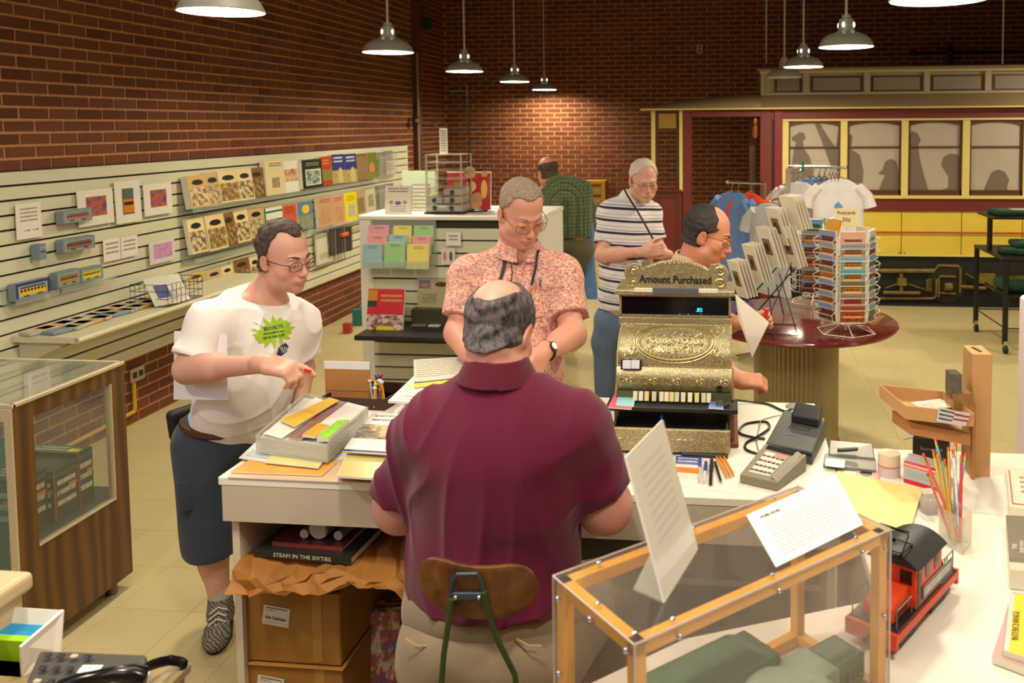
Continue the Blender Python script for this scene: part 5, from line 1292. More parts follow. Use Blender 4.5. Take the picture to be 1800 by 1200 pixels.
# picture cards and boxed models on the near half of the wall
def mat_print(label,x0,x1,y0,y1,pic,r=(.22,.25,.80,.80),bg=(224,220,204),**k):
    return face_card('matted_print','picture',label,x0,x1,y0,y1,cover('mat_'+label[:18],bg,[('pic',r,pic,3.2)]+k.pop('extra',[])),t=.006,lean=.03,**k)
mat_print('matted photograph of a red and purple city scene, leftmost of the three prints',136,197,332,396,[(70,30,50),(200,120,40),(60,70,150),(226,200,160)],lean_=0) if False else mat_print('matted photograph of a colourful evening street, leftmost of three prints',136,197,330,395,[(60,36,40),(190,100,30),(60,60,140),(220,190,160)])
mat_print('matted upright photograph of an orange streetcar, middle of the three prints',202,245,315,391,[(60,80,60),(90,110,100),(60,56,50)],(.26,.2,.72,.82),extra=[('rect',(.3,.24,.72,.56),(214,120,20)),('rect',(.32,.42,.7,.5),(40,36,40))])
mat_print('matted photograph of blue sky and red roofs, rightmost of the three prints',252,300,320,377,[(180,60,40),(110,110,80),(90,130,190)],(.2,.25,.8,.72),extra=[('rect',(.2,.55,.8,.72),(84,120,180))])
mat_print('small lilac-toned print in a tilted acrylic frame below the three prints',262,305,420,461,[(110,90,170),(200,150,190),(206,110,60)],(.15,.2,.9,.85),bg=(206,202,200))
def notice(label,x0,x1,y0,y1,lines=4,arrows=False,**k):
    it = [('lines',(.15,.45,.85,.88) if arrows else (.12,.25,.88,.85),(150,146,136),lines)]
    if arrows: it += [('rect',(.28,.225,.46,.24),(50,46,44)),('ell',(.47,.232,.045,.022),(50,46,44)),('rect',(.62,.225,.80,.24),(50,46,44)),('ell',(.82,.232,.045,.022),(50,46,44))]
    return face_card('notice','sign',label,x0,x1,y0,y1,cover('notice_%d' % x0,(226,222,208),it),t=.003,lean=0.0,**k)
notice('white paper notice with two right-pointing arrows on the slatwall',29,72,355,419,4,True); notice('pair-left white price card taped on the slatwall',182,211,418,458,3).__setitem__('label','white price card, left one of the taped pair'); notice('white price card, right one of the taped pair',213,241,414,451,3)
notice('small white tag at the far end of the slatwall',679,694,281,306,3)
notice('white card with arrows leaning on the slatwall above the showcase',50,90,648,700,2,True)
def boxed(label,x0,x1,y0,y1,body,roof,frame_c=(120,140,144),t=.045,pic=None):
    w_,yc = x1-x0,(y0+y1)/2; m_ = cover('carton_%d_%d' % (x0,y0),frame_c,[('rect',(.07,.12,.93,.82),pic or (150,156,150)),('tram',(.10,.14,.90,.74),body,roof,(46,40,44))])
    o = face_card('boxed_model','toy',label,x0,x1,y0,y1,m_,t=t,lean=.02,edge=M('carton_blue',frame_c,.5)); return o
boxed('window-boxed model streetcar hanging beside the evening street print',98,149,367,390,(166,116,106),(120,90,90)); boxed('window-boxed model streetcar hanging directly below the other one',98,154,416,440,(140,96,92),(110,84,84))
boxed('boxed yellow and blue model streetcar, front left on its acrylic ledge',14,74,492,522,(216,184,50),(40,60,120),(44,60,110)); boxed('boxed tan model streetcar on the ledge, middle of the three',88,128,474,502,(170,130,80),(130,110,90)); boxed('boxed yellow model streetcar on the ledge, rightmost of the three',130,168,468,492,(214,196,40),(190,170,40))
boxed('narrow blue-grey carton seen end-on beside the arrow notice',55,66,428,456,(120,140,150),(120,140,150),(112,134,142),t=.05)
ashelf('short clear ledge under the yellow and blue model streetcar',(2,528),(80,518),.08); ashelf('short clear ledge under the two paired model streetcars',(84,508),(182,492),.08)
# the pale shelf with its stock of small packets
a = at_x(140,590,XS); b = at_x(345,505,XS); sz = at_x(140,566,XS+.30)
z_sh = .78; ya = at_z(140,596,z_sh).y; yb = 5.6
za = z_sh
sh = thing('wall_shelf','long pale bull-nosed shelf bracketed to the slatwall and loaded with packets','shelf',(XS,4.2,za))
P0 = at_z(140,594,za); Y0_,Y1_ = at_x(34,575,XS).y,5.9
xf = P0.x; Ys = P0.y
m = MB(); m.span((XS,Ys,za-.03),(xf-.012,Y1_,za)); m.cyl((xf-.014,Ys,za-.015),(xf-.014,Y1_,za-.015),.015,n=12)
m.build('board',M('shelf_laminate',(206,200,168),.45),sh,smooth=True)
for y in (Ys+.04,Ys+1.0,Ys+2.0): MB().hexa([(XS,y,za-.16),(XS+.02,y,za-.16),(XS+.02,y+.02,za-.16),(XS,y+.02,za-.16),(XS,y,za-.03),(xf-.08,y,za-.03),(xf-.08,y+.02,za-.03),(XS,y+.02,za-.03)]).build('bracket',M('shelf_laminate',(206,200,168),.45),sh)
rnd = random.Random(4); pk_mesh = {}
pcs = [((184,178,150),'clear-bagged pale'),((120,140,150),'blue-grey'),((196,160,110),'tan'),((206,200,176),'cream')]
for k in range(22):
    col,nm = pcs[[0,1,2,0,3,2,0,1][k % 8]]; row = k % 2
    y = Ys+.05+(k//2)*.105+row*.03; x = XS+.05+row*.10+rnd.uniform(-.01,.01)
    if k//2 >= 9: break
    if x+.10 > xf: x = xf-.11
    o = MB().box((x+.04,y+.03,za+.012),(.085,.16 if col != (196,160,110) else .20,.018),rz=rnd.uniform(-.25,.25)).build('packet',M('packet_'+nm,col,.35,grain=.2,gscale=60),bevel=.003)
    solo(o,'%s packet on the pale wall shelf, %s row, %s from the near end' % (nm,['wall','outer'][row],['first','second','third','fourth','fifth','sixth','seventh','eighth','ninth'][k//2]),'packet','small packets on the wall shelf')
# black wire basket with matted prints at the shelf
bk = at_z(250,528,za); bx,by = xf-.14,at_z(262,528,za).y-.02
t = thing('wire_basket','black wire bin holding bagged prints on the pale wall shelf','basket',(bx,by,za))
wb_ = MB(); W_,D_,H_ = .24,.34,.13
for z in (0,.045,.09,H_): wb_.tube([(bx-W_/2,by-D_/2,za+z+.004),(bx+W_/2,by-D_/2,za+z+.004),(bx+W_/2,by+D_/2,za+z+.004),(bx-W_/2,by+D_/2,za+z+.004)],.0022,4,closed=True)
for k in range(9):
    y = by-D_/2+D_*k/8; wb_.tube([(bx+W_/2,y,za+H_),(bx+W_/2,y,za+.004),(bx-W_/2,y,za+.004),(bx-W_/2,y,za+H_)],.0018,4)
wb_.build('wires',WIREB,t)
for k,(lab,pic) in enumerate((('bagged matted print with a red tram on green, front one in the wire bin',[(60,90,70),(70,90,150),(150,60,50)]),('bagged matted print showing a white margin, second in the wire bin',[(120,120,120),(180,176,160)]),('bagged matted print at the back of the wire bin',[(140,130,110),(190,186,170)]))):
    c = V((bx+.02,by-.10+.05*k,za+.012)); 
    q = [c+V((.04,-.10,0)),c+V((.11,.03,0.0)),c+V((.00,.08,.15)),c+V((-.07,-.05,.15))]
    o = MB().slab(q,.006).build('matted_print',[cover('bin_%d' % k,(206,202,184),[('pic',(.25,.25,.8,.72),pic,3.5)],.2),PAPER]); solo(o,lab,'picture')
# pegs of small hanging goods right of the man in white
pgx = XS
t = thing('wire_rack','small black wire rack of orange-topped tools on the slatwall','rack',at_x(595,455,XS))
a_,b_ = at_x(577,408,XS+.05),at_x(616,400,XS+.05); m = MB()
for z in (0,-.04,-.08): m.tube([a_+V((0,0,z)),b_+V((0,0,z))],.003,4)
m.tube([a_,V((XS,a_.y,a_.z))],.003,4).tube([b_,V((XS,b_.y,b_.z))],.003,4); m.build('wires',WIREB,t)
for k in range(7):
    p = a_.lerp(b_,(k+.5)/7)
    o = MB().box(p+V((.012,0,-.10)),(.02,.045,.24)).build('hanging_packet',M('hang_dark_%d' % (k % 3),[(74,70,66),(96,92,96),(60,58,60)][k % 3],.3),bevel=.004)
    solo(o,'dark bagged trinket, %s from the left on the small wire rack' % ['first','second','third','fourth','fifth','sixth','seventh'][k],'packet','dark trinkets on the wire rack')
p = at_x(604,412,XS+.07); solo(MB().box(p,(.05,.13,.035)).build('toy_block',M('orange_top',(214,96,30),.5),bevel=.006),'bright orange block lying on top of the dark hanging trinkets','toy')
# clear literature pockets at the far end
for i,(x,y0,y1) in enumerate(((660,268,312),(675,266,308),(660,330,370),(676,326,366))):
    a = at_x(x,y1,XS); o = MB().slab([a+V((.05,0,0)),a+V((.05,.26,0)),a+V((.05,.26,.22)),a+V((.05,0,.22))],.003).slab([a,a+V((0,.26,0)),a+V((0,.26,.26)),a+V((0,0,.26))],.003).span(a+V((0,0,0)),a+V((.05,.26,.003))).build('literature_pocket',CLEAR)
    solo(o,'empty clear acrylic pocket at the far end of the slatwall, %s' % ['upper left','upper right','lower left','lower right'][i],'holder','empty acrylic pockets')

# ------------------------------------------------------------------ glass showcase with wood-grain ends at the left
X1,Ya,Yb_,Zt = -2.385,2.585,3.125,.925
sc = thing('showcase','glass-topped display showcase with a wood-grain end panel and aluminium frame','showcase',(-2.9,2.85,0))
mw,n = newmat('walnut_grain',(104,68,24),.5); o_ = n.coord(); wv = n.node('ShaderNodeTexWave',bands_direction='Y'); wv.inputs['Scale'].default_value = 2.2; wv.inputs['Distortion'].default_value = 9; wv.inputs['Detail'].default_value = 3
n.link(n.mapping(o_,(1,2.2,.30)),wv.inputs[0]); f2 = n.noise(n.mapping(o_,(40,60,3)),1,4)
c = n.ramp(wv.outputs[1],[(.1,(84,56,18)),(.6,(104,72,24)),(.95,(118,84,32))]); n.link(n.mix(n.math('MULTIPLY',f2,.45),c,rgb((66,42,18))),n.b.inputs['Base Color'])
ALU = M('cream_aluminium',(206,196,160),.35,.35)
wz0,wz1,wy0,wy1 = .40,.855,Ya+.085,Yb_-.075
for nm,A,B in (('end_panel',(X1-.02,Ya,.06),(X1,Yb_,wz0)),('end_panel',(X1-.02,Ya,wz1),(X1,Yb_,Zt-.012)),('end_panel',(X1-.02,Ya,wz0),(X1,wy0,wz1)),('end_panel',(X1-.02,wy1,wz0),(X1,Yb_,wz1))): MB().span(A,B).build(nm,mw,sc)
MB().span((X1-.013,wy0,wz0),(X1-.009,wy1,wz1)).build('end_glass',clear_mat('case_glass',(220,225,215),.05,.03),sc)
MB().span((X1-.025,wy0,wz0-.006),(X1+.003,wy1,wz0)).build('bead',ALU,sc); MB().span((X1-.025,wy1-.006,wz0),(X1+.002,wy1,wz1)).build('bead',ALU,sc)
MB().span((X1-1.2,Ya-.004,Zt-.014),(X1+.004,Ya+.012,Zt)).span((X1-.014,Ya,Zt-.014),(X1+.004,Yb_,Zt)).span((X1-1.2,Yb_-.014,Zt-.014),(X1,Yb_+.002,Zt)).build('top_frame',ALU,sc,bevel=.002)
MB().span((X1-1.2,Ya+.01,Zt-.007),(X1-.01,Yb_-.01,Zt-.001)).build('glass_top',clear_mat('case_glass',(220,225,215),.05,.03),sc)
MB().span((X1-.030,Ya-.006,.06),(X1-.0,Ya+.002,Zt-.014)).span((X1-1.2,Ya-.006,Zt-.06),(X1-.03,Ya+.002,Zt-.014)).span((X1-1.2,Ya-.006,.30),(X1-.03,Ya+.002,.34)).build('front_frame',ALU,sc,bevel=.002)
MB().span((X1-1.2,Ya-.003,.34),(X1-.03,Ya+.0,Zt-.06)).build('front_glass',clear_mat('case_glass_green',(150,180,160),.20,.05),sc)
MB().span((X1-1.2,Ya,.06),(X1-.02,Yb_,.30)).build('plinth',mw,sc); MB().span((X1-1.2,Yb_-.012,.30),(X1-.02,Yb_-.002,Zt-.02)).build('sliding_back',clear_mat('case_glass',(220,225,215),.05,.03),sc)
MB().span((X1-1.2,Ya+.01,.395),(X1-.022,Yb_-.015,.415)).build('shelf',M('shelf_navy',(48,54,66),.4),sc)
for x,y in ((X1-.05,Ya+.06),(X1-.05,Yb_-.06),(X1-1.1,Ya+.06),(X1-1.1,Yb_-.06)): MB().cyl((x,y,0),(x,y,.06),.022,n=14).build('foot',M('foot_steel',(110,104,92),.4,.6),sc,smooth=True)
def carton(label,c,d,rz,front,top,side):
    o = MB().box(c,d,rz=rz).build('carton',[front,top,side])
    for k,p in enumerate(o.data.polygons): p.material_index = 1 if k == 1 else (0 if k == 5 else 2)
    return solo(o,label,'box')
def blackbox(i,g): return cover('blackbox_%d' % i,(26,28,26),[('rect',(0,0,.06,1),(176,50,24)),('rect',(.6,.55,.95,.64),(200,120,30)),('lines',(.12,.2,.9,.8),(206,196,170),3),('rect',(.0,.86,1,.93),g)])
zc = .415
carton('black carton with red corner stripes, front of the showcase shelf',(X1-.15,Ya+.145,zc+.105),(.17,.12,.21),0,blackbox(1,(60,80,60)),blackbox(2,(30,60,40)),blackbox(3,(60,80,60)))
carton('black and red carton in the middle of the showcase shelf',(X1-.12,Ya+.27,zc+.095),(.15,.115,.19),0,blackbox(4,(60,80,60)),M('box_top_dark',(58,70,58),.5,grain=.3,gscale=40),blackbox(6,(60,80,60)))
carton('green-topped carton with a yellow tag, rearmost on the showcase shelf',(X1-.17,Ya+.375,zc+.105),(.24,.075,.21),0,blackbox(7,(40,90,60)),cover('green_top',(52,74,60),[('rect',(.75,.2,.95,.6),(206,206,40)),('lines',(.1,.2,.7,.8),(170,170,150),2)]),blackbox(8,(40,90,60)))
solo(MB().box((X1-.55,Yb_-.2,zc+.12),(.3,.1,.24)).build('carton',M('case_teal',(60,96,84),.5,grain=.4,gscale=20)),'teal carton deep inside the showcase behind the cream front frame','box')
gx = V((-3.02,3.0,Zt)); o = MB().slab([gx+V((-.10,-.16,.0)),gx+V((-.05,-.16,0)),gx+V((-.05,-.16,.36)),gx+V((-.10,-.16,.36))],.09).build('book',cover('dark_green_box',(16,50,38),[('pic',(.1,.3,.9,.7),[(120,130,120),(40,70,60)],4),('rect',(0,.06,1,.14),(130,60,50))])); solo(o,'dark green carton standing on the showcase, cut by the left edge','box')

# ------------------------------------------------------------------ gondola in the middle of the aisle
gX0,gX1,gY0,gY1,gZ = -2.43,-1.18,5.45,6.15,1.262
go = thing('gondola','white slatted display gondola with goods on its flat top','display',(-1.8,5.8,0))
GW = M('gondola_white',(226,222,208),.5)
MB().span((gX0,gY0-.015,gZ-.03),(gX1,gY1,gZ)).build('top',GW,go,bevel=.006); MB().span((gX0+.012,gY0+.02,.06),(gX1-.012,gY1-.02,gZ-.03)).build('core',GR,go)
MB().span((gX0+.005,gY0,.0),(gX0+.085,gY0+.03,gZ-.03)).span((gX0+.005,gY0+.03,0),(gX0+.03,gY1-.01,gZ-.03)).build('end_panel',GW,go); MB().span((gX1-.04,gY0,0),(gX1-.005,gY0+.03,gZ-.03)).span((gX1-.03,gY0+.03,0),(gX1-.005,gY1-.01,gZ-.03)).build('end_panel',GW,go)
p_ = (gZ-.09-.06)/13
m_ = MB(); m_.box((0,0,0),(gX1-gX0-.12,.02,p_-.011)); s0 = m_.build('slat',SL,go,local=True,bevel=.0015); s0.location = ((gX0+gX1)/2+.022+1.8,gY0+.012-5.8,.07+p_/2)
for k in range(1,13): o = s0.copy(); COL.objects.link(o); o.location.z = .07+p_*(k+.5)
def stand_card(name,cat,label,x0,x1,y0,y1,Y,mt,t=.006,lean=.12,edge=None,slope=0):
    a = at_y(x0,y1,Y); b = at_y(x1,y1,Y); h = at_y(x0,y0,Y).z-a.z; zb = (a.z+b.z)/2
    q = [V((a.x,Y,zb)),V((b.x,Y,zb)),V((b.x,Y+lean*h,zb+h)),V((a.x,Y+lean*h,zb+h))]
    o = MB().slab(q,t).build(name,[mt,edge or PAPER])
    for k,p in enumerate(o.data.polygons): p.material_index = 0 if k == 0 else 1
    return solo(o,label,cat)
# brochure holder with nine coloured stacks
bh = thing('brochure_holder','clear acrylic holder of pastel leaflets on the front of the gondola','holder',at_y(700,470,gY0-.12))
A = at_y(637,470,gY0-.15); B = at_y(756,474,gY0-.15); zb = A.z
MB().span((A.x,gY0-.17,zb-.004),(B.x,gY0-.01,zb)).span((A.x,gY0-.172,zb),(B.x,gY0-.168,zb+.05)).span((A.x,gY0-.02,zb),(B.x,gY0-.014,zb+.30)).build('tray',CLEAR,bh)
pal = dict(blue=(150,190,196),green=(158,206,138),yellow=(232,216,110),pink=(226,160,160))
br = [('pink',648,683,396,420,2,'pink leaflet stack, back row left'),('yellow',691,723,397,418,2,'yellow leaflet stack, back row middle'),('green',727,761,397,420,2,'green leaflet stack, back row right'),
      ('pink',645,679,413,440,1,'pale pink leaflet stack, middle row left'),('blue',683,715,413,436,1,'blue leaflet stack, middle row centre'),('pink',724,756,415,440,1,'pink leaflet stack, middle row right'),
      ('blue',637,671,429,470,0,'large blue leaflet stack, front row left'),('green',675,711,426,469,0,'large green leaflet stack, front row middle'),('yellow',715,753,430,473,0,'large yellow leaflet stack, front row right')]
for c,x0_,x1_,y0_,y1_,r,lab in br:
    stand_card('leaflet_stack','leaflets',lab+' of the acrylic holder',x0_,x1_,y0_,y1_+(10 if r else 0),gY0-.15+.05*r,cover('leaf_%s' % c,pal[c],[('lines',(.3,.78,.75,.92),tuple(int(v*.62) for v in pal[c]),2)]),t=.014,lean=.10)
stand_card('sign','sign','cream price sign in an acrylic stand on the gondola top',676,722,327,385,gY0+.06,cover('top_sign',(226,222,200),[('lines',(.12,.78,.88,.94),(120,110,110),2),('ell',(.5,.48,.12,.06),(110,96,170)),('ell',(.24,.5,.08,.06),(170,150,120)),('ell',(.76,.5,.08,.06),(170,150,120)),('lines',(.2,.2,.8,.4),(160,156,150),3)]),t=.012)
stand_card('sign','sign','pale blue strip card at the foot of the cream price sign',676,712,374,385,gY0+.03,M('pale_blue_card',(186,214,214),.5),t=.004)
# acrylic drawer tower
tX0,tX1 = at_y(750,385,gY0+.1).x,at_y(814,385,gY0+.1).x; tz1 = at_y(780,271,gY0+.1).z
tw = thing('display_tower','clear acrylic tower of small drawers on the gondola top','display',((tX0+tX1)/2,gY0+.2,gZ))
AC = clear_mat('frosted_acrylic',(214,216,200),.34)
MB().span((tX0-.01,gY0+.08,gZ),(tX1+.01,gY0+.34,gZ+.012)).build('base',BLACK,tw)
for x in (tX0,tX1-.012):
    for y in (gY0+.09,gY0+.31): MB().span((x,y,gZ+.012),(x+.012,y+.012,tz1)).build('post',AC,tw)
nl = 7
for k in range(nl+1):
    z = gZ+.014+(tz1-gZ-.02)*k/nl; MB().span((tX0,gY0+.09,z),(tX1,gY0+.32,z+.006)).build('tray',AC,tw)
dh = (tz1-gZ-.02)/nl
for (k,a_,b_) in ((0,.02,.98),(1,.04,.48),(1,.52,.98),(2,.52,.98)):
    z = gZ+.022+dh*k; w_ = tX1-tX0
    d = MB().span((tX0+w_*a_,gY0+.075,z),(tX0+w_*b_,gY0+.30,z+dh*.75)).build('drawer',clear_mat('frosted_acrylic2',(200,204,190),.55),tw)
    cs = [(a_+b_)/2] if b_-a_ < .6 else [.27,.73]
    for c_ in cs: MB().sphere((tX0+w_*c_,gY0+.065,z+dh*.36),.016,10,8).build('knob',M('dark_knob',(50,56,60),.3),d,smooth=True)
stand_card('sign','sign','tall narrow price list standing on top of the acrylic tower',773,787,225,271,gY0+.2,cover('price_list',(230,226,208),[('lines',(.15,.08,.85,.92),(120,110,96),9)]),t=.004,lean=0)
stand_card('card_block','box','grey-green card block behind the price sign on the gondola',707,765,300,372,gY0+.42,M('pale_green_card',(176,190,164),.6),t=.05,lean=.05)
stand_card('keyring_rack','rack','clear ribbed rack between the price sign and the acrylic tower',722,750,324,378,gY0+.25,cover('ribbed_rack',(150,150,132),[('lines',(.05,.1,.95,.95),(206,202,184),7)]),t=.06,lean=.2)
stand_card('display_board','display','red backing board of ornaments behind the acrylic tower',785,862,302,370,gY0+.40,cover('red_board',(150,30,26),[('rect',(0,.97,1,1),(206,200,180)),('ell',(.25,.35,.12,.25),(190,150,50)),('ell',(.55,.62,.12,.14),(196,150,100)),('ell',(.85,.55,.07,.24),(200,150,60)),('ell',(.65,.2,.16,.16),(186,130,90))]),t=.02,lean=.1)
# ornament tree
oc = at_y(826,380,gY0+.28); oc.z = gZ
t = thing('ornament_stand','black wire ornament tree with hanging medals on the gondola top','stand',oc)
m = MB(); m.tube([oc+V((math.cos(a)*.12,math.sin(a)*.09,.006)) for a in (2*PI*k/28 for k in range(28))],.005,6,closed=True).cyl(oc,oc+V((0,0,.86)),.006,n=8)
for z,r in ((.82,.14),(.56,.15),(.28,.10)):
    for a in (.1,PI-.1): m.tube([oc+V((0,0,z)),oc+V((math.cos(a)*r,math.sin(a)*r*.6,z+.005)),oc+V((math.cos(a)*r,math.sin(a)*r*.6,z+.03))],.0035,5)
m.build('wires',WIREB,t,smooth=True)
for k,(dx,z,r,col) in enumerate(((.02,.27,.042,(196,160,120)),(-.07,.20,.030,(190,150,60)),(.07,.10,.036,(196,140,100)),(-.03,.08,.034,(180,140,80)),(.12,.26,.022,(200,160,70)))):
    c = oc+V((dx,-.05,z)); solo(MB().cyl(c,c+V((0,.006,0)),r,n=20).build('medal',M('medal_%d' % k,col,.35,.3)),['large round tan medal on the ornament tree','small brass medal at the left of the ornament tree','copper medal low on the ornament tree','bronze medal lowest on the ornament tree','gold medal at the right of the ornament tree'][k],'ornament')
# red book, black shelf and little items
bs = thing('black_shelf','black shelf jutting from the front of the gondola at knee height','shelf',(-1.9,gY0-.2,.4))
sl_,sr_ = at_y(622,590,gY0-.42),at_y(806,598,gY0-.42); shz = sl_.z
MB().span((sl_.x,gY0-.42,shz-.03),(sr_.x+.35,gY0,shz)).build('board',M('shelf_black',(28,24,22),.4),bs,bevel=.004)
stand_card('book','book','large red paperback about an amusement park standing on the black shelf',643,707,511,583,gY0-.26,cover('red_amusement',(196,24,34),[('pic',(0,.04,1,.40),[(206,170,140),(90,40,36),(226,206,180),(60,40,50)],5),('rect',(.28,.04,.72,.13),(222,200,30)),('rect',(.0,.72,.26,.97),(196,130,30)),('rect',(.0,.58,.26,.72),(44,40,40)),('lines',(.36,.66,.94,.88),(196,150,40),2)]),t=.02,lean=.22)
stand_card('picture_card','card','tan display card with small pictures hooked on the gondola behind the shelf',734,790,490,552,gY0-.03,cover('tan_display',(176,166,124),[('rect',(.06,.72,.42,.95),(110,110,150)),('ell',(.24,.82,.1,.06),(190,120,60)),('ell',(.75,.84,.2,.07),(90,50,44)),('pic',(.15,.3,.6,.58),[(176,166,124),(120,120,110)],7)]),t=.01,lean=.03)
stand_card('bracelet_card','card','white and pink bracelet cards hanging on the gondola beside the salmon shirt',776,800,436,465,gY0-.03,cover('bracelets',(214,208,200),[('ell',(.25,.5,.12,.3),(206,120,130)),('ell',(.7,.5,.12,.3),(90,80,90))]),t=.004,lean=.02)
stand_card('price_card','card','white price card above the bracelet cards on the gondola',784,810,408,432,gY0-.03,cover('price_c',(226,222,206),[('lines',(.2,.3,.8,.8),(140,130,120),2)]),t=.004,lean=.02)
for lab,x0_,x1_,y_,col in (('small grey card lying left on the black shelf',722,748,573,(120,120,110)),('small white card lying right on the black shelf',752,772,574,(200,196,180))):
    a = at_z(x0_,y_,shz); b = at_z(x1_,y_,shz); solo(MB().span((a.x,a.y,shz),(b.x,a.y+.07,shz+.006)).build('small_card',M('sc_%d' % x0_,col,.4)),lab,'card')
MB_ = MB(); a = at_y(725,560,gY0-.08); b = at_y(792,562,gY0-.08); o = MB_.span((a.x,gY0-.10,shz+.0),(b.x,gY0-.02,shz+.10)).build('tin',M('olive_tin',(62,58,36),.4)); solo(o,'dark olive carton at the back of the black shelf','box')
# little boxes on the floor by the wall
for lab,x,y,w_,d,h,col in (('small red carton on the floor beside the gondola, in front of the teal one',608,587,.07,.06,.09,(170,60,50)),('teal carton on the floor between the gondola and the brick wall',627,573,.09,.07,.15,(40,120,120)),('slim pink and teal carton on the floor next to the gondola edge',636,569,.05,.08,.17,(150,130,130))):
    p = at_z(x,y,0); solo(MB().box(p+V((0,.04,h/2)),(w_,d,h),rz=.1).build('carton',M('carton_%d' % x,col,.5,grain=.35,gscale=60)),lab,'box')
a = at_z(646,571,0); solo(MB().box(a+V((0,.1,.12)),(.05,.12,.24)).build('carton',M('carton_cream',(196,190,150),.6)),'tall cream carton on the floor against the gondola corner','box')
# ------------------------------------------------------------------ round table with its racks
TC = V((.40,4.89,.75)); TR = .55
tb = thing('round_table','round mahogany-topped table on a fluted metal drum','table',(TC.x,TC.y,0))
MAH = M('mahogany',(104,32,30),.16,grain=.12,gscale=6,coat=.5)
MB().lathe([(0,-.03),(TR-.02,-.03),(TR-.004,-.024),(TR,-.015),(TR-.004,-.006),(TR-.02,0),(0,0)],TC,72,sy=1.06).build('tabletop',MAH,tb,smooth=True)
fl_ = MB(); N = 56; P = []; R0 = .235
for z in (.02,.72):
    for k in range(N*2): a = PI*k/N; r = R0+(.006 if k % 2 else -.006); P.append((TC.x+r*math.cos(a),TC.y+.08+r*math.sin(a),z))
fl_._add(P,[(i,(i+1) % (2*N),2*N+(i+1) % (2*N),2*N+i) for i in range(2*N)]); fl_.build('fluted_drum',M('drum_metal',(176,164,122),.35,.45),tb)
MB().cyl((TC.x,TC.y+.08,0),(TC.x,TC.y+.08,.03),.25,n=48).build('base_ring',M('drum_dark',(70,62,44),.5,.3),tb)
def postcard_rack(label,c,H,R,tiers,faces,rz,W_=.115,sign=None):
    t = thing('postcard_rack',label,'rack',c,rz)
    m = MB(); c = V(c)
    for r_,z in ((R*1.15,.006),(R*.55,.05)): m.tube([c+V((math.cos(a)*r_,math.sin(a)*r_,z)) for a in (rz+2*PI*k/6 for k in range(6))],.003,5,closed=True)
    for k in range(6): a = rz+2*PI*k/6; m.tube([c+V((math.cos(a)*R*1.15,math.sin(a)*R*1.15,.006)),c+V((math.cos(a)*.02,math.sin(a)*.02,.05))],.0025,5)
    m.cyl(c+V((0,0,.01)),c+V((0,0,H)),.006,n=8); m.build('stand',WIREW,t,smooth=True)
    g = MB(); dz = (H-.08)/tiers
    for f in range(faces):
        a = rz+2*PI*f/faces; n_ = V((math.cos(a),math.sin(a),0)); x_ = V((-n_.y,n_.x,0)); d = R*math.cos(PI/faces)
        for s in (-1,1): g.tube([c+n_*d+x_*W_*.55*s+V((0,0,.07)),c+n_*d+x_*W_*.55*s+V((0,0,H-.01))],.0022,4)
        for k in range(tiers):
            z = .08+dz*k; o = n_*(d+.030)
            g.tube([c+n_*d+x_*W_*.55+V((0,0,z)),c+o+x_*W_*.55+V((0,0,z+.0)),c+o-x_*W_*.55+V((0,0,z)),c+n_*d-x_*W_*.55+V((0,0,z))],.002,4)
            g.tube([c+o+x_*W_*.55+V((0,0,z)),c+o+n_*.014+x_*W_*.55+V((0,0,z+.035)),c+n_*(d+.008)+x_*W_*.55+V((0,0,z+.06))],.002,4)
            g.tube([c+o+n_*.014+x_*W_*.55+V((0,0,z+.035)),c+o+n_*.014-x_*W_*.55+V((0,0,z+.035))],.002,4)
    g.build('card_pockets',WIREW,t,smooth=True)
    return t,dz
def card_cover(i,sky,body,roof,ground): return cover('postcard_%s' % i,ground,[('rect',(0,.55,1,1),sky),('pic',(0,.4,1,.62),[ground,sky,tuple(int(v*.6) for v in ground)],5),('tram',(.14,.12,.86,.66),body,roof,(46,34,30))])
CC = [card_cover('orange',(150,90,70),(226,110,20),(190,80,20),(150,70,30)),card_cover('red',(150,140,110),(196,60,40),(120,60,50),(150,120,80)),card_cover('yellowred',(120,120,90),(230,170,40),(206,60,40),(110,90,60)),
      card_cover('goldblue',(110,180,200),(220,150,40),(120,80,40),(130,110,70)),card_cover('creamsky',(140,180,210),(226,180,70),(90,50,40),(110,100,60)),card_cover('orangehill',(150,160,170),(214,130,40),(100,60,40),(120,100,60)),
      card_cover('salmon',(220,170,150),(206,130,110),(220,180,160),(200,150,130)),card_cover('bluegreen',(110,160,200),(90,110,80),(60,80,60),(70,80,60)),card_cover('dusk',(140,150,190),(150,60,50),(60,60,70),(90,80,70)),card_cover('white',(220,222,224),(190,190,200),(150,160,180),(206,206,210))]
rc1 = at_z(1487,583,.75); H1 = .60
HR = at_y(1487,410,rc1.y).z-.75
rk,dz = postcard_rack('white wire spinner rack full of streetcar postcards, front of the round table',rc1,HR,.135,7,6,-.42-.0)
def card_at(c,a,d,z,mt,label,lean=.35,w_=.125,h_=.085,t=.012,cat='postcard',grp=None,nm='postcard_stack'):
    n_ = V((math.cos(a),math.sin(a),0)); x_ = V((-n_.y,n_.x,0)); b = V(c)+n_*(d+.014)+V((0,0,z)); u = V((0,0,1))*math.cos(lean)+n_*math.sin(lean)*.0-n_*0
    top = b+V((0,0,h_))-n_*.0+n_*math.sin(lean)*.02
    o = MB().slab([b-x_*w_/2,b+x_*w_/2,top+x_*w_/2,top-x_*w_/2],t).build(nm,[mt,PAPER])
    for k,p in enumerate(o.data.polygons): p.material_index = 0 if k == 0 else 1
    return solo(o,label,cat,grp)
front = [0,1,2,3,4,5,6]; tn = ['bottom','second lowest','third lowest','middle','third highest','second highest','top']
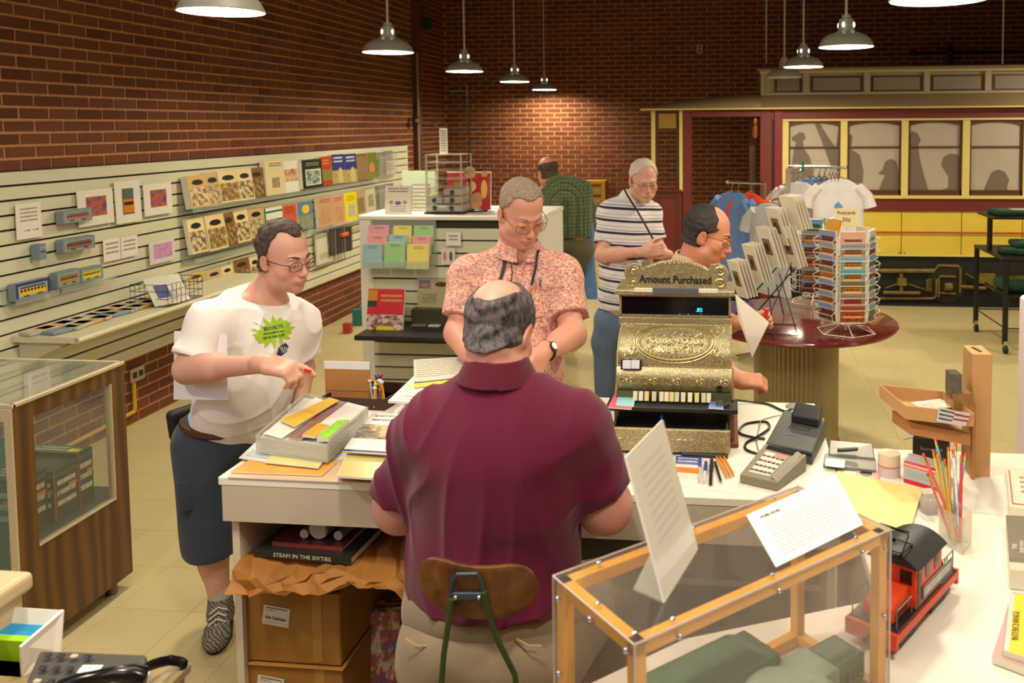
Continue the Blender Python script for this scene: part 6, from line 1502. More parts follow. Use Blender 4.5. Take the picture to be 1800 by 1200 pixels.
fr_cols = ['orange streetcar','red streetcar','yellow and red streetcar','golden streetcar under blue sky','cream streetcar under blue sky','orange streetcar by a hill','pale salmon picture']
d6 = .135*math.cos(PI/6)
angs = [-.42+2*PI*f/6 for f in range(6)]
view = math.atan2(-rc1.y,-rc1.x)
def adiff(a,b): return (a-b+PI) % (2*PI)-PI
fa = min(angs,key=lambda a: abs(adiff(a,view)))
for k in range(7):
    card_at(rc1,fa,d6,.083+dz*k,CC[k if k < 7 else 3],'postcards of a%s, %s front pocket of the spinner rack' % (('n ' if fr_cols[k][0] == 'o' else ' ')+fr_cols[k],tn[k]))
    card_at(rc1,fa+PI/3,d6,.083+dz*k,CC[[7,8,7,8,7,8,9][k]],'postcards in the %s right-hand pocket of the spinner rack' % tn[k])
    card_at(rc1,fa-PI/3,d6,.083+dz*k,CC[[8,5,8,2,8,5,8][k]],'postcards in the %s left-hand pocket of the spinner rack' % tn[k])
    card_at(rc1,fa+2*PI/3,d6,.083+dz*k,CC[9],'pale postcards in the %s far-right pocket of the spinner rack' % tn[k],grp='pale postcards at the far right')
ev = rc1+V((math.cos(fa-PI/3)*d6,math.sin(fa-PI/3)*d6,.083+dz*6.5)); solo(MB().box(ev+V((.01,0,.05)),(.012,.10,.12),rz=.6,ry=.3).build('envelope',M('manila_env',(206,150,40),.5)),'manila envelope stuck in the top left pocket of the spinner rack','envelope')
sg = stand_card('sign','sign','cream hand-lettered POSTCARDS sign clipped above the spinner rack',1467,1510,366,398,rc1.y,M('cream_sign',(232,220,170),.6),t=.004,lean=0)
sc_ = at_y(1488,374,rc1.y-.004); text('Postcards',.024,M('sign_ink',(90,70,50),.6),sg,sc_,(1,0,0),(0,0,1)); text('50¢',.030,M('sign_ink_red',(150,60,40),.6),sg,at_y(1488,386,rc1.y-.004),(1,0,0),(0,0,1))
MB().cyl(rc1+V((0,0,HR-.02)),V((rc1.x,rc1.y,at_y(1487,398,rc1.y).z)),.003,n=6).build('sign_clip',WIREW,rk)
# the second rack behind, half hidden
rc2 = at_z(1432,536,.75)+V((0,.08,0)); HR2 = at_y(1430,386,rc2.y).z-.75
rk2,dz2 = postcard_rack('second wire spinner rack standing behind the first on the round table',rc2,HR2,.125,6,5,-1.75)
for k in range(6):
    for q,a in enumerate((-1.75,-1.75+2*PI/5)):
        card_at(rc2,a,.125*math.cos(PI/5),.083+dz2*k,CC[[8,5,1,8,5,7][k]] if q == 0 else CC[9],'postcards in the %s %s pocket of the rear spinner rack' % (tn[k] if k < 6 else 'top','left' if q == 0 else 'right'))
nt = stand_card('picture_card','card','round-pictured card standing on the rear spinner rack',1421,1452,383,402,rc2.y,cover('round_card',(206,206,180),[('rect',(0,.3,1,1),(130,160,110)),('ell',(.5,.4,.36,.4),(210,206,200)),('ell',(.6,.35,.2,.2),(196,60,50))]),t=.004,lean=0)
# wire easel with bins of matted prints, stepping up to the right
ez = thing('print_rack','black wire easel stepping up with bins of bagged photographic prints','rack',(.25,4.75,.75))
Ye = 4.72
m = MB()
q = lambda x,y,Y=Ye: at_y(x,y,Y)
m.tube([q(1293,552,4.62),q(1405,425,4.95)],.004,6).tube([q(1316,565,4.5),q(1420,445,4.8)],.004,6)
for a_,b_ in (((1350,505),(1362,597)),((1396,450),(1340,585)),((1370,480),(1402,590)),((1365,500),(1378,555))):
    A_ = q(*a_,4.75); B_ = at_z(b_[0],b_[1],.755); m.tube([A_,B_],.0032,5)
m.tube([at_z(1343,585,.755),at_z(1402,590,.755)],.0032,5).tube([at_z(1348,568,.755),at_z(1400,570,.755)],.0032,5); m.build('wires',WIREB,ez,smooth=True)
def prints(lab,x,y,w_,h_,nn,Y,tilt=.28,pic=True):
    """nn matted prints leaning back-to-back, the front one showing its photograph"""
    for k in range(nn):
        dx = k*5.5; a = q(x+dx,y-k*1.5,Y+.03*k); s_ = 1510/Y
        W2,H2 = w_/s_*.55,h_/s_
        xd = V((math.cos(-.95),math.sin(-.95),0)); up = V((-.30,.12,1)).normalized()
        Q = [a,a+xd*W2*1.5,a+xd*W2*1.5+up*H2,a+up*H2]
        o = MB().slab(Q,.006).build('matted_print',[cover('pr_%s' % (k if (k in (0,) and pic) else 'plain'),(228,222,198),[('ell',(.45,.5,.2,.16),(96,80,50)),('rect',(.2,.3,.75,.72),(130,106,66)),('ell',(.45,.5,.13,.12),(60,50,36))] if (k == 0 and pic) else []),PAPER])
        for kk,p in enumerate(o.data.polygons): p.material_index = 0 if kk == 0 else 1
        solo(o,(lab if k == 0 else lab.replace('front',['','second','third','fourth','fifth'][k])),'picture')
prints('front bagged print of the lowest left bin of the wire easel',1296,520,38,66,4,4.62)
prints('front bagged print of the low middle bin of the wire easel',1322,492,40,66,4,4.66)
prints('front bagged print of the left brown-pictured bin of the wire easel',1348,466,46,70,3,4.72)
prints('front bagged print of the upper bin of the wire easel, left half',1363,428,44,66,3,4.80)
prints('front bagged print of the upper bin of the wire easel, right half',1384,466,44,72,3,4.76)
prints('front bagged print at the very top of the wire easel',1386,402,46,60,4,4.86,pic=False)

# ------------------------------------------------------------------ chrome garment rack and its T-shirts
YG = 6.9
gr = thing('garment_rack','chrome four-way garment rack behind the round table','rack',(at_y(1385,500,YG).x,YG,0))
gx,gz0 = at_y(1385,330,YG).x,0
ch = MB(); ch.span((gx-.018,YG-.018,.05),(gx+.018,YG+.018,at_y(1385,296,YG).z)); ch.build('post',CHROME,gr)
for a in range(4): d = V((math.cos(a*PI/2+.5),math.sin(a*PI/2+.5),0)); MB().cyl(V((gx,YG,.06)),V((gx,YG,.03))+d*.45,.016,n=10).cyl(V((gx,YG,0))+d*.45,V((gx,YG,.04))+d*.45,.02,n=10).build('foot',CHROME,gr,smooth=True)
def arm(p,q_,drop=None):
    MB().tube([p,q_],.011,8).sphere(q_,.016,8,6).build('arm',CHROME,gr,smooth=True)
aL0,aL1 = at_y(1345,322,YG-.22),at_y(1279,320,YG+.12); arm(aL0,aL1); MB().cyl(aL0,V((aL0.x,aL0.y,aL0.z-.18)),.010,n=8).cyl(V((aL0.x,aL0.y,aL0.z-.14)),V((gx,YG,aL0.z-.12)),.010,n=8).build('arm_drop',CHROME,gr,smooth=True)
aR0,aR1 = at_y(1412,292,YG+.1),at_y(1486,294,YG-.1); arm(V((gx,YG,aR0.z)),aR1); arm(V((gx,YG,at_y(1385,346,YG).z)),at_y(1372,348,YG-.35)); arm(V((gx,YG,at_y(1385,304,YG).z)),at_y(1408,300,YG+.4))
MB().cyl(at_y(1411,287,YG)-V((0,0,.07)),at_y(1411,287,YG)+V((0,0,.02)),.012,n=10).build('size_ring',M('green_ring',(40,120,80),.5),gr)
def tee(label,top,ang,col,w_=.235,L=.62,hanger=True,seed=0):
    """T-shirt on a hanger; top is the hook point on the rail, ang the heading of its shoulder line"""
    t = thing('t_shirt',label,'t-shirt',top); d = V((math.cos(ang),math.sin(ang),0)); n_ = V((-d.y,d.x,0)); o = V(top)+V((0,0,-.085)); rr = random.Random(seed)
    b = MB(); P = []; nu,nv = 28,14; ph = rr.uniform(0,6)
    for j in range(nv):
        v = j/(nv-1); hw = .075+(w_-.075)*min(1,(v/.10))**.8 if v < .10 else w_-.012*math.sin(v*PI)
        z = -.045*min(1,v/.10)-L*max(0,v-.02)*1.02; th = .020+.012*v
        for i in range(nu):
            a = 2*PI*i/nu; ca,sa = math.cos(a),math.sin(a)
            P.append(o+d*hw*math.copysign(abs(ca)**.7,ca)+n_*(th*sa+.010*v*math.sin(ca*9+ph+v*3))+V((0,0,z)))
    b.grid(P,nu,nv,closed_u=True); k0 = len(b.v)
    b._add([P[i] for i in range(nu)],[tuple(range(nu))]); b._add(P[-nu:],[tuple(range(nu-1,-1,-1))])
    for s in (-1,1): b.tube([o+d*s*(w_-.06)+V((0,0,-.055)),o+d*s*(w_+.012)+V((0,0,-.13)),o+d*s*(w_+.035)+V((0,0,-.215))],.05,10,radii=[.040,.046,.052])
    m_ = M('tee_%d_%d_%d' % col,col,.9,grain=.06,gscale=12); b.build('shirt',m_,t,smooth=True)
    if hanger:
        h = MB(); tp_ = V(top); h.tube([o+d*.17+V((0,0,-.03)),o+V((0,0,.02)),o-d*.17+V((0,0,-.03))],.005,6)
        h.tube([o+V((0,0,.02)),o+V((0,0,.055))]+[tp_+V((0,0,-.0))+d*.018*math.sin(a)*1.0+V((0,0,.014-.018*(1+math.cos(a))+.0)) for a in (PI*k/6 for k in range(1,8))],.003,5); h.build('hanger',CHROME,t,smooth=True)
    return t
BLU,ORA,GRY,WHT = (98,134,190),(226,70,30),(176,178,180),(206,206,208)
ya = YG-.22
def on(p,q_,k): return V(p).lerp(V(q_),k)
tee('blue T-shirt, leftmost on the left arm of the garment rack',on(aL0,aL1,.70),-.95,BLU,L=.66,seed=1); tee('orange-red T-shirt on the left arm of the garment rack',on(aL0,aL1,.36),-.95,ORA,seed=2); tee('pale grey T-shirt, foremost below the left arm of the garment rack',at_y(1353,338,YG-.55),-.75,GRY,w_=.20,seed=3)
tee('second blue T-shirt tucked behind the orange-red one',on(aL0,aL1,.88),-.95,BLU,seed=9,L=.7)
for k,(x,y,dY) in enumerate(((1398,306,.2),(1406,302,.1))): tee(['white T-shirt at the left end of the upper rail, behind another white one','white T-shirt just left of the blue shirts on the upper rail'][k],at_y(x,y,YG+dY),-.6,WHT,seed=4+k,w_=.21)
for k,(x,dY) in enumerate(((1420,.12),(1430,.06),(1440,0),(1449,-.05))): tee(['first blue T-shirt of the four on the upper rail','second blue T-shirt of the four on the upper rail','third blue T-shirt of the four on the upper rail','last blue T-shirt on the upper rail, next to the white front one'][k],at_y(x,296,YG+dY+.16),-1.2,BLU,seed=6+k,w_=.20)
tee('white T-shirt facing forward at the right end of the garment rack',at_y(1474,296,YG-.12),-.05,(210,208,208),w_=.205,seed=12,L=.5)
for k,x in enumerate((1440,1450,1458,1464,1470)):
    o = at_y(x,297,YG-.02); h = MB(); h.tube([o+V((0,0,.01)),o+V((.012,0,.0)),o+V((0,0,-.03)),o+V((0,-.14,-.08)),o+V((0,.14,-.08)),o+V((0,0,-.03))],.0028,5); o2 = h.build('hanger',CHROME,smooth=True); solo(o2,'bare chrome hanger on the upper rail, %s from the left' % ['first','second','third','fourth','fifth'][k],'hanger','bare hangers on the garment rack')

# ------------------------------------------------------------------ black rolling cart with folded green shirts
kt = thing('display_cart','black steel rolling cart with three stepped shelves at the right edge','cart',(2.7,7.45,0))
CB = M('cart_black',(28,20,20),.35,.2)
cx0,cy0,cy1 = 2.2,7.06,7.86; zm,zl,zu = .770,.475,1.062
MB().span((cx0-.02,cy0,zm-.02),(cx0+1.2,cy1,zm)).build('shelf',CB,kt,bevel=.003); MB().span((cx0+.02,cy0,zl-.02),(cx0+1.2,cy1-.2,zl)).build('shelf',CB,kt,bevel=.003)
ux = at_y(1718,371,cy1).x; MB().span((ux,cy1-.45,zu-.02),(cx0+1.2,cy1,zu)).build('shelf',CB,kt,bevel=.003)
for x,y,z0_,z1_ in ((cx0+.02,cy0+.03,.075,zm-.02),(cx0+.0,cy1-.03,.075,zm-.02),(cx0+1.1,cy0+.03,.075,zm-.02),(cx0+1.1,cy1-.03,.075,zm-.02),(at_y(1740,400,cy1-.3).x,cy1-.3,zm,zu-.02),(cx0+1.05,cy1-.3,zm,zu-.02)):
    MB().cyl((x,y,z0_),(x,y,z1_),.022,n=12).build('leg',CB,kt,smooth=True)
    if z0_ < .1:
        MB().box((x,y,.075),(.03,.05,.05)).build('caster_fork',CHROME,kt); MB().cyl((x-.014,y-.02,.034),(x+.014,y-.02,.034),.033,n=16).build('caster',BLACK,kt,smooth=True)
MB().tube([(cx0+.02,cy0+.03,.20),(cx0+1.1,cy0+.03,.20)],.006,6).tube([(cx0,cy1-.03,.20),(cx0+1.1,cy1-.03,.20)],.006,6).tube([(cx0+.02,cy0+.03,.20),(cx0,cy1-.03,.20)],.006,6).build('brace',CB,kt,smooth=True)
GRN = M('bottle_green',(16,58,36),.9,grain=.2,gscale=20)
gmp = cover('green_print',(16,58,36),[('pic',(.35,.2,.9,.8),[(16,58,36),(206,206,196),(16,58,36)],5)])
def folded(label,c,w_,d,h,rz=0,pr=True):
    F = MB(); o = thing('folded_shirt',label,'t-shirt',c,rz); Q = V(c); R = Matrix.Rotation(rz,3,'Z'); P = []; nu,nv = 10,10
    m = MB(); m.box(Q+V((0,0,h/2)),(w_,d,h),rz=rz); m.build('cloth',GRN,o,bevel=h*.42,seg=3,smooth=True)
    if pr: MB().box(Q+R @ V((.02,-.01,0))+V((0,0,h+.0005)),(w_*.7,d*.7,.002),rz=rz).build('print',gmp,o)
    return o
px = at_z(1765,425,zm); 
for k,(x,y,z) in enumerate(((1750,437,0),(1765,434,.05),(1792,447,0),(1800,436,.05))):
    p = at_z(x,y,zm); folded(['green printed T-shirt, bottom left on the middle shelf of the black cart','green printed T-shirt, top left on the middle shelf of the black cart','green printed T-shirt, bottom right on the middle shelf of the black cart','green printed T-shirt, top right on the middle shelf of the black cart'][k],(p.x+.12,min(max(p.y,cy0+.15),cy1-.5)+.03*k,zm+z),.32,.26,.05,-.15+.1*k,k in (1,3))
p = at_z(1765,379,zu); folded('green T-shirt folded on the top shelf of the black cart',(at_y(1770,375,7.65).x+.04,7.64,zu),.34,.28,.045,.05); folded('second green T-shirt on the top shelf, at the right edge',(at_y(1770,375,7.65).x+.42,7.64,zu),.34,.28,.045,-.05)
folded('green T-shirt with a white print lying on the bottom shelf of the black cart',(at_y(1785,510,7.3).x+.04,7.3,zl),.36,.30,.10,.1)
# yellow and red racks of cards far at the back
yb_ = 11.9; a = at_y(1022,318,yb_); b = at_y(1064,362,yb_)
t = thing('card_display','yellow cardboard display rack against the back wall behind the plaid shirt','display',((a.x+b.x)/2,yb_,0))
MB().span((a.x,yb_,0),(b.x,yb_+.3,a.z)).build('body',M('display_yellow',(196,140,24),.6),t)
for k in range(5): z = a.z-.04-k*.075; MB().span((a.x+.03,yb_-.02,z-.035),(b.x-.06,yb_,z)).build('pocket',M('display_card_%d' % (k % 2),[(96,60,40),(150,150,110)][k % 2],.6),t)
# ------------------------------------------------------------------ the old brass cash register
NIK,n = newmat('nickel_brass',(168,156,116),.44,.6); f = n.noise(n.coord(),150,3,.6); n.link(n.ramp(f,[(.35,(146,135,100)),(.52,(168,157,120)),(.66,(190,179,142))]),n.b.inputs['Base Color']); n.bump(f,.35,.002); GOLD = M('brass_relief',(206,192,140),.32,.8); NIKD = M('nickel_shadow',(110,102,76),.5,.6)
YR = 2.66
rl,rr_ = at_y(1083,650,YR).x,at_y(1288,650,YR).x; rcx = (rl+rr_)/2; rw = rr_-rl
def rz(y,Y=YR): return at_y(1186,y,Y).z
rg = thing('cash_register','ornate old brass cash register with an AMOUNT PURCHASED crest and open drawer','cash register',(rcx,2.8,CZ))
zl = rz(712,2.60); z2,z3 = rz(686),rz(646); 
MB().span((rl-.005,2.64,CZ+.012),(rr_+.005,3.02,zl)).build('cabinet',M('register_body',(120,92,52),.5,.2),rg,bevel=.003)
MB().span((rl-.018,2.62,CZ),(rr_+.018,3.03,CZ+.014)).build('plinth',M('oak_plinth',(122,64,28),.5),rg,bevel=.003)
prof = [(2.655,zl),(2.665,z2),(2.675,z3)]
zt0,zt1 = rz(645,2.68),rz(571,2.80)
# swelling panels, drawn as profiles swept across the width
def sweep(name,prof,xa,xb,m_,back=None,thick=None,par=rg):
    m = MB(); n = len(prof); P = [(x,y,z) for x in (xa,xb) for y,z in prof+[(prof[-1][0]+.02 if back is None else back,prof[-1][1]),(back or prof[0][0]+.02,prof[0][1])]]; L = n+2
    m._add(P,[tuple(range(L))[::-1],tuple(range(L,2*L))]+[(i,(i+1) % L,L+(i+1) % L,L+i) for i in range(L)]); return m.build(name,m_,par,smooth=True,angle=.5)
low = [(2.650+.012*math.cos(t*PI)-.012*math.sin(t*PI),zl+.03+(z3-zl-.03)*t) for t in (k/10 for k in range(11))]
low = [(2.662-.018*math.sin(t*PI*.9+.2),z2+(z3-z2)*t) for t in (k/10 for k in range(11))]
sweep('lower_panel',low,rl+.002,rr_-.002,NIK,2.95)
rollp = [(2.672+.14*(1-math.cos(t*PI/2.2))/(1-math.cos(PI/2.2))*1.0-.02*math.sin(t*PI),zt0+(zt1-zt0)*math.sin(t*PI/2)/1.0) for t in (k/14 for k in range(15))]
sweep('roll_front',rollp,rl+.002,rr_-.002,NIK,2.97)
zd0,zd1 = rz(556,2.82),rz(519,2.82); zc0,zc1 = rz(505,2.84),rz(457,2.84)
dl,dr = at_y(1089,540,2.82).x,at_y(1285,540,2.82).x
MB().span((dl,2.80,zt1-.004),(dr,2.98,zd0)).build('bead_band',NIK,rg,bevel=.003)
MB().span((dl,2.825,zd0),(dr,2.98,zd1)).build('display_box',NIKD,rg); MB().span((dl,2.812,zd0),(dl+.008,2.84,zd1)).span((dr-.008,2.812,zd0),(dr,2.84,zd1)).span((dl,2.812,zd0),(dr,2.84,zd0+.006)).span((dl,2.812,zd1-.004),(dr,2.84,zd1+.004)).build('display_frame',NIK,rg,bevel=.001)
dp = MB().span((dl+.008,2.820,zd0+.006),(dr-.008,2.826,zd1-.004)).build('display_glass',M('display_black',(10,10,14),.12),rg)
CY = M('digit_cyan',(30,190,240),.5,emit=(30,180,240),power=3.5)
c = at_y(1229,545,2.818); text('.85',.019,CY,dp,c,(1,0,0),(0,0,1),'digits')
for x in (1195,1210,1232): text('▲' if False else '=',.006,CY,dp,at_y(x,552,2.818),(1,0,0),(0,0,1),'indicator')
MB().span((dl-.012,2.79,zd1+.004),(dr+.012,2.98,rz(510,2.80))).build('cornice',NIK,rg,bevel=.003)
MB().span((at_y(1115,512,2.8).x,2.785,rz(514,2.785)),(at_y(1262,512,2.8).x,2.80,rz(508,2.785))).build('label_strip',M('grey_label',(226,218,200),.5),rg); MB().span((at_y(1148,512,2.8).x,2.782,rz(516,2.782)),(at_y(1228,512,2.8).x,2.80,rz(507,2.782))).build('label_strip',M('dark_label',(92,92,104),.4),rg)
# crest
mt_ = Matrix(((1,0,0),(0,0,-1),(0,1,0))).to_4x4(); mt_.translation = V((0,2.86,0))
cr = [(1097,508),(1103,500),(1100,490),(1097,478),(1103,466),(1114,462),(1126,464),(1129,472),(1140,466),(1160,459),(1186,455),(1212,459),(1236,467),(1246,473),(1250,464),(1262,463),(1274,468),(1282,480),(1279,492),(1277,500),(1284,508)]
pts = [at_y(x,y,2.85) for x,y in cr]; crest = MB().prism([(p.x,p.z) for p in pts][::-1],0,.016,mt_).build('crest',NIK,rg,bevel=.002)
Yf = 2.843; INKB = M('engraved_black',(24,22,20),.5)
c = at_y(1187,492,Yf-.002); text('Amount Purchased',.036,INKB,crest,c,(1,0,-.01),(0,0,1),'lettering',width=at_y(1250,490,Yf).x-at_y(1123,490,Yf).x,bold=.0006)
def spiral(fn,c,r,turns,tube,m,sgn=1,ph=0.,n=18):
    m.tube([fn(c[0]+sgn*math.cos(ph+2*PI*turns*t)*r*(1-.85*t),c[1]+math.sin(ph+2*PI*turns*t)*r*(1-.85*t)) for t in (k/n for k in range(n+1))],tube,5)
orn = MB(); F1 = lambda x,z: V((x,Yf-.002,z))
for x,y,s in ((1113,476,1),(1113,497,1),(1266,477,-1),(1266,498,-1)): p = at_y(x,y,Yf); spiral(F1,(p.x,p.z),.017,1.6,.0028,orn,s,.5); spiral(F1,(p.x,p.z-.002),.009,1.2,.002,orn,-s,2)
top = [at_y(x,y+3.5,Yf) for x,y in cr[8:14]]
for a,b in zip(top[:-1],top[1:]):
    for k in range(5): orn.sphere(a.lerp(b,k/5),.0032,6,4)
for k in range(5): p = at_y(1170+8*k,462,Yf); orn.sphere(p,.005,8,5)
orn.build('scrollwork',GOLD,crest,smooth=True)['kind'] = 'stuff'
# relief on the roll front and the lower panels
def on_roll(u,v):
    t = max(0,min(1,v)); k = t*14; i = min(13,int(k)); a,b = rollp[i],rollp[i+1]; f = k-i; y,z = a[0]+(b[0]-a[0])*f,a[1]+(b[1]-a[1])*f
    return V((rcx+u*rw/2,y-.003,z+.001))
rs = MB(); rnd = random.Random(3)
for r0,r1,tb_ in ((.66,.36,.003),(.70,.42,.002)): rs.tube([on_roll(r0*math.cos(a),.52+r1*math.sin(a)) for a in (2*PI*k/60 for k in range(60))],tb_,5,closed=True)
for k in range(44): a = 2*PI*k/44; rs.sphere(on_roll(.60*math.cos(a),.52+.31*math.sin(a)),.0032,6,4)
for k in range(60): rs.sphere(on_roll(-.97+1.94*k/59,.03),.003,5,4); rs.sphere(on_roll(-.97+1.94*k/59,.97),.003,5,4)
for s in (-1,1):
    for k in range(20): rs.sphere(on_roll(s*.97,.05+.9*k/19),.003,5,4)
FR = lambda u,v: on_roll(u,v)
for k in range(11):
    for row,vv in enumerate((.36,.52,.68)):
        u = (-.46+.092*k)
        if (u/.58)**2+((vv-.52)/.30)**2 < 1:
            n_ = 14; sg = 1 if (k+row) % 2 else -1
            rs.tube([FR(u+sg*math.cos(5.5*t+k)*.042*(1-.8*t),vv+math.sin(5.5*t+k)*.068*(1-.8*t)) for t in (q/n_ for q in range(n_+1))],.0021,4)
for sx in (-1,1):
    for sy in (-1,1):
        for q in range(7):
            u,v = sx*(.66+.085*(q % 3)+.02*(q//3)),.52+sy*(.22+.085*(q//2)); ph = q*1.3
            if abs(u) < .94 and .08 < v < .92: rs.tube([FR(u+math.cos(6*t+ph)*.05*(1-.8*t)*sx,v+math.sin(6*t+ph)*.075*(1-.8*t)) for t in (g/12 for g in range(13))],.0022,4)
for q in range(9):
    u = -.32+.08*q; rs.tube([FR(u+math.cos(6*t)*.036*(1-.8*t),.12+math.sin(6*t)*.055*(1-.8*t)) for t in (g/10 for g in range(11))],.002,4)
rs.build('scrollwork',GOLD,rg,smooth=True)['kind'] = 'stuff'
lw = MB(); zmid = (z2+z3)/2
for k in range(5):
    x = rl+rw*(.10+.20*k)
    for s in (-1,1): spiral(lambda a,b: V((a,2.638,b)),(x+s*.014,zmid),.013,1.4,.0022,lw,s,3.1)
    lw.sphere((x,2.640,zmid),.006,8,6); 
    if k < 4: lw.tube([(x+.028,2.640,zmid+.010),(x+.037,2.639,zmid-.012),(x+.046,2.640,zmid+.010)],.002,4)
for k in range(44): lw.sphere((rl+.006+(rw-.012)*k/43,2.652,z2-.006),.0036,6,4)
lw.build('scrollwork',GOLD,rg,smooth=True)['kind'] = 'stuff'
kc = at_y(1264,683,2.645); MB().cyl(kc,kc+V((0,.004,0)),.009,n=16).build('keyhole',M('hole_dark',(16,12,10),.6),rg)
for k in range(2): a = at_y(1098+15*k,641,2.655); MB().box(a+V((.008,-.006,.003)),(.026,.012,.026),rx=-.2).build('paper_tab',M('tab_white',(214,214,226),.5),rg,bevel=.001)
MB().box(at_y(1105,641,2.66)+V((.008,0,0)),(.066,.008,.030),rx=-.2).build('tab_holder',BLACK,rg)
# the ledge with its strip of key labels
lzl,lzr = at_y(1066,716,2.585).x,at_y(1297,716,2.585).x
MB().span((lzl,2.575,zl-.016),(lzr,2.67,zl)).build('ledge',BLACK,rg,bevel=.003)
xs_ = [1117,1127,1137,1150,1163,1172,1181,1190,1201,1213,1225,1237,1246]
for k,x in enumerate(xs_):
    p = at_y(x,704,2.63); col = [(206,200,170),(212,206,180),(206,190,120),(190,186,160)][k % 4]
    MB().box((p.x,2.632,zl+.014),(.014,.020,.030),rx=-.5).build('key_label',M('klabel_%d' % (k % 4),col,.5),rg,bevel=.001)
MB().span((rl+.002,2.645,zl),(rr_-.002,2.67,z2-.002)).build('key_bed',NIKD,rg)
# drawer
dY = 2.535; dz0,dz1 = CZ+.012,rz(755,dY); dxa,dxb = at_y(1071,770,dY).x,at_y(1284,770,dY).x
dw = MB().span((dxa,dY,dz0),(dxb,dY+.014,dz1)).build('drawer',NIK,rg,bevel=.002)
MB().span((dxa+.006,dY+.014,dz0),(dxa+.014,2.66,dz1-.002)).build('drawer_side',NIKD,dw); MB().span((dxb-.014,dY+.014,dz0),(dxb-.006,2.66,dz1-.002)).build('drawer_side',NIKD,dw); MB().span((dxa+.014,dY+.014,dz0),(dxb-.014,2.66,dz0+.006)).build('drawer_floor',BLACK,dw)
MB().span((rl+.01,2.634,dz0+.006),(rr_-.01,2.639,zl-.018)).build('drawer_recess',BLACK,rg)
dd = MB()
for k in range(9):
    x = dxa+(dxb-dxa)*(.07+.107*k)
    for s in (-1,1): spiral(lambda a,b: V((a,dY-.001,b)),(x+s*.008,(dz0+dz1)/2-.002),.009,1.4,.0016,dd,s,1.2*k)
for k in range(50): dd.sphere((dxa+.004+(dxb-dxa-.008)*k/49,dY-.001,dz0+.005),.0026,5,4)
dd.build('scrollwork',GOLD,dw,smooth=True)['kind'] = 'stuff'
for k in range(3): MB().span((dxa+(dxb-dxa)*(k+1)/4,dY+.014,dz0+.006),(dxa+(dxb-dxa)*(k+1)/4+.003,2.66,dz0+.03)).build('till_divider',BLACK,dw)
cs = MB(); rnd = random.Random(2)
for k in range(26): x,y = dxa+.05+rnd.random()*.10,dY+.03+rnd.random()*.08; cs.cyl((x,y,dz0+.008),(x+.002,y,dz0+.011+rnd.random()*.01),.009,n=10)
o = cs.build('coins',M('coin_copper',(170,140,110),.35,.7)); solo(o,'loose coins in the left tray of the open register drawer','coins',kind='stuff')
a = at_y(1240,757,dY+.05); solo(MB().box(a+V((0,0,-.008)),(.055,.03,.012),rz=.1).build('yellow_tag',M('tag_yellow',(214,180,40),.5),bevel=.004),'yellow tag in the right tray of the open register drawer','tag')
a = at_y(1161,735,dY+.06); solo(MB().cyl(a+V((0,0,-.05)),a+V((.004,0,.01)),.004,n=8).build('pen',M('pen_blue2',(40,70,170),.3)),'blue pen standing in the open register drawer','pen')
# things lying on the ledge
def sheet(name,label,cat,pts,z,mt,t=.001,edge=None,rev=False,bend=None):
    q = [at_z(x,y,z) for x,y in pts]
    o = MB().slab(q,t).build(name,[mt,edge or PAPER]); nrm = (q[1]-q[0]).cross(q[3]-q[0])
    for k,p in enumerate(o.data.polygons): p.material_index = 0 if k == 0 else 1
    return solo(o,label,cat)
sheet('note','pink slip of paper on the left end of the register ledge','paper',[(1068,716),(1110,719),(1119,692),(1082,688)],zl+.003,M('pink_slip',(206,96,120),.6),.002)
sheet('note','light blue slip of paper lying on the pink one on the register ledge','paper',[(1083,712),(1114,714),(1118,688),(1087,686)],zl+.006,M('aqua_slip',(140,200,206),.6),.002)
sheet('note','blue slip of paper at the right end of the register ledge','paper',[(1245,717),(1272,719),(1270,697),(1250,696)],zl+.003,M('blue_slip',(120,150,210),.6),.002)
kp = at_z(1268,711,zl+.006); m = MB().lathe([(.014,-.001),(.017,-.001),(.017,.002),(.014,.002),(.014,-.001)],kp+V((0,0,.0015)),20)
for k in range(5): a = k*.7; m.box(kp+V((math.cos(a)*.022,math.sin(a)*.012,.004+.001*k)),(.030,.007,.0015),rz=a)
solo(m.build('keys',M('key_steel',(150,146,130),.3,.9)),'bunch of keys on the right end of the register ledge','keys')

# ------------------------------------------------------------------ on the sales counter, right of the register
def cable(label,pts,r,mt,z=CZ,name='cable'):
    P = [at_z(x,y,z+h) for x,y,h in pts]; Q = []
    for i in range(len(P)-1):
        a = P[max(0,i-1)]; b = P[i]; c_ = P[i+1]; d = P[min(len(P)-1,i+2)]
        for k in range(6): t = k/6; Q.append(.5*((2*b)+(c_-a)*t+(2*a-5*b+4*c_-d)*t*t+(3*b-a-3*c_+d)*t**3))
    Q.append(P[-1]); solo(MB().tube(Q,r,6).build(name,mt,smooth=True),label,'cable')
g = at_z(1398,715,CZ); solo(MB().cyl(g,g+V((0,0,.004)),.035,n=28).build('grommet',M('grommet_grey',(120,116,104),.5),bevel=.001),'grey cable grommet disc at the back right corner of the counter','grommet')
cable('black cable running from the register to the grommet',[(1292,703,.02),(1320,706,.006),(1350,710,.005),(1378,722,.005),(1392,719,.006)],.004,WIREB)
cable('looped black cable left of the card printer',[(1345,771,.005),(1322,768,.005),(1300,760,.005),(1310,745,.005),(1345,741,.005),(1352,752,.006),(1330,768,.009),(1312,778,.005),(1312,790,.005),(1340,800,.005)],.004,WIREB)
cable('thin pale cable looped beside the card printer',[(1372,729,.004),(1340,738,.004),(1335,752,.012),(1330,775,.004),(1336,795,.004),(1346,797,.004)],.002,M('cable_pale',(150,150,120),.5))
DG = M('device_grey',(70,72,70),.45,grain=.08,gscale=90); DG2 = M('device_dark',(30,30,34),.4); TG = M('terminal_grey',(134,128,110),.5); 
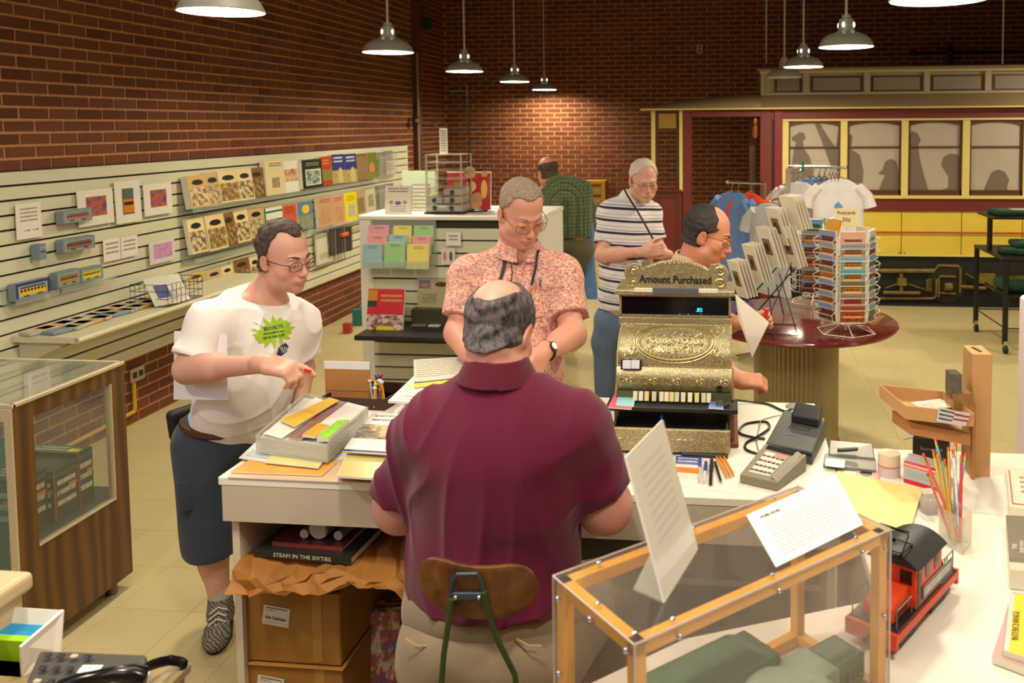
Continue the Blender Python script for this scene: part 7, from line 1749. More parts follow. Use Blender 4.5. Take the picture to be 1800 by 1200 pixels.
def device(z0,pts,hs,name,mt,par,bevel=.004):
    """wedge from four ground corners (front-left, front-right, back-right, back-left) and their heights"""
    b = [at_z(x,y,z0) for x,y in pts]; tpt = [p+V((0,0,h)) for p,h in zip(b,hs)]
    return MB().hexa(b+tpt).build(name,mt,par,bevel=bevel,seg=2),b,tpt
pr_ = thing('card_printer','dark grey receipt printer with a black paper hood','printer',at_z(1395,790,CZ))
o,b,tq = device(CZ,[(1346,800),(1428,818),(1452,768),(1378,752)],[.040,.040,.062,.062],'body',DG,pr_)
def lift(b,t,u,v,h=0): return b[0].lerp(b[1],u).lerp(b[3].lerp(b[2],u),v)*0+t[0].lerp(t[1],u).lerp(t[3].lerp(t[2],u),v)+V((0,0,h))
P = [lift(b,tq,.30,.66),lift(b,tq,.93,.66),lift(b,tq,.93,.97),lift(b,tq,.30,.97)]
MB().hexa(P+[p+V((0,0,.030)) for p in P[:2]]+[p+V((0,0,.040)) for p in P[2:]]).build('paper_hood',DG2,pr_,bevel=.006,seg=2)
for k in range(7): a_,b_ = lift(b,tq,.30+.07*k,.50,.001),lift(b,tq,.34+.07*k,.62,.001); MB().cyl(a_,b_,.0016,n=5).build('vent',DG2,pr_)
MB().hexa([lift(b,tq,u,v,-.012) for u,v in ((0.02,-.01),(.98,-.01),(.98,.01),(.02,.01))]+[lift(b,tq,u,v,-.006) for u,v in ((0.02,-.01),(.98,-.01),(.98,.01),(.02,.01))]).build('paper_slot',DG2,pr_)
a_ = lift(b,tq,.46,.34,.0008); MB().box(a_,(.034,.005,.0008),rz=-.2).build('maker_plate',M('logo_grey',(110,120,150),.5),pr_)
tm_ = thing('card_terminal','grey card terminal with a white and pink keypad in front of the printer','card terminal',at_z(1355,830,CZ))
o,b,tq = device(CZ,[(1300,849),(1366,864),(1418,827),(1345,806)],[.026,.026,.048,.048],'body',TG,tm_)
P = [lift(b,tq,u,v,.0006) for u,v in ((.16,.12),(.70,.12),(.70,.78),(.16,.78))]; kb = MB().slab(P,.001).build('keypad',M('keypad_white',(224,212,196),.5),tm_)
P2 = [lift(b,tq,u,v,.001) for u,v in ((.40,.66),(.70,.66),(.70,.78),(.40,.78))]; MB().slab(P2,.001).build('keypad_strip',M('keypad_salmon',(220,140,116),.5),tm_)
for i in range(5):
    for j in range(4):
        c_ = lift(b,tq,.21+.11*i,.19+.15*j,.002); m_ = M('key_teal',(60,120,110),.5) if (i == 4 and j == 0) else (M('key_grey',(96,84,78),.5) if (i+j) % 3 else M('key_redk',(150,90,80),.5))
        MB().box(c_,(.010,.007,.003),rz=-.25).build('key',m_,kb)
P = [lift(b,tq,u,v,.0008) for u,v in ((.10,.84),(.92,.84),(.92,.97),(.10,.97))]; MB().slab(P,.001).build('display',M('lcd_dark',(40,40,40),.2),tm_)
MB().hexa([lift(b,tq,u,v,-.004) for u,v in ((.78,.05),(.98,.05),(.98,.95),(.78,.95))]+[lift(b,tq,u,v,.006) for u,v in ((.80,.05),(.84,.05),(.84,.95),(.80,.95))]).build('card_slot',M('terminal_grey2',(150,146,124),.5),tm_)
sheet('paper','large white paper sheet under the pens and keypad on the counter','paper',[(1108,842),(1296,868),(1310,792),(1110,790)],CZ+.0012,M('white_sheet2',(226,220,206),.6))
sheet('envelope','printed blue and orange envelope lying in front of the register','envelope',[(1186,838),(1228,842),(1232,799),(1188,797)],CZ+.003,cover('blue_env',(214,206,204),[('rect',(0,.55,1,.9),(86,100,160)),('rect',(0,.2,1,.42),(220,120,40)),('lines',(.1,.6,.9,.85),(200,206,226),2)]),.002)
def stick(name,label,cat,p,q_,r,cols,z=CZ+.004):
    a,b = at_z(*p,z+r),at_z(*q_,z+r); t = thing(name,label,cat,a)
    for nm,u0,u1,ra,rb,mt in cols: MB().cyl(a.lerp(b,u0),a.lerp(b,u1),r*ra,r*rb,n=8).build(nm,mt,t,smooth=True)
BLP = M('pen_blue',(50,56,150),.3); BKP = M('pen_black',(20,20,24),.3)
stick('pen','clear pen with a blue cap, leftmost of the pens before the register','pen',(1229,846),(1231,806),.004,[('barrel',0,.62,.8,.9,M('pen_clear',(190,190,200),.2)),('cap',.6,1,1.1,1.1,BLP)])
stick('pen','blue pen, second from the left before the register','pen',(1238,847),(1241,812),.0045,[('barrel',0,.55,.8,1,M('pen_white',(206,206,210),.3)),('cap',.5,1,1.15,1.1,BLP)])
stick('pen','thick black pen in the middle of the pens before the register','pen',(1249,850),(1251,808),.005,[('barrel',0,.5,1,1,BKP),('cap',.5,1,1.2,1.1,BKP)])
stick('pen','black pen with a silver tip, slanting right before the register','pen',(1268,848),(1257,812),.004,[('tip',0,.12,.4,.9,CHROME),('barrel',.1,1,1,1,BKP)])
PNC = M('pencil_orange',(206,130,30),.4)
for k,(p,q_) in enumerate((((1279,840),(1258,799)),((1285,838),(1263,798)),((1291,836),(1269,797)))):
    stick('pencil',['left','middle','right'][k]+' one of three orange pencils lying in front of the register','pencil',p,q_,.0036,[('tip',0,.07,.2,1,M('pencil_wood',(206,160,110),.6)),('barrel',.06,.92,1,1,PNC),('ferrule',.9,1,1.05,1.05,M('pencil_ferrule',(120,90,50),.4,.5))])
a = at_z(1210,797,CZ); solo(MB().box(a+V((.05,-.01,.008)),(.14,.05,.012),rz=-.05).build('wallet',M('dark_fold',(44,40,44),.5),bevel=.003),'dark flat folder under the open register drawer','folder')
rbx = at_z(1048,765,CZ); solo(MB().box(rbx+V((0,.02,.022)),(.05,.06,.044),rz=.2).build('stamp_pad',M('red_plastic',(190,30,40),.4),bevel=.006),'small red box on the counter between the maroon shoulder and the register','box')
sheet('paper','white slips on the counter left of the register drawer','paper',[(1045,822),(1098,826),(1100,790),(1052,790)],CZ+.002,cover('slips',(222,214,200),[('lines',(.1,.1,.9,.9),(170,160,150),5)]))

# ------------------------------------------------------------------ on the sales counter, left of the seated man
sheet('mat','pale cream backing board under the envelopes at the left end of the counter','paper',[(400,838),(684,850),(700,812),(450,800)],CZ+.003,M('cream_board',(214,180,150),.6),.003)
sheet('envelope','orange manila envelope at the front left corner of the counter','envelope',[(404,829),(566,835),(592,812),(446,803)],CZ+.008,M('manila',(222,166,78),.6,grain=.06),.003)
sheet('leaflet','white folded leaflets poking out left of the clear tray','leaflets',[(420,804),(478,813),(520,784),(452,774)],CZ+.012,cover('leaf_w',(222,222,218),[('lines',(.1,.1,.9,.5),(150,160,180),4)]),.003)
sheet('leaflet','pale yellow sheet under the clear tray','leaflets',[(466,812),(560,822),(575,800),(480,795)],CZ+.016,M('pale_yellow',(214,206,140),.6),.003)
tz = CZ+.020; ty = thing('clear_tray','clear acrylic tray heaped with leaflets at the left end of the counter','tray',at_z(550,770,CZ))
fl_,fr_,br_,bl_ = [at_z(x,y,tz) for x,y in ((450,794),(576,812),(648,742),(536,716))]
H_ = .052
MB().slab([fl_,fr_,br_,bl_],.003).build('tray_floor',CLEAR,ty)
for a,b in ((fl_,fr_),(fr_,br_),(br_,bl_),(bl_,fl_)): MB().slab([a,b,b+V((0,0,H_)),a+V((0,0,H_))],.004).build('tray_wall',clear_mat('tray_wall_clear',(226,230,222),.3),ty)
def inq(u,v,z): return fl_.lerp(fr_,u).lerp(bl_.lerp(br_,u),v)+V((0,0,z))
def quad_on(name,label,cat,uv,z,mt,t=.002): 
    o = MB().slab([inq(u,v,z+(zz if len(p_) > 2 else 0)) for p_ in uv for u,v,zz in [(p_+(0,))[:3]]],t).build(name,[mt,PAPER])
    for k,p in enumerate(o.data.polygons): p.material_index = 0 if k == 0 else 1
    return solo(o,label,cat)
for k in range(7): quad_on('booklet','pale booklet in the clear tray, %s in the pile' % ['lowest','second from below','third from below','fourth from below','fifth from below','sixth from below','topmost'][k],'booklet',[(.04+.005*(k % 3),.03),(.96,.04),(.97,.95),(.03,.96)],.006+.006*k,M('pile_%d' % (k % 2),[(206,204,186),(226,222,206)][k % 2],.6),.004).__setitem__('group','booklets piled in the clear tray')
quad_on('leaflet','white leaflet on the left of the clear tray','leaflet',[(.06,.06),(.36,.02),(.52,.92),(.20,.97)],.050,M('leaf_white',(226,220,214),.6))
quad_on('ticket','dark card of red and grey souvenirs across the clear tray','card',[(.42,.04),(.62,.04),(.72,.98),(.50,.98)],.051,cover('dark_sou',(70,66,64),[('pic',(0,0,1,1),[(60,56,56),(150,50,36),(120,116,112),(50,50,54)],5)]))
quad_on('envelope','white envelope stack on the right of the clear tray','envelope',[(.62,.10),(.97,.18),(.99,.96),(.70,.98)],.056,M('env_white',(222,216,206),.6),.008)
quad_on('card','bright yellow triangular card lying on the clear tray','card',[(.12,.30),(.40,.22),(.58,.96),(.42,.98)],.059,M('card_yellow',(228,180,20),.5))
quad_on('bagged_toy','orange bagged toy at the front of the clear tray','toy',[(.62,.06),(.80,.06),(.82,.34),(.66,.34)],.064,M('bag_orange',(220,160,20),.3,grain=.2,gscale=60),.008)
quad_on('bagged_toy','lime green bagged toy at the front right of the clear tray','toy',[(.84,.03),(.99,.05),(.99,.52),(.86,.45)],.066,M('bag_lime',(140,206,30),.3,grain=.2,gscale=60),.012)
# the second pile: bagged booklets with a curled magazine
z_ = CZ+.006
for k in range(6): sheet('booklet','clear-bagged booklet by the maroon sleeve, %s in its pile' % ['lowest','second from below','third from below','fourth from below','fifth from below','topmost'][k],'booklet',[(592+2*(k % 2),836),(700,843),(712,780),(618,776)],z_+.009*k,M('bagged_%d' % (k % 3),[(190,186,172),(206,204,200),(196,180,110)][k % 3],.25),.006).__setitem__('group','bagged booklets by the maroon sleeve')
mg = MB(); A0,A1,B0,B1 = at_z(602,792,CZ+.065),at_z(720,800,CZ+.065),at_z(655,737,CZ+.075),at_z(745,740,CZ+.075); P = []
for j in range(9):
    v = j/8
    for i in range(7): u = i/6; p = A0.lerp(A1,u).lerp(B0.lerp(B1,u),v); P.append(p+V((0,0,.018*math.sin(v*PI)*.6+.022*v**3)))
mg.grid(P,7,9); o = mg.build('magazine',cover('mag_front',(226,220,212),[('pic',(0,.30,1,.68),[(150,110,70),(226,190,140),(90,84,80),(230,206,170)],2.4),('lines',(.1,.74,.9,.95),(120,110,104),2),('rect',(0,0,1,.04),(50,50,120))],.3),smooth=True); so = o.modifiers.new('th','SOLIDIFY'); so.thickness = .006; solo(o,'open magazine with a landscape photograph on the pile next to the maroon sleeve','magazine')
# dark carton tray with candy sticks and the cardboard backer
a,b = at_z(566,716,CZ),at_z(676,722,CZ); ctn = thing('carton_tray','dark brown carton tray behind the clear tray on the counter','box',a)
KR = M('kraft',(176,122,68),.75,grain=.06,gscale=8); DKR = M('dark_carton',(58,32,22),.6)
d1 = V((.03,.20,0)); hh = V((0,0,.04))
for p,q_ in ((a,b),(b,b+d1),(b+d1,a+d1),(a+d1,a)): MB().slab([p,q_,q_+hh,p+hh],.004).build('tray_wall',DKR,ctn)
MB().slab([a,b,b+d1,a+d1],.003).build('tray_floor',DKR,ctn)
Yk = a.y+.05; k0 = [at_y(x,y,Yk) for x,y in ((573,714),(650,718),(650,636),(570,634))]
for p in k0[:2]: p.z = max(p.z,CZ+.006)
kb = thing('cardboard_display','upright brown cardboard backer with a white strip along its top','display',k0[0])
MB().slab(k0,.006).build('board',KR,kb); kt0 = [k0[3].lerp(k0[0],.19),k0[2].lerp(k0[1],.19),k0[2],k0[3]]; MB().slab([p+V((0,-.002,0)) for p in kt0],.002).build('white_strip',M('strip_white',(222,222,226),.6),kb)
f_ = [k0[3].lerp(k0[0],.72)+V((0,-.001,0)),k0[2].lerp(k0[1],.72)+V((0,-.001,0))]; MB().tube(f_,.0012,4).build('fold_line',M('kraft_dark',(150,100,54),.8),kb)
rnd = random.Random(8)
for k in range(16):
    p = at_z(652+rnd.random()*26,716-rnd.random()*14,CZ+.01); h = .05+.05*rnd.random(); col = [(150,40,40),(210,180,170),(60,40,130),(230,170,30),(90,70,60),(190,190,190)][k % 6]; d = V((rnd.uniform(-.02,.02),rnd.uniform(-.01,.02),h))
    t = thing('candy_stick','wrapped candy stick standing in the dark carton tray','candy',p,group='wrapped candy sticks in the carton tray')
    MB().cyl(p,p+d,.004,n=6).build('stick',M('stick_%d' % (k % 6),col,.4,grain=.35,gscale=160),t); MB().sphere(p+d,.009,8,6,(1,1,.8)).build('candy',M('cand_%d' % ((k+2) % 6),[(150,40,40),(210,180,170),(60,40,130),(230,170,30),(90,70,60),(190,190,190)][(k+2) % 6],.3),t,smooth=True)
# stack of magazines and the newspaper on top
P0_,P1_,P2_,P3_ = (684,738),(800,746),(838,700),(737,690)
for k in range(9):
    sheet('magazine',['lowest teal-edged magazine of the stack behind the maroon shoulder','white-edged magazine behind the maroon shoulder, %s in the stack' % ['','second','third','fourth','fifth','sixth','seventh','eighth','ninth'][k]][min(k,1)],'magazine',[P0_,P1_,(P2_[0],P2_[1]-4),(P3_[0],P3_[1]-4)],CZ+.008+.0092*k,M('mag_edge_%d' % (k % 3),[(206,196,190),(222,214,206),(180,150,160)][k % 3],.6),.0082).__setitem__('group','magazine stack behind the maroon shoulder')
sheet('magazine','magazine with an orange-lettered cover on top of the tall stack','magazine',[(682,704),(800,711),(836,660),(736,652)],CZ+.094,cover('top_mag',(232,210,190),[('pic',(.0,.25,.6,1),[(206,150,70),(240,220,190),(180,120,60)],2.2),('lines',(.1,.02,.95,.2),(206,80,50),2)],.25),.008)
sheet('newspaper','grey newspaper with a yellow edge lying on the magazine stack','newspaper',[(728,680),(830,668),(830,626),(727,632)],CZ+.10,cover('newsp',(206,200,178),[('lines',(.03,.3,.97,.95),(150,148,136),9),('rect',(0,0,1,.10),(236,206,20)),('rect',(0,.12,1,.17),(60,60,50))],.6),.004)
# ------------------------------------------------------------------ under the counter
def crate(label,x0,x1,y,Y,ztop,zbot,depth,lab=None):
    a,b = at_y(x0,y,Y),at_y(x1,y,Y); t = thing('cardboard_carton',label,'box',((a.x+b.x)/2,Y,zbot))
    MB().span((a.x,Y,zbot),(b.x,Y+depth,ztop)).build('carton',M('carton_kraft',(150,104,40),.75,grain=.1,gscale=7),t,bevel=.004)
    MB().span((b.x-.085,Y-.0012,zbot+.01),(b.x-.055,Y,ztop-.006)).build('tape',M('packing_tape',(162,118,56),.3),t)
    MB().span((a.x-.006,Y-.01,ztop-.006),(b.x+.006,Y+depth,ztop)).build('flap',M('carton_flap',(164,114,50),.75),t,bevel=.002)
    l = at_y(462,1060,Y) if lab is None else lab
    x,z = l.x,l.z; w_,h = .082,.058
    R = Matrix.Rotation(.12,3,'Y'); C_ = V((x+w_/2,Y-.002,z-h/2))
    q = [C_+R @ V((sx*w_/2,0,sz*h/2)) for sx,sz in ((-1,-1),(1,-1),(1,1),(-1,1))]
    lb = MB().slab(q,.001).build('address_label',cover('addr_label',(206,202,194),[('rect',(.1,.86,.9,.92),(60,60,60)),('rect',(.08,.14,.92,.16),(90,90,90)),('lines',(.1,.70,.5,.8),(120,120,120),1)]),t)
    text('Ken Catalogue',.013,INK,lb,C_+V((0,-.0016,-.006)),R @ V((1,0,0)),R @ V((0,0,1)),'lettering',width=.062)
yc = 2.31; zc1 = at_y(500,1036,yc).z; zc0 = at_y(500,1166,yc).z
crate('brown cardboard carton with a white handwritten label under the counter, upper one',424,598,1100,yc,zc1,zc0+.002,.42,at_y(462,1064,yc)); crate('brown cardboard carton under the labelled one, mostly below the frame',423,600,1100,yc,zc0,0,.42,at_y(452,1187,yc))
# crumpled kraft paper hanging over the shelf edge
rnd = random.Random(5); zs_ = .572
t = thing('kraft_paper','crumpled brown kraft paper spread on the shelf above the cartons','paper',(-1.07,2.5,zs_))
nu,nv = 26,12; P = []
for j in range(nv):
    for i in range(nu):
        u,v = i/(nu-1),j/(nv-1); e = 1 if 0 < i < nu-1 else .4
        y = 2.86-.62*min(1,v/.72)-.03*max(0,(v-.72)/.28); z = zs_+.010-(0 if v < .66 else (.035+.03*math.sin(u*9)+.07*(u > .8))*((v-.66)/.34)**1.4)
        P.append(V((-1.405+.70*u+rnd.uniform(-.009,.009),y+rnd.uniform(-.014,.014)*(v > .5),z+rnd.uniform(-.004,.016)*e+.012*math.sin(u*14+j))))
m = MB().grid(P,nu,nv); o = m.build('paper',M('kraft_crumple',(168,112,48),.7,grain=.12,gscale=9),t); sm_ = o.modifiers.new('th','SOLIDIFY'); sm_.thickness = .002
zb_ = zs_+.030
def book3(label,c,w_,d,h,rz,top,spine,words=None):
    t = thing('book',label,'book',c,rz); R = Matrix.Rotation(rz,3,'Z'); C_ = V(c)
    MB().box(C_+V((0,0,h/2)),(w_,d,h),rz=rz).build('pages',PAPER,t); MB().box(C_+V((0,0,h+.001)),(w_+.004,d+.004,.002),rz=rz).build('cover',top,t)
    s_ = MB().box(C_+R @ V((0,-d/2-.0015,h/2)),(w_+.004,.003,h+.002),rz=rz).build('spine',spine,t)
    if words: text(words,h*.9,M('spine_cream',(206,206,170),.5),s_,C_+R @ V((0,-d/2-.0034,h/2)),R @ V((1,0,0)),(0,0,1),'lettering',width=w_*.6)
    return t
c1 = at_z(530,990,zb_); book3('dark book with STEAM IN THE SIXTIES on its spine on the kraft paper',(c1.x-.0,c1.y+.14,zb_),.30,.24,.018,-.06,M('dark_book',(40,40,36),.3),M('dark_book2',(36,40,34),.4),'STEAM IN THE SIXTIES')
book3('red-edged dark booklet lying on the dark book under the counter',(c1.x+.0,c1.y+.15,zb_+.021),.22,.20,.010,-.06,M('maroon_book',(90,44,36),.3),M('red_edge',(150,60,46),.4))
for k,(x,r,lab) in enumerate(((c1.x-.03,.014,'narrow clear tube lying on the booklet under the counter'),(c1.x+.015,.030,'thick white-ended mailing tube lying on the booklet under the counter'),(c1.x+.075,.014,'thin white roll lying on the booklet under the counter'))):
    p = V((x,c1.y+.08,zb_+.034+r)); t = thing('mailing_tube',lab,'tube',p); MB().cyl(p,p+V((.05,.26,0)),r,n=20).build('tube',M('tube_grey',(130,122,110),.4),t,smooth=True); MB().cyl(p+V((0,-.004,0)),p,r*.95,n=20).build('end_cap',M('cap_white',(206,200,186),.5),t)
for k in range(6):
    x = -.85+.026*k; z = zs_+.004
    solo(MB().hexa([(x,2.42,z),(x+.006,2.42,z),(x+.08,2.92,z),(x+.074,2.92,z),(x+.07,2.40,z+.10),(x+.076,2.40,z+.10),(x+.15,2.90,z+.12),(x+.144,2.90,z+.12)]).build('padded_envelope',M('kraft_env_%d' % (k % 2),[(150,96,44),(120,74,34)][k % 2],.7)),'brown padded envelope under the counter, %s from the left in its row' % ['first','second','third','fourth','fifth','sixth'][k],'envelope','padded envelopes under the counter')
gp = at_z(662,1175,.0) if False else V((-.98+.30,2.42,0)); gp = V((at_y(662,1160,2.5).x,2.5,0))
solo(MB().box((gp.x,2.55,.16),(.14,.08,.32),rz=.2,rx=-.1).build('toy_package',cover('toy_pack',(40,90,160),[('pic',(0,0,1,1),[(30,90,170),(220,220,220),(180,50,40),(40,110,190),(226,180,60)],4)],.25),bevel=.01),'colourful blue toy package standing on the floor beneath the counter','toy')

# ------------------------------------------------------------------ the chair of the seated man
YCH = 1.645
cc = at_y(834,1034,YCH); ch = thing('chair','old chair with a curved scuffed wooden backrest on green steel tubes','chair',(cc.x,1.85,0))
m,n = newmat('worn_plywood',(110,66,24),.35); f = n.noise(n.mapping(n.coord(),(1,1,1)),14,5,.65); f2 = n.noise(n.coord(),60,4)
n.link(n.mix(n.math('MULTIPLY',f2,.3),n.ramp(f,[(.34,(58,36,20)),(.52,(112,68,26)),(.7,(140,90,36))]),rgb((70,44,24))),n.b.inputs['Base Color']); PLY = m
def back_pt(u,v):
    hw = .122; hh_ = .054*(1-abs(u)**5*.55); return V((cc.x+u*hw,YCH+.03*u*u-.0,cc.z+v*hh_+.010*u*u*0-.006*u))
g = MB(); P = []; nu,nv = 29,11
for j in range(nv):
    for i in range(nu):
        u,v = -1+2*i/(nu-1),-1+2*j/(nv-1); hh_ = .054*(max(0,1-abs(u)**4.5)**.5); P.append(V((cc.x+u*.122,YCH+.035*u*u,cc.z+v*max(hh_,.008)+.004*math.cos(u*3)*(-1)-.005*u)))
g.grid(P,nu,nv); bo = g.build('backrest',PLY,ch,smooth=True,angle=0); s_ = bo.modifiers.new('thick','SOLIDIFY'); s_.thickness = .011; s_.offset = 1; s2 = bo.modifiers.new('b','BEVEL'); s2.width = .003; s2.segments = 2; s2.limit_method = 'ANGLE'
STG = M('chair_green',(64,84,44),.4,.3); STB = M('bracket_steel',(70,84,100),.4,.6)
a,b,c_,d = at_y(792,1050,YCH-.016),at_y(797,1012,YCH-.018),at_y(845,1012,YCH-.018),at_y(851,1050,YCH-.016)
br = MB().tube([a,a.lerp(b,.8),b+V((.008,0,.004)),c_+V((-.008,0,.004)),d.lerp(c_,.8),d],.0042,8).build('bracket',STB,ch,smooth=True)
MB().hexa([a+V((-.002,-.004,-.004)),d+V((.004,-.004,-.004)),d+V((.004,.008,-.004)),a+V((-.002,.008,-.004)),a+V((-.002,-.004,.012)),d+V((.004,-.004,.012)),d+V((.004,.008,.012)),a+V((-.002,.008,.012))]).build('bracket_plate',STB,ch,bevel=.002)
for x in (801,842): p = at_y(x,1050,YCH-.021); MB().sphere(p,.005,10,6).build('bolt',CHROME,ch,smooth=True)
for s,pts in ((-1,[(795,1052),(789,1090),(780,1150),(776,1200)]),(1,[(850,1040),(858,1075),(872,1120),(905,1185)])):
    q = [at_y(x,y,YCH-.020+.004*k) for k,(x,y) in enumerate(pts)]; q.append(V((q[-1].x+.02*s,YCH+.02,.47))); q.append(V((q[-1].x+.03*s,YCH+.10,.44))); 
    MB().tube(q,.0062,8).build('back_tube',STG,ch,smooth=True)
sx = cc.x+.02
F = Field((sx-.25,1.66,.43),(sx+.25,2.12,.51),.006); F.box(V((sx,1.885,.465)),(.21,.19,.016),Matrix.Identity(3),.012,.0); F.mesh('seat',PLY,ch)
for x in (-1,1):
    for y in (-1,1): MB().tube([(sx+x*.16,1.885+y*.15,.45),(sx+x*.21,1.885+y*.20,0)],.011,8).build('leg',STG,ch,smooth=True)

# ------------------------------------------------------------------ acrylic case with a wooden frame on the side counter
ZT = 1.15; A_,B_,C_ = at_z(972,1012,ZT),at_z(1115,1133,ZT),at_z(1566,930,ZT); D_ = A_+C_-B_; cor = [A_,B_,C_,D_]
ac = thing('display_case','clear acrylic display case on a varnished wooden frame, nearest on the side counter','display case',(B_.x,B_.y,CZ))
OAK = M('varnished_oak',(246,180,56),.35,grain=.14,gscale=9); PLX = clear_mat('case_acrylic',(216,206,200),.045,.03); PLE = M('acrylic_edge',(190,180,176),.3)
ux,uy = (C_-B_).normalized(),(A_-B_).normalized(); bw = .020
def bar(p,q_,nrm1,nrm2,name='frame_bar',w_=bw): MB().hexa([p,q_,q_+nrm1*w_,p+nrm1*w_,p+nrm2*w_,q_+nrm2*w_,q_+nrm1*w_+nrm2*w_,p+nrm1*w_+nrm2*w_]).build(name,OAK,ac,bevel=.001)
dn = V((0,0,-1)); i_ = .004
corners = {0: (A_,ux,-uy),1: (B_,ux,uy),2: (C_,-ux,uy),3: (D_,-ux,-uy)}
inn = [c+(u+v)*i_+dn*i_ for c,u,v in corners.values()]
zb0 = CZ+.001
for (p,q_,n1) in ((inn[1],inn[2],uy),(inn[0],inn[3],-uy),(inn[1],inn[0],ux),(inn[2],inn[3],-ux)):
    bar(p,q_,n1,dn); lo = V((0,0,zb0+bw-p.z)); bar(p+lo,q_+lo,n1,dn)
for k,(c,u,v) in corners.items():
    p = inn[k]; bar(p,V((p.x,p.y,zb0)),u,v,'corner_post')
for a,b in ((B_,C_),(C_,D_),(D_,A_),(A_,B_)): MB().slab([V((a.x,a.y,zb0)),V((b.x,b.y,zb0)),b,a],.003).build('side_sheet',PLX,ac)
MB().slab([B_+V((0,0,.003)),C_+V((0,0,.003)),D_+V((0,0,.003)),A_+V((0,0,.003))],.003).build('top_sheet',PLX,ac)
for a,b in ((A_,B_),(B_,C_),(D_,A_),(C_,D_)): MB().tube([a,b],.0016,5).build('sheet_edge',PLE,ac)
for p in (A_,B_,C_): MB().tube([p,V((p.x,p.y,CZ+.002))],.0016,5).build('sheet_edge',PLE,ac)
SCR = M('screw_steel',(180,190,210),.25,.9)
for a,b in ((A_,B_),(B_,C_),(A_,D_)):
    inw = uy if a is B_ else (ux if (a is A_ and b is B_) else -uy)
    for t_ in ((.14,.5,.86) if (b-a).length > .3 else (.5,.92)):
        p = a.lerp(b,t_)+inw*(.013)+V((0,0,.003)); MB().sphere(p,.0042,10,6,(1,1,.6)).build('screw',SCR,ac,smooth=True)
        if a is not A_ or b is B_: q_ = a.lerp(b,t_)+V((0,0,-.016)); MB().sphere(q_-inw*.002,.0042,10,6).build('screw',SCR,ac,smooth=True)
for z in (-.03,-.15):
    for c,dd in ((C_,-ux),(C_,uy),(A_,-uy)): MB().sphere(c+dd*.014+V((0,0,z)),.004,8,6).build('screw',SCR,ac,smooth=True)
def incase(u,v,z=CZ+.001): p = B_.lerp(C_,u)+(A_-B_)*v; return V((p.x,p.y,z))
th = math.atan2(ux.y,ux.x)
def model(label,u,v,L,W_,H_,col,roof,rz=0.,rnd_=False,mt=None):
    c = incase(u,v); t = thing('model_vehicle',label,'model',c,th+rz); R = Matrix.Rotation(th+rz,3,'Z'); mm = mt or M('mv_%d_%d_%d' % col,col,.45,grain=.15,gscale=30)
    MB().box(c+V((0,0,.012+H_*.36)),(L,W_,H_*.7),rz=th+rz).build('body',mm,t,bevel=.004,seg=2)
    if rnd_: MB().sphere(c+V((0,0,H_*.62)),1,20,10,(L/2,W_/2,H_*.34)).build('roof',M('mr_%d_%d_%d' % roof,roof,.4),t,smooth=True)
    else:
        P = [c+R @ V((x*L*.5,y*W_*.5,H_*zz)) for zz,s in ((.70,1.04),(.98,.6)) for x,y in ((-s,-s),(s,-s),(s,s),(-s,s))]; MB().hexa(P).build('roof',M('mr_%d_%d_%d' % roof,roof,.5),t,bevel=.003)
    for k in range(5):
        for s in (-1,1): MB().box(c+R @ V((L*(-.36+.18*k),s*W_*.5,H_*.48)),(L*.10,.002,H_*.22),rz=th+rz).build('window',M('mv_window',(40,50,48),.2),t)
    for x in (-.3,.3):
        for s in (-1,1): q_ = c+R @ V((x*L,s*W_*.42,.009)); MB().cyl(q_-R @ V((0,.003,0)),q_+R @ V((0,.003,0)),.009,n=12).build('wheel',BLACK,t)
model('dark green model car with a sloped roof inside the acrylic case, rear left',.40,.60,.30,.09,.125,(46,80,62),(60,96,76)); model('pale teal round-roofed model car inside the acrylic case, front middle',.62,.26,.20,.08,.10,(120,146,134),(140,160,150),rnd_=True)
model('green and white model car inside the acrylic case near its right end',.88,.34,.10,.07,.075,(70,96,76),(84,110,90)); model('grey model car inside the acrylic case at its left end',.14,.55,.13,.06,.06,(96,92,84),(120,114,104))
for lab,(u,v),w_,d,rz_c,col in (('salmon card lying inside the acrylic case, upper one',(.62,.66),.07,.06,.3,(206,96,80)),('rose card lying inside the acrylic case, lower one',(.30,.30),.06,.055,.2,(196,84,88))):
    c = incase(u,v,CZ+.10 if 'upper' in lab else CZ+.001); c.z = CZ+.001
    solo(MB().box(c+V((0,0,.045)),(w_,d,.09),rz=th+rz_c).build('card_box',M('cb_%d' % col[1],col,.5)),lab.replace('card lying','carton standing'),'box')
# sign holder and sheet on top of the case
zt = ZT+.004; b1,b2 = at_z(1168,1058,zt),at_z(1227,964,zt); t1,t2 = at_z(1100,803,zt+.185),at_z(1165,737,zt+.185)
sh = thing('sign_holder','tilted clear acrylic holder with a white printed sheet on the acrylic case','sign',b1)
TXT = cover('faint_sheet',(230,226,216),[('lines',(.2,.28,.82,.86),(212,208,200),9)],.3)
MB().slab([b1,b2,t2,t1],.003).build('sheet',TXT,sh); nn = (b2-b1).cross(t1-b1).normalized()
MB().slab([b1+nn*.002,b2+nn*.002,t2+nn*.002,t1+nn*.002],.001).build('cover_sheet',clear_mat('thin_clear',(230,230,230),.04,.05),sh)
f1,f2 = at_z(1113,1034,zt),at_z(1150,960,zt); MB().slab([f1,b1,b2,f2],.003).build('foot_plate',clear_mat('foot_clear',(206,206,196),.35),sh)
o = MB().slab([at_z(x,y,zt+.002) for x,y in ((1364,996),(1517,921),(1470,835),(1312,905))],.0012)
tp_ = o.build('notice',[cover('store_rules',(232,230,226),[('lines',(.10,.08,.92,.72),(168,166,172),11),('rect',(.28,.80,.86,.81),(140,138,140))],.5),PAPER]); solo(tp_,'white typed notice lying flat on top of the acrylic case','sign')
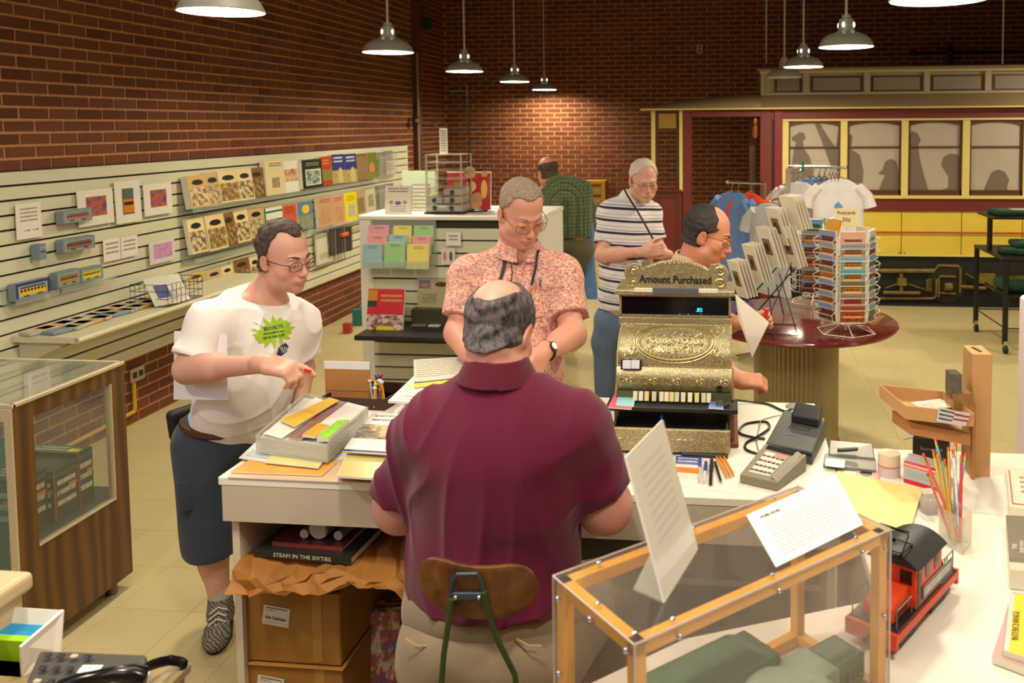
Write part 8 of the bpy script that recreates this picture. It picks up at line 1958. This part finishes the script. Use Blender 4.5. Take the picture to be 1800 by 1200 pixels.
q4 = [at_z(x,y,zt+.003) for x,y in ((1364,996),(1517,921),(1470,835),(1312,905))]; l_ = q4[0].lerp(q4[1],.2).lerp(q4[3].lerp(q4[2],.2),.84)
text('STORE HOURS',.013,INK,tp_,l_+V((0,0,.0006)),q4[1]-q4[0],q4[3]-q4[0],'heading',width=.05)

# ------------------------------------------------------------------ model electric locomotive
W0,W1 = at_z(1590,1140,CZ),at_z(1682,1035,CZ); ax_ = (W1-W0); ax_.z = 0; ax_.normalize(); lt = V((-ax_.y,ax_.x,0)); Lc = .31; Wc = .105
O = (W0+W1)/2+lt*(Wc/2-.006)-ax_*.028; tr = thing('model_locomotive','orange model electric locomotive with a black roof on the side counter','model train',(O.x,O.y,CZ),math.atan2(ax_.y,ax_.x))
ORG = M('loco_orange',(214,66,24),.35); ORD = M('loco_orange_light',(226,110,30),.4); BKL = M('loco_black',(26,26,26),.45,grain=.2,gscale=80)
def Lp(x,y,z): return V((O.x,O.y,CZ))+ax_*x+lt*y+V((0,0,z))
def lbox(name,a,b,mt,par=tr,bevel=.0015):
    x0_,y0_,z0_ = a; x1_,y1_,z1_ = b
    return MB().hexa([Lp(x0_,y0_,z0_),Lp(x1_,y0_,z0_),Lp(x1_,y1_,z0_),Lp(x0_,y1_,z0_),Lp(x0_,y0_,z1_),Lp(x1_,y0_,z1_),Lp(x1_,y1_,z1_),Lp(x0_,y1_,z1_)]).build(name,mt,par,bevel=bevel)
h = Lc/2; wv_ = Wc/2
lbox('underframe',(-h,-wv_,.030),(h,wv_,.046),ORG); lbox('deck',(-h+.004,-wv_+.003,.046),(h-.004,wv_-.003,.052),BKL)
for x in (-h,h): lbox('pilot_beam',(x-.005,-wv_,.018),(x+.005,wv_,.05),ORG)
for s in (-1,1):
    x0_,x1_ = (-h+.02,-.055) if s < 0 else (.075,h-.02)
    hood = MB().hexa([Lp(x0_,-.034,.052),Lp(x1_,-.034,.052),Lp(x1_,.034,.052),Lp(x0_,.034,.052),Lp(x0_+(.01 if s < 0 else 0),-.03,.078 if s < 0 else .096),Lp(x1_-(0 if s < 0 else .01),-.03,.096 if s < 0 else .078),Lp(x1_-(0 if s < 0 else .01),.03,.096 if s < 0 else .078),Lp(x0_+(.01 if s < 0 else 0),.03,.078 if s < 0 else .096)]).build('hood',ORG,tr,bevel=.004,seg=2)
    MB().cyl(Lp(x0_ if s < 0 else x1_,0,.085),Lp((x0_-.012) if s < 0 else (x1_+.012),0,.085),.011,n=16).build('headlamp',CHROME,tr,smooth=True)
    for q in range(5): lbox('louvre',(x0_+.012+q*.012,-.0352,.060),(x0_+.016+q*.012,-.034,.078),BKL,hood,0)
cab = lbox('cab',(-.055,-wv_+.006,.052),(.075,wv_-.006,.135),ORG)
for x in (-.038,.0,.045): 
    for s in (-1,1): lbox('window',(x-.010,s*(wv_-.006)-.0012,.098),(x+.010,s*(wv_-.006)+.0012,.126),M('loco_window',(26,22,26),.15),cab,0)
lbox('door',(-.052,-wv_+.0045,.054),(-.036,-wv_+.0062,.122),M('loco_door',(60,30,24),.4),cab,0)
for y in (-.025,.025): lbox('window',(-.0565,y-.012,.098),(-.0545,y+.012,.124),M('loco_window',(26,22,26),.15),cab,0)
P = []; 
for x in (-.065,.085):
    for k in range(13): a = -1+2*k/12; P.append(Lp(x,a*(wv_+.002),.135+.022*(1-a*a)))
rf = MB()._add(P,[(k,k+1,14+k,13+k) for k in range(12)]+[tuple(range(13))[::-1],tuple(range(13,26))]).build('roof',BKL,tr,smooth=True)
for s in (-1,1):
    lbox('side_panel',(-.03,s*(wv_-.004)-.001,.060),(h-.03,s*(wv_-.004)+.001,.088),cover('loco_plate',(66,66,60),[('pic',(.05,.2,.95,.8),[(66,66,60),(190,190,180),(66,66,60)],6)]))
    MB().tube([Lp(-h+.012,s*(wv_-.008),.05),Lp(-h+.012,s*(wv_-.008),.088),Lp(-.075,s*(wv_-.008),.088),Lp(-.075,s*(wv_-.008),.05)],.0014,5).build('handrail',M('rail_steel',(120,116,110),.3,.8),tr,smooth=True); MB().tube([Lp(h-.012,s*(wv_-.008),.05),Lp(h-.012,s*(wv_-.008),.094),Lp(.09,s*(wv_-.008),.094)],.0014,5).build('handrail',M('rail_steel',(120,116,110),.3,.8),tr,smooth=True)
    for x in (-.11,-.055,.05,.105): MB().cyl(Lp(x,s*(wv_-.020),.018),Lp(x,s*(wv_-.012),.018),.018,n=20).build('wheel',BKL,tr,smooth=True)
    for x0_ in (-.13,.03): lbox('truck_frame',(x0_,s*(wv_-.010)-.003,.012),(x0_+.10,s*(wv_-.010)+.003,.028),BKL)
MB().cyl(Lp(-h-.005,0,.03),Lp(-h-.02,0,.03),.005,n=8).cyl(Lp(-h-.02,-.006,.03),Lp(-h-.02,.006,.03),.006,n=8).build('coupler',BKL,tr)
pg = MB(); bx_ = -.035
for y in (-.018,.018): pg.tube([Lp(bx_-.025,y,.158),Lp(bx_+.012,y*.9,.180),Lp(bx_-.02,y*.8,.200),Lp(bx_-.02,-y*.8,.200)],.0016,5).cyl(Lp(bx_-.03,y,.150),Lp(bx_-.03,y,.160),.003,n=6).cyl(Lp(bx_+.02,y,.150),Lp(bx_+.02,y,.160),.003,n=6)
pg.tube([Lp(bx_-.03,-.02,.160),Lp(bx_-.03,.02,.160),Lp(bx_+.02,.02,.160),Lp(bx_+.02,-.02,.160)],.0016,5,closed=True).tube([Lp(bx_-.02,-.03,.202),Lp(bx_-.02,.03,.202)],.002,5).sphere(Lp(bx_-.045,-.01,.158),.006,8,6).sphere(Lp(bx_-.045,.01,.158),.006,8,6)
pg.build('pantograph',M('pantograph_black',(20,18,18),.35,.6),tr,smooth=True)

# ------------------------------------------------------------------ the rest of the side counter
sheet('pad','large pale yellow sheet on the side counter behind the acrylic case','paper',[(1500,936),(1600,930),(1622,858),(1470,828)],CZ+.012,M('pale_yellow_pad',(236,220,140),.6),.004)
dv = thing('stapler','grey desk stapler with a black lever at the back edge of the side counter','stapler',at_z(1495,800,CZ))
device(CZ,[(1456,808),(1538,816),(1534,796),(1458,786)],[.018,.02,.03,.024],'body',M('stapler_grey',(130,130,122),.35,.4),dv); a = at_z(1490,790,CZ+.034); MB().box(a+V((0,0,.0)),(.06,.018,.008),rz=-.1,ry=-.15).build('lever',DG2,dv,bevel=.003)
o = thing('tape_strip','long grey box with a white label below the stapler','box',at_z(1490,820,CZ)); device(CZ,[(1447,822),(1540,832),(1540,814),(1450,804)],[.010,.010,.014,.014],'body',M('strip_grey',(120,122,112),.4),o,.002)
a = [at_z(x,y,CZ+.0145) for x,y in ((1450,818),(1484,822),(1486,808),(1452,805))]; MB().slab(a,.001).build('label',M('tag_white',(230,226,226),.5),o)
sheet('tag','pink tag with a black oval on the side counter','tag',[(1503,838),(1546,844),(1548,826),(1506,822)],CZ+.002,cover('pink_oval',(226,150,150),[('ell',(.42,.5,.26,.32),(30,26,30))]),.001)
rp = at_z(1566,842,CZ); t = thing('paper_roll','cream paper roll with a pink band standing on the side counter','roll',rp); MB().cyl(rp+V((0,.03,0)),rp+V((0,.03,.030)),.031,n=28).build('lower_part',M('roll_lilac',(214,196,206),.5),t,smooth=True); MB().cyl(rp+V((0,.03,.030)),rp+V((0,.03,.033)),.0316,n=28).build('band',M('roll_pink',(214,100,120),.5),t,smooth=True); MB().cyl(rp+V((0,.03,.033)),rp+V((0,.03,.065)),.031,n=28).build('upper_part',M('roll_cream',(226,206,176),.5),t,smooth=True)
pb = thing('carton','pink, grey and red striped carton standing behind the yellow sheet','box',at_z(1615,862,CZ)); a,b = at_z(1588,848,CZ),at_z(1650,866,CZ); hz = V((0,0,.058)); dq = V((.03,.075,0))
fc_ = MB().hexa([a,b,b+dq,a+dq,a+hz,b+hz,b+dq+hz,a+dq+hz]).build('carton_body',[cover('pink_carton',(178,186,190),[('rect',(0,0,1,.22),(206,24,60)),('rect',(0,.82,1,.92),(226,110,110)),('rect',(0,.92,1,1),(230,206,180)),('lines',(.1,.35,.9,.7),(150,160,166),3)])],pb,bevel=.001)
jr = at_z(1636,906,CZ); t = thing('jar','small clear jar standing in front of the striped carton','jar',jr); MB().lathe([(0,0),(.020,0),(.022,.004),(.022,.038),(.017,.044),(.017,.05),(0,.05)],jr+V((0,.02,0)),24).build('glass',clear_mat('jar_glass',(200,190,190),.4),t,smooth=True); MB().cyl(jr+V((0,.02,.05)),jr+V((0,.02,.056)),.018,n=24).build('lid',M('jar_lid',(200,190,180),.4),t,smooth=True)
# black open box behind
a,b = at_z(1604,812,CZ),at_z(1668,818,CZ); t = thing('open_box','black open-topped box with silver script behind the striped carton','box',a); hz = V((0,0,.075)); dq = V((.02,.07,0))
for p,q_ in ((a,b),(b,b+dq),(b+dq,a+dq),(a+dq,a)): MB().slab([p,q_,q_+hz,p+hz],.003).build('side',M('black_card',(36,32,32),.4),t)
MB().slab([a+hz+V((-.03,-.01,-.005)),a+hz,a+dq+hz,a+dq+hz+V((-.03,-.01,-.005))],.002).build('flap',M('flap_grey',(150,140,120),.6),t); text('Souvenirs',.016,M('silver_script',(190,190,200),.3,.5),t,a.lerp(b,.5)+V((0,-.002,.045)),b-a,(0,0,1),'lettering')
# pencil holder
pc0 = at_z(1684,972,CZ); ph = thing('pencil_holder','tall clear acrylic holder of souvenir pencils beside the locomotive','holder',pc0); e1,e2 = at_z(1650,952,CZ),at_z(1692,976,CZ); dq = V((.035,.055,0)); hz = V((0,0,.085))
for p,q_ in ((e1,e2),(e2,e2+dq),(e2+dq,e1+dq),(e1+dq,e1)): MB().slab([p,q_,q_+hz,p+hz],.003).build('wall',clear_mat('holder_clear',(226,220,206),.14),ph)
MB().slab([e1,e2,e2+dq,e1+dq],.003).build('floor_plate',CLEAR,ph)
cols = [((214,90,70),'red'),((230,190,40),'yellow'),((196,196,196),'silver'),((70,190,190),'turquoise'),((226,140,60),'orange'),((200,190,206),'lilac'),((206,60,60),'scarlet'),((120,150,200),'blue'),((196,150,30),'mustard'),((226,222,214),'white'),((210,120,110),'coral'),((190,160,60),'brass')]
tops = [(1622,796),(1640,790),(1646,792),(1643,768),(1667,786),(1680,777),(1690,800),(1698,796),(1650,800),(1675,790),(1630,830),(1660,806)]
c0 = (e1+e2+dq)/2+V((0,0,0)); cen = (e1+e2)/2+dq/2
for k,((col,nm),(x,y)) in enumerate(zip(cols,tops)):
    top = at_z(x,y,CZ+.185-.004*(k % 3)); bot = cen+V((.012*math.cos(k*2.1),.012*math.sin(k*2.1),.004)); t = thing('pencil','%s souvenir pencil with a red eraser in the clear holder' % nm,'pencil',bot,group='souvenir pencils in the clear holder')
    MB().cyl(bot,bot.lerp(top,.90),.0036,n=6).build('barrel',M('pencil_'+nm,col,.35,grain=.2,gscale=160),t); MB().cyl(bot.lerp(top,.90),bot.lerp(top,.95),.0038,n=8).build('ferrule',M('ferrule_gold',(200,160,60),.3,.8),t); MB().cyl(bot.lerp(top,.95),top,.0036,n=8).build('eraser',M('eraser_red',(200,80,70),.7),t)
# cardboard counter display with two trays
KR2 = M('kraft_light',(196,150,96),.75,grain=.06,gscale=8)
pb0 = at_z(1706,838,CZ); Yd = pb0.y; zt_ = at_y(1706,622,Yd).z; cd_ = thing('cardboard_display','tall brown cardboard counter display with two jutting trays','display',pb0)
wd = at_z(1732,838,CZ).x-pb0.x+.012; MB().span((pb0.x,Yd,CZ),(pb0.x+wd,Yd+.10,zt_)).build('column',KR2,cd_,bevel=.002)
MB().box((pb0.x+wd*.45,Yd+.05,zt_+.0006),(.010,.05,.001),rz=.2).build('slot',M('slot_dark',(50,34,22),.8),cd_)
MB().span((pb0.x-.002,Yd-.02,CZ),(pb0.x+.006,Yd+.0,zt_-.14)).build('column_edge',M('kraft',(176,122,68),.75),cd_)
def ktray(p,q_,h,dq,z,nm='tray'):
    a,b = p,q_; hz = V((0,0,h))
    tr_ = MB().slab([a,b,b+dq,a+dq],.003).build(nm,KR2,cd_)
    for u,v in ((a,b),(b,b+dq),(b+dq,a+dq),(a+dq,a)): MB().slab([u,v,v+hz,u+hz],.003).build('tray_side',KR2,tr_)
    return tr_
Yt = Yd-.03; a,b = at_y(1592,735,Yt-.05),at_y(1712,748,Yt-.05); ktray(a,b,.035,V((-.045,.15,.012)),0)
a2,b2 = at_y(1600,742,Yt-.02),at_y(1706,764,Yt-.02); MB().hexa([a2+V((.0,0,-.035)),b2+V((0,0,-.03)),b2+V((-.03,.10,-.03)),a2+V((-.03,.10,-.035)),a2,b2,b2+V((-.03,.10,0)),a2+V((-.03,.10,0))]).build('lower_tray',KR,cd_)
p4 = [at_y(x,y,Yt-.056) for x,y in ((1646,741),(1697,749),(1706,728),(1650,716))]; o = MB().slab(p4,.003).build('licence_card',cover('plate_card',(200,196,206),[('lines',(.05,.1,.5,.95),(50,44,60),3),('rect',(.5,.7,1,.85),(150,40,50)),('rect',(.5,.35,1,.5),(150,40,50))])); solo(o,'black and red patterned cards in the front slot of the cardboard display','card')
for lab,x,y,w_,h,col,rz_c in (('bagged white card lying in the left of the upper cardboard tray',1640,706,.10,.004,(206,200,186),.4),('brown wrapped item in the right of the upper cardboard tray',1686,712,.06,.05,(150,104,60),.2),('clear-wrapped dark figure standing in the cardboard tray',1676,690,.03,.07,(90,84,80),.1)):
    p = at_y(x,y,Yt+.02); p.z = max(p.z-.01,a.z+.006); solo(MB().box(p+V((0,0,h/2)),(w_,.05 if h > .01 else .07,h),rz=rz_c).build('wrapped_item',M('wi_%d' % x,col,.3,grain=.25,gscale=50),bevel=.002),lab,'packet')
# books at the right edge
def bk(label,pts,z,t_,mt,cat='book'): return sheet('book',label,cat,pts,z,mt,t_)
bk('white booklet with a red frame at the right edge of the side counter',[(1775,890),(1830,896),(1840,826),(1768,822)],CZ+.03,.028,cover('red_frame',(226,216,196),[('rect',(.06,.06,.94,.94),(190,90,60)),('rect',(.09,.09,.94,.94),(228,218,200)),('lines',(.3,.3,.9,.8),(170,130,90),4)]))
g_ = bk('grey book lettered THE RAILWAY at the right edge of the side counter',[(1775,1000),(1850,1008),(1860,910),(1768,905)],CZ+.045,.043,cover('grey_rail',(128,122,104),[('rect',(0,0,1,.12),(206,200,180)),('rect',(0,.12,1,.2),(120,112,96))]))
for k,s_ in enumerate(('THE','RAILWAY','BEYOND')): text(s_,.016,M('cream_ink',(226,222,206),.5),g_,at_z(1784+13*k,960,CZ+.0462),at_z(1784,920,CZ+.046)-at_z(1784,990,CZ+.046),at_z(1770,960,CZ+.046)-at_z(1800,960,CZ+.046),'lettering',wide=.9)
y_ = bk('yellow book lettered INTERCHANGE on the pink booklets at the lower right',[(1764,1142),(1850,1170),(1860,1050),(1776,1042)],CZ+.030,.012,cover('yellow_inter',(232,206,50),[('rect',(0,0,.10,1),(190,206,190))]))
text('INTERCHANGE',.020,M('brown_ink',(96,84,30),.6),y_,at_z(1786,1098,CZ+.0312),at_z(1787,1045,CZ+.031)-at_z(1782,1150,CZ+.031),at_z(1770,1098,CZ+.031)-at_z(1800,1098,CZ+.031),'lettering',width=.105,bold=-.0003)
bk('pink-edged booklets lying under the yellow book',[(1744,1152),(1850,1192),(1860,1054),(1780,1040)],CZ+.017,.014,M('pinkish_pages',(196,160,160),.6))
rb = at_z(1810,706,.75); solo(MB().box((at_y(1802,690,3.3).x+.02,3.3,.6),(.06,.12,1.2)).build('floor_stand',M('stand_pink',(226,206,206),.5),bevel=.01),'pale upright stand cut by the right edge behind the side counter','stand')
sheet('paper','white blank sheets between the locomotive and the books','paper',[(1712,900),(1762,905),(1766,840),(1722,836)],CZ+.0015,M('sheet_plain',(226,220,208),.4),.001)

# ------------------------------------------------------------------ front left corner: telephone table, white tray, cabinet
ZD = .80
dk = thing('side_table','grey-topped low table with the telephone at the lower left','table',(-1.2,1.3,0))
q = [at_z(x,y,ZD) for x,y in ((337,1163),(95,1150))]; Yb2 = q[0].y; xl_,xr_ = at_z(48,1010,.93).x-.02,q[0].x
MB().span((xl_,.75,ZD-.02),(xr_,Yb2,ZD)).build('tabletop',M('table_grey',(150,130,96),.4,grain=.05,gscale=6),dk,bevel=.003); MB().span((xl_+.02,.78,0),(xr_-.01,Yb2-.01,ZD-.02)).build('body',M('table_side',(150,136,104),.5),dk)
# white plastic tray
ft,bt,bk_,= at_z(40,1190,ZD),at_z(108,1145,ZD),.07
T1,T2 = at_z(37,1137,ZD+bk_),at_z(113,1072,ZD+bk_); wt_ = thing('plastic_tray','white plastic tray holding blue and lime paper at the lower left','tray',ft)
back = V((-.13,0,0)); MB().slab([ft,bt,T2,T1],.005).build('tray_side',M('white_plastic',(236,232,222),.35),wt_); MB().slab([bt+back,bt,T2,T2+back][::-1],.005).build('tray_back',M('white_plastic',(236,232,222),.35),wt_)
MB().slab([ft+back,ft,bt,bt+back],.004).build('tray_floor',M('white_plastic',(236,232,222),.35),wt_)
zz = V((-.012,0,.045)); sl2 = (T2-bt)*.6; sl2.z = 0; zz += sl2; b1_,b2_ = ft.lerp(bt,.5),bt; o = MB().slab([b1_+back+zz,b1_+zz+V((.0,0,0)),b2_+zz,b2_+back+zz],.042).build('paper_block',M('blue_paper',(10,130,190),.5)); solo(o,'stack of bright blue paper in the white plastic tray','paper')
c1_,c2_ = ft.lerp(bt,.28),ft.lerp(bt,.5); o = MB().slab([c1_+back+zz,c1_+zz,c2_+zz,c2_+back+zz],.042).build('paper_block',M('lime_paper',(150,206,20),.5)); solo(o,'strip of lime green paper in front of the blue stack','paper')
cb = thing('cabinet','cream cabinet corner at the lower left edge, nearest the camera','cabinet',(-1.8,1.6,0)); cxx = at_z(48,1010,.93); 
MB().span((cxx.x-.9,1.0,.89),(cxx.x,cxx.y+.02,.93)).build('top',M('cabinet_cream',(206,180,140),.45),cb,bevel=.012,seg=3); MB().span((cxx.x-.9,1.0,0),(cxx.x-.012,cxx.y,.89)).build('body',M('cabinet_body',(196,170,130),.5),cb,bevel=.004)
kn = at_y(3,1086,1.0); 
# telephone
pt = at_z(150,1195,ZD); tf = thing('telephone','black desk telephone with grey keys and a coiled cord','telephone',pt)
device(ZD,[(30,1260),(240,1262),(262,1192),(72,1184)],[.028,.028,.05,.05],'base',M('phone_grey',(78,74,70),.45),tf,.008)
K0 = [at_z(x,y,ZD) for x,y in ((30,1260),(240,1262),(262,1192),(72,1184))]
for i in range(4):
    for j in range(3):
        p = K0[0].lerp(K0[1],.12+.12*i).lerp(K0[3].lerp(K0[2],.12+.12*i),.30+.24*j)+V((0,0,.036+.0055*(1.3+1.1*j))); MB().box(p,(.014,.010,.005),rz=-.05).build('key',M('phone_key',(44,42,44),.4) if (i+j) % 4 else M('phone_key_pale',(190,180,150),.4),tf,bevel=.002)
hs = MB(); Hn = [(112,1200,.060),(135,1188,.070),(165,1180,.078),(200,1172,.078),(232,1172,.070),(246,1178,.058)]; hp_ = [at_z(x,y+12,ZD+h) for x,y,h in Hn]; hs.tube(hp_,.016,12,radii=[.020,.016,.013,.013,.017,.021]); hs.build('handset',M('phone_black',(20,18,18),.2),tf,smooth=True)
cp_ = [(248,1180,.055),(262,1170,.04),(280,1164,.03),(300,1160,.02),(318,1163,.012),(325,1168,.006)]; C2 = [at_z(x,y,ZD+h) for x,y,h in cp_]; co = []
for k in range(151):
    t = k/150*(len(C2)-1); i = min(len(C2)-2,int(t)); p = C2[i].lerp(C2[i+1],t-i); a = k*1.05; co.append(p+V((0,math.cos(a)*.008,math.sin(a)*.008)))
MB().tube(co,.0022,5).build('coiled_cord',M('phone_black',(20,18,18),.2),tf,smooth=True)
sheet('note','pale blue note under the telephone handset on the grey table','paper',[(134,1182),(170,1184),(182,1168),(146,1168)],ZD+.055,M('pale_blue_note',(206,226,230),.5),.001)
sheet('note','pale blue note right of the telephone handset','paper',[(236,1198),(258,1198),(266,1172),(246,1172)],ZD+.002,M('pale_blue_note',(206,226,230),.5),.001)
